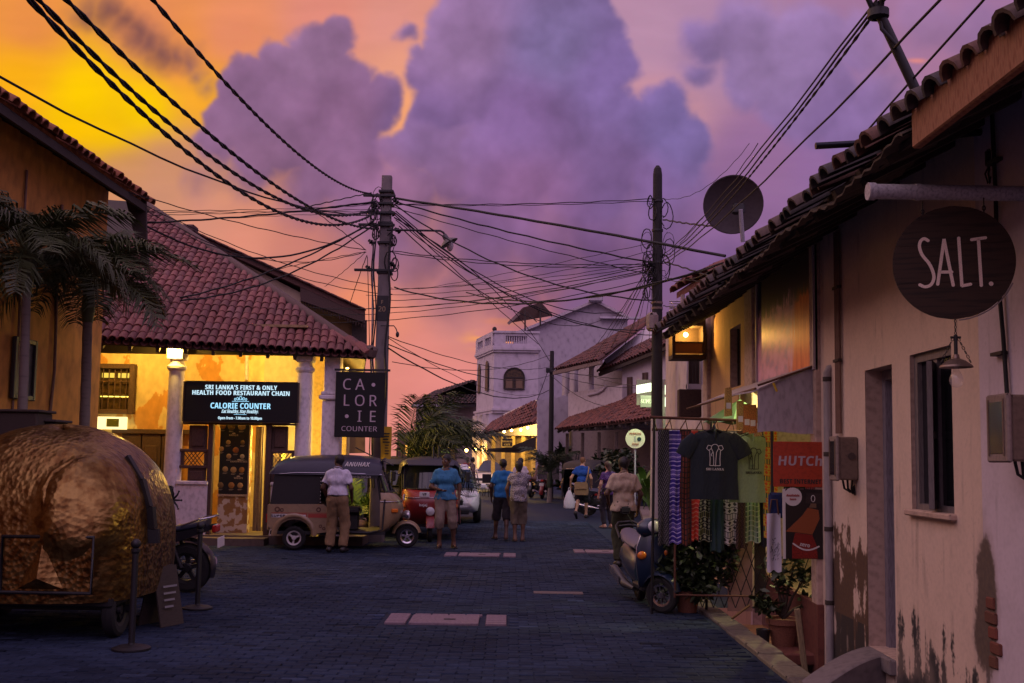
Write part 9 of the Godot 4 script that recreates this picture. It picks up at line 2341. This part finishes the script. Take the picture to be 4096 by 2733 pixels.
# ---- things at the left: the hammered elephant cart, posts, boards, the hanging sign
func make_left_things():
	var t = thing("elephant_cart","hammered golden elephant shaped cart with a domed back and embossed ear and panel","cart",Vector3(-4.36,0,-10.2))
	var gold = worn("hammered_bronze",L(0.25,0.15,0.045),0.34,ramp_tex("patina_and_reflections",131,0.02,[[0.0,L(0.2,0.14,0.1)],[0.36,L(0.55,0.42,0.34)],[0.55,L(1,1,1)],[0.75,L(1.1,1.1,1.0)],[1.0,L(1.5,1.7,2.6)]]),Vector3(1.3,1.3,1.3),0.85,true,height_tex("hammered",132,0.07,FastNoiseLite.TYPE_CELLULAR),0.8)  # gold tint and pale silver stops imitate reflections in the metal
	var blk = mats["rubber_black"]
	var prof = func(a: float,y: float,ear := 0.0) -> Vector3:   # a point of the body at angle a and height y
		var s = clampf((y - 0.34) / 1.56,0.0,1.0)
		var w = 1.0 * pow(maxf(1.0 - pow(s,3.6),0.0),0.5) * (1.0 + 0.035 * sin(s * PI))
		var c = cos(a); var d = sin(a)
		var k = pow(pow(absf(c),3.4) + pow(absf(d),3.4),-1.0 / 3.4)
		return Vector3(c * k * w * 0.98,y + 0.03 * sin(a * 2.0 + 0.6) * s,-d * k * w * 1.0)
	var b = MB.new(); var rows = []
	for j in 29:
		var y = 0.34 + 1.56 * (1.0 - pow(1.0 - j / 28.0,1.7)); var r = PackedVector3Array()
		for i in 72:
			var p = prof.call(TAU * i / 72.0,y)
			var e = Vector2((p.x - 0.6) / 0.34,(p.y - 1.2) / 0.44)      # the ear is a raised pad on the side turned to us
			if p.z > 0.2: p += Vector3(0,0,1) * 0.10 * smoothstep(1.1,0.9,e.length()) * (1.0 - 0.25 * smoothstep(0.7,0.0,e.length()))
			r.append(p * Vector3(1,1,1) + Vector3(sin(i * 1.9 + j) * 0.004,0,cos(i * 2.3 + j * 1.7) * 0.004))
		rows.append(r)
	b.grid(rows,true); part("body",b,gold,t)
	var face = func(x: float,y: float) -> float:
		var w = prof.call(-PI / 2,y).z
		return w * pow(maxf(1.0 - pow(absf(x) / w,3.4),0.0),1.0 / 3.4)
	b = MB.new(); var p = PackedVector3Array()
	for q in [[0.42,1.58],[0.30,1.46],[0.27,1.32],[0.31,1.16],[0.40,1.02],[0.52,0.88],[0.58,0.76]]: p.append(Vector3(q[0],q[1],face.call(q[0],q[1]) + 0.03))
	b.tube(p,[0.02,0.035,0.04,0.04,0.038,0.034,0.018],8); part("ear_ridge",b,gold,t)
	# framed panel with an embossed peak
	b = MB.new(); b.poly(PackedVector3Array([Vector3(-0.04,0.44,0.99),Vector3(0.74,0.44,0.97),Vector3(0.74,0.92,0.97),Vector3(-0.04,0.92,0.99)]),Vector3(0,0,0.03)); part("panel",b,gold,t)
	b = MB.new(); b.tube(PackedVector3Array([Vector3(-0.04,0.44,1.025),Vector3(0.74,0.44,1.005),Vector3(0.74,0.92,1.005),Vector3(-0.04,0.92,1.025),Vector3(-0.04,0.44,1.025)]),0.018,6); part("panel_frame",b,blk,t)
	b = MB.new(); var A = Vector3(0.1,0.47,1.015); var B = Vector3(0.5,0.47,1.005); var T = Vector3(0.3,0.88,1.01); var M = Vector3(0.31,0.57,1.11)
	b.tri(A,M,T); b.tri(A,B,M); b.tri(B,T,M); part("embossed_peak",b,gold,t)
	b = MB.new(); var sl = []
	for q in [[1.62,0.01],[1.4,0.03],[1.15,0.08],[0.95,0.12],[0.82,0.08]]: sl.append(q)
	for j in sl.size() - 1: b.bar(prof.call(-0.3,sl[j][0]) + Vector3(0.01,0,0.02),prof.call(-0.3,sl[j + 1][0]) + Vector3(0.01,0,0.02),0.05,0.05 + sl[j][1])
	part("dark_slit",b,blk,t)
	b = MB.new(); b.cbox(Vector3(0,0.33,0),Vector3(1.7,0.1,1.6),0.02); b.bar(Vector3(-0.9,0.24,0.4),Vector3(0.9,0.24,0.4),0.06,0.06); b.bar(Vector3(-0.9,0.24,-0.5),Vector3(0.9,0.24,-0.5),0.06,0.06); part("undercarriage",b,blk,t)
	for q in [[-0.78,0.5],[0.8,0.55],[-0.78,-0.6],[0.8,-0.6]]: wheel(t,Vector3(q[0],0.24,q[1]),0.24,0.12,blk,5,"wheel",PI / 2)
	for q in [[Vector3(-3.19,0,-9.03),"dark rope post with a round top nearest the camera"],[Vector3(-3.35,0,-11.44),"dark rope post with a round top behind, by the motorbike's rear wheel"]]:
		t = thing("rope_post",q[1],"post",q[0],0.0,"dark rope posts by the elephant cart")
		b = MB.new(); b.lathe([Vector2(0,0),Vector2(0.16,0),Vector2(0.16,0.015),Vector2(0.12,0.03),Vector2(0.03,0.045),Vector2(0.025,0.06)],24); part("base",b,mats["black_steel"],t)
		b = MB.new(); b.lathe([Vector2(0.027,0.05),Vector2(0.027,0.8),Vector2(0.036,0.82),Vector2(0.036,0.84),Vector2(0.02,0.85)],14); part("shaft",b,mats["black_steel"],t)
		b = MB.new(); b.ball(Vector3(0,0.885,0),Vector3.ONE * 0.042); part("knob",b,mats["black_steel"],t)
	t = thing("chalkboard","small folding chalkboard standing between the elephant cart and the motorbike","chalkboard",Vector3(-3.38,0,-10.35),1.15)
	t.scale = Vector3.ONE * 0.78
	for s in [-1,1]:
		b = MB.new(); b.box(Vector3(0,0.36,s * 0.1),Vector3(0.4,0.74,0.02),Basis(Vector3.RIGHT,-s * 0.22)); part("board",b,mats["old_dark_timber"],t)
	for j in 4: b = MB.new(); b.box(Vector3(-0.02 * j,0.48 - j * 0.08,0.125 + j * 0.017),Vector3(0.24 - 0.03 * j,0.025,0.004),Basis(Vector3.RIGHT,-0.22)); part("chalk_line",b,mat("chalk",L(0.2,0.19,0.2)),t)
	b = MB.new(); b.cbox(Vector3(-4.035,1.154,-12.4),Vector3(0.12,0.26,0.1),0.02)
	var co = MB.new()
	for j in 7: var a = Vector3(-3.972,1.114,-12.4); var e = a + Vector3(0.09 * cos(j * 0.9 - 2.7) + 0.02,0.13 * sin(j * 0.9 - 2.7),0.02); co.tube(PackedVector3Array([a,a.lerp(e,0.6) + Vector3(0.015,0,0.01),e]),[0.014,0.011,0.007],6); co.ball(e,Vector3.ONE * 0.013,Basis(),6,4)
	t = thing("iron_ornament","dark box with a coral shaped iron ornament above the motorbike seat","ornament")
	part("box",b,blk,t); part("branches",co,blk,t)
	for q in [[Vector3(-5.632,1.882,-11.8),0.75,0.42,"left of two dark cabinets behind the elephant cart at the image edge"],[Vector3(-5.401,1.841,-12),0.5,0.3,"right of two dark cabinets behind the elephant cart"]]:
		t = thing("dark_cabinet",q[3],"cabinet",Vector3(q[0].x,0,q[0].z),0.0,"dark cabinets behind the cart")
		var h: float = q[0].y + q[2] / 2
		b = MB.new(); b.cbox(Vector3(0,h / 2,0),Vector3(q[1],h,0.4),0.015); part("case",b,mats["old_dark_timber"],t)
		b = MB.new(); b.cbox(Vector3(0,h + 0.015,0),Vector3(q[1] + 0.06,0.03,0.46),0.008); part("top",b,mats["old_dark_timber"],t)
	t = thing("hanging_sign","square black hanging sign lettered CA LOR IE COUNTER on the left pole","sign",Vector3(-2.878,2.644,-19.85))
	b = MB.new(); b.cbox(Vector3.ZERO,Vector3(0.94,1.24,0.06),0.01); part("board",b,mat("sign_black"),t)
	b = MB.new(); b.bar(Vector3(-0.5,0.66,0),Vector3(0.56,0.66,0),0.04,0.04); b.bar(Vector3(-0.35,0.6,0),Vector3(-0.35,0.67,0),0.02,0.02); part("bracket",b,mats["black_steel"],t)
	var ink = mat("sign_ink",L(0.45,0.36,0.42),0.5)
	for q in [["C",-0.255,0.38],["A",-0.005,0.38],["L",-0.26,0.075],["O",0.0,0.075],["R",0.245,0.075],["I",0.0,-0.225],["E",0.25,-0.225]]: text("letter",q[0],0.21,Vector3(q[1],q[2],0.032),Basis(),ink,t,false)
	for q in [[0.25,0.38],[-0.24,-0.225]]: b = MB.new(); b.lathe([Vector2(0.036,0),Vector2(0.036,0.004),Vector2(0.0001,0.004)],18,xf(Vector3(q[0],q[1],0.031),Basis(Vector3.RIGHT,PI / 2))); part("dot",b,ink,t)
	text("word","COUNTER",0.092,Vector3(0.0,-0.46,0.032),Basis(),ink,t,false,"Droid Sans",0.006,1.22)
	t = thing("yellow_banner","narrow yellow paper banner with black lettering tied to the left pole","banner",Vector3(-2.429,1.941,-20.4))
	part("paper",hanging_cloth(Vector3(0,0.31,0),0.2,0.62,0.5,0.02,0.5),mat("yellow_paper",L(0.5,0.30,0.01),0.7),t)
	for j in 8: b = MB.new(); b.span(Vector3(-0.06 + 0.04 * float(j > 3),0.16 - j * 0.055,0.024),Vector3(0.07 - 0.012 * (j % 3),0.185 - j * 0.055 - (0.006 if j > 3 else 0.0),0.029)); part("lettering",b,mats["ink_black"],t)


# ---- plants
func frond(len: float,droop: float,leaves: int,leaf: float,wide: float,hang := 0.5) -> MB:   # along +x from the origin,rising first
	var b = MB.new(); var p = PackedVector3Array()
	for k in 13:
		var s = k / 12.0; p.append(Vector3(len * (s - 0.18 * droop * s * s),len * (0.62 * s - droop * s * s),0))
	b.tube(p,[0.018,0.017,0.016,0.015,0.013,0.012,0.011,0.01,0.009,0.008,0.006,0.005,0.003],5,false)
	for k in leaves:
		var s = 0.14 + 0.85 * k / (leaves - 1.0)
		var i = mini(int(s * 12),11); var o = p[i].lerp(p[i + 1],s * 12 - i); var d = (p[i + 1] - p[i]).normalized()
		for e in [-1,1]:
			var l = leaf * (0.45 + 1.1 * sin(PI * clampf(s * 0.9 + 0.06,0,1))) * rng.randf_range(0.75,1.1)
			var w = (d * rng.randf_range(0.45,0.75) + Vector3(0,rng.randf_range(-0.05,0.45),e * 0.85)).normalized()
			var q1 = o + w * l * 0.5; var q2 = o + w * l * 0.92 + Vector3(0,-hang * l * rng.randf_range(0.4,1.0),0)
			var n = d * wide * 0.5
			b.quad(o - n * 0.5,o + n * 0.5,q1 + n,q1 - n); b.tri(q1 - n,q1 + n,q2)
	return b

func palm(label: String,o: Vector3,trunk_h: float,r: float,count: int,len: float,leaf_m,trunk_m,droop: float,spread: Array,called := "palm_tree"):
	var t = thing(called,label,"palm tree",o)
	var b = MB.new(); var rows = []
	if trunk_h > 0.5:
		for k in 30:
			var y = trunk_h * k / 29.0; var q = PackedVector3Array()
			for s in 12: q.append(Vector3(cos(TAU * s / 12.0),0,-sin(TAU * s / 12.0)) * r * (1.05 - 0.2 * y / trunk_h + (0.05 if k % 3 == 0 else 0.0)) + Vector3(0.03 * sin(y * 0.9),y,0))
			rows.append(q)
		b.grid(rows,true); part("trunk",b,trunk_m,t)
		b = MB.new(); b.lathe([Vector2(r * 0.95,trunk_h - 0.02),Vector2(r * 1.25,trunk_h + 0.15),Vector2(r * 0.9,trunk_h + 0.5),Vector2(r * 0.4,trunk_h + 0.7)],12,Transform3D(),true); part("crownshaft",b,leaf_m,t)
	var kinds = []
	for k in 4: kinds.append(frond(len,droop * (0.8 + 0.15 * k),54,len * 0.26,0.03,0.55).mesh())
	for k in count:
		var a = lerpf(spread[0],spread[1],(k + rng.randf() * 0.6) / count)
		var f = part("frond",kinds[k % 4],leaf_m,t)
		f.transform = xf(Vector3(0,trunk_h + (0.45 if trunk_h > 0.5 else 0.0),0),yaw(a) * Basis(Vector3.BACK,rng.randf_range(-0.35,0.95)) * Basis.from_scale(Vector3.ONE * rng.randf_range(0.8,1.1)))

func leaf_cloud(places: Array,n: int,size: float,long := 1.0) -> Array:   # places: [centre,radius]; leaf transforms spread through the balls,thicker outside
	var out = []
	for q in places:
		for k in n:
			var d = Vector3(rng.randfn(),rng.randfn(),rng.randfn()).normalized()
			var o = q[0] + d * q[1] * pow(rng.randf(),0.4)
			var s = size * rng.randf_range(0.6,1.2)
			out.append(xf(o,Basis.from_euler(Vector3(rng.randf_range(-0.9,0.9),rng.randf() * TAU,rng.randf_range(-0.9,0.9))) * Basis.from_scale(Vector3(s,s,s * long))))
	return out

func leaf_mesh() -> MB:
	var b = MB.new()
	b.quad(Vector3(-0.5,0.05,0),Vector3(0,0,0),Vector3(0,-0.12,1.0),Vector3(-0.3,-0.05,0.6)); b.quad(Vector3(0,0,0),Vector3(0.5,0.05,0),Vector3(0.3,-0.05,0.6),Vector3(0,-0.12,1.0)); b.tri(Vector3(-0.5,0.05,0),Vector3(0,0.0,-0.5),Vector3(0,0,0)); b.tri(Vector3(0,0,0),Vector3(0,0.0,-0.5),Vector3(0.5,0.05,0))
	return b

func bush(label: String,called: String,cat: String,o: Vector3,balls: Array,n: int,size: float,m,pot := 0.0,long := 1.0):
	var t = thing(called,label,cat,o)
	var b = MB.new()
	for q in balls: b.tube(PackedVector3Array([Vector3(0,pot,0),Vector3(q[0].x * 0.4,lerpf(pot,q[0].y,0.5),q[0].z * 0.4),q[0]]),[0.02,0.014,0.006],5)
	part("stems",b,mats["bark"],t)
	many("foliage",leaf_mesh(),m,leaf_cloud(balls,n,size,long),t)
	if pot > 0.0:
		b = MB.new(); b.lathe([Vector2(0,0),Vector2(pot * 0.42,0),Vector2(pot * 0.58,pot * 0.8),Vector2(pot * 0.66,pot * 0.8),Vector2(pot * 0.66,pot),Vector2(pot * 0.54,pot),Vector2(pot * 0.5,pot * 0.9),Vector2(0,pot * 0.88)],20); part("pot",b,mats["clay_pot"],t)
	return t

func make_plants():
	var tex = ramp_tex("leaf_tone",141,0.02,[[0.0,0.55],[0.5,0.9],[1.0,1.15]])
	var green = worn("palm_green",L(0.06,0.075,0.022),0.55,tex,Vector3(1,1,1)); var deep = worn("leaf_deep",L(0.028,0.045,0.016),0.5,tex,Vector3(2,2,2)); var fresh = worn("leaf_fresh",L(0.07,0.15,0.02),0.5,tex,Vector3(2,2,2)); var tree = worn("leaf_tree",L(0.04,0.065,0.02),0.6,tex,Vector3(0.5,0.5,0.5))
	for m in [green,deep,fresh,tree]: m.backlight_enabled = true; m.backlight = Color(0.18,0.25,0.06)
	mat("bark",L(0.05,0.035,0.025),0.9)
	var trunk = worn("palm_trunk",L(0.17,0.14,0.12),0.85,ramp_tex("wall_stain",35,0.018,[]),Vector3(1,4,1))
	palm("slim palm at the left edge before the ochre wall, crown cut by the edge",Vector3(-5.92,0,-12.6),3.6,0.06,18,1.4,green,trunk,0.8,[0,TAU])
	palm("slim palm further right before the ochre wall, fronds over the tile roof's corner",Vector3(-5.98,0,-14.6),3.5,0.075,24,1.5,green,trunk,0.85,[-0.6,TAU - 0.6])
	palm("low palm clump with long arching leaves right of the left pole",Vector3(-2.35,0,-23.8),0.9,0.1,16,2.3,deep,trunk,0.55,[-1.3,1.6],"palm_clump")
	palm("feathery palm bush lit yellow beside the restaurant's corner pier",Vector3(-3.3,0,-22.6),0.4,0.08,14,1.2,fresh,trunk,0.7,[0,TAU],"palm_clump")
	# round tree at the end of the street
	var t = thing("street_tree","round leafy tree at the end of the street before the dark roofed house","tree",Vector3(-3.577,0.437,-62))
	t.position.y = 0
	var b = MB.new(); b.tube(PackedVector3Array([Vector3(0.3,0,0),Vector3(0.2,1.4,0),Vector3(0,2.6,0)]),[0.2,0.15,0.12],8)
	for k in 7: b.tube(PackedVector3Array([Vector3(0.05,2.0,0),Vector3(cos(k * 0.9) * 0.7,2.9,sin(k * 0.9) * 0.6),Vector3(cos(k * 0.9) * 1.3,3.4 + 0.3 * sin(k * 2.0),sin(k * 0.9) * 1.1)]),[0.08,0.05,0.02],6)
	part("trunk",b,mats["bark"],t)
	var balls = []
	for k in 26:
		var a = rng.randf() * TAU; var r = sqrt(rng.randf())
		balls.append([Vector3(cos(a) * r * 1.2,3.2 + rng.randf_range(-0.85,0.9) * sqrt(1.0 - r * r * 0.8),sin(a) * r * 1.1),rng.randf_range(0.25,0.46)])
	many("crown",leaf_mesh(),tree,leaf_cloud(balls,190,0.13),t)
	# plants before the balcony house and the lit shop
	bush("tall drooping leafy plant at the left end of the dark tuk-tuk on the right","leafy_plant","plant",Vector3(2.331,0,-45.26),[[Vector3(0,0.8,0),0.35],[Vector3(0.1,1.4,0),0.4],[Vector3(-0.1,1.9,0),0.35],[Vector3(0.2,0.4,0),0.25]],110,0.16,deep,0.0,2.4)
	for q in [[Vector3(3.509,0.858,-37),0.0],[Vector3(3.618,1.138,-34),1.0],[Vector3(3.406,1.133,-39),2.0]]: bush(["dark shrub between the dark tuk-tuk and the cream shirt man","dark shrub right behind the round street sign's left side","dark shrub along the veranda of the balcony house"][int(q[1])],"shrub","shrub",Vector3(q[0].x,0,q[0].z),[[Vector3(0,0.7,0),0.5],[Vector3(0.5,1.2,0),0.5],[Vector3(-0.4,1.3,0.1),0.45],[Vector3(0.1,1.7,0),0.4]],150,0.12,deep,0.0,1.6)
	for q in [[Vector3(3.835,0.389,-29),5],[Vector3(3.752,1.033,-29.5),7]]:
		t = thing("banana_plant","bright green broad leaved plant by the round sign, " + ["the front one with drooping leaves","the taller one behind"][q[1] / 7],"plant",Vector3(q[0].x,0.1,q[0].z),0.0,"lit broad leaved plants")
		for k in 9:
			b = MB.new(); var f = []
			for j in 8:
				var s = j / 7.0; var w = 0.11 * sin(PI * clampf(s * 0.95 + 0.05,0,1)); var p = Vector3(s * 0.75,(1.4 if q[1] == 7 else 0.95) * s - 0.9 * s * s,0)
				f.append(PackedVector3Array([p + Vector3(0,0.03,w),p,p + Vector3(0,0.03,-w)]))
			b.grid(f); var lf = part("leaf",b,fresh,t); lf.transform = xf(Vector3(0,0.2 + 0.06 * k,0),yaw(k * 2.4) * Basis(Vector3.BACK,rng.randf_range(0.1,0.7)))
	var m = Vector3(1.538,1.245,-41)
	palm("dark leafed palm shrub beside the slim far pole",Vector3(m.x,0,m.z),0.6,0.1,12,1.6,deep,trunk,0.6,[0,TAU],"palm_clump")
	# pots at the stall
	bush("dense dark bush in black pots behind the scooter's front wheel","potted_bush","potted plant",Vector3(1.98,0,-11.75),[[Vector3(-0.12,0.52,0.05),0.22],[Vector3(0.12,0.6,0),0.24],[Vector3(0.34,0.5,0.05),0.22],[Vector3(-0.1,0.78,0.0),0.17],[Vector3(0.2,0.82,0),0.18],[Vector3(0.44,0.74,0),0.16],[Vector3(-0.22,0.34,0.1),0.14],[Vector3(0.1,0.32,0.12),0.2]],230,0.06,deep,0.24,1.5)
	bush("small tree-like potted plant with curling leaves on the red ledge","potted_plant","potted plant",Vector3(2.68,-0.11,-10.35),[[Vector3(-0.1,0.74,0),0.13],[Vector3(0.12,0.82,0),0.13],[Vector3(0.2,0.66,0.05),0.1],[Vector3(0.0,0.6,0),0.12],[Vector3(-0.24,0.44,0.05),0.1],[Vector3(0.22,0.42,0.05),0.1],[Vector3(-0.12,0.36,0.05),0.1]],46,0.05,deep,0.26,1.6)
	t = thing("fan_palm","small pale fan palm leaf behind the dark bush below the sarongs","plant",Vector3(2.713,0.648,-11.9) - Vector3(0,0.3,0))
	for k in 13: b = MB.new(); var a = -0.3 + k * 0.28; b.poly(PackedVector3Array([Vector3(0,0.3,0),Vector3(cos(a) * 0.1 - sin(a) * 0.008,0.3 + sin(a) * 0.1 + cos(a) * 0.008,0.02),Vector3(cos(a) * 0.17,0.3 + sin(a) * 0.17,0.01),Vector3(cos(a) * 0.1 + sin(a) * 0.008,0.3 + sin(a) * 0.1 - cos(a) * 0.008,0.02)]),Vector3(0,0,0.002)); part("blade",b,fresh,t)
	b = MB.new(); b.rod(Vector3(0,-0.3,0),Vector3(0,0.3,0),0.006,5); part("stalk",b,mats["bark"],t)
	t = thing("small_pot","small black plastic pot beside the clay pot on the red ledge","plant pot",Vector3(2.47,-0.11,-10.3))
	b = MB.new(); b.lathe([Vector2(0,0),Vector2(0.05,0),Vector2(0.07,0.16),Vector2(0.062,0.16),Vector2(0.05,0.13),Vector2(0,0.13)],16); part("pot",b,mats["rubber_black"],t)
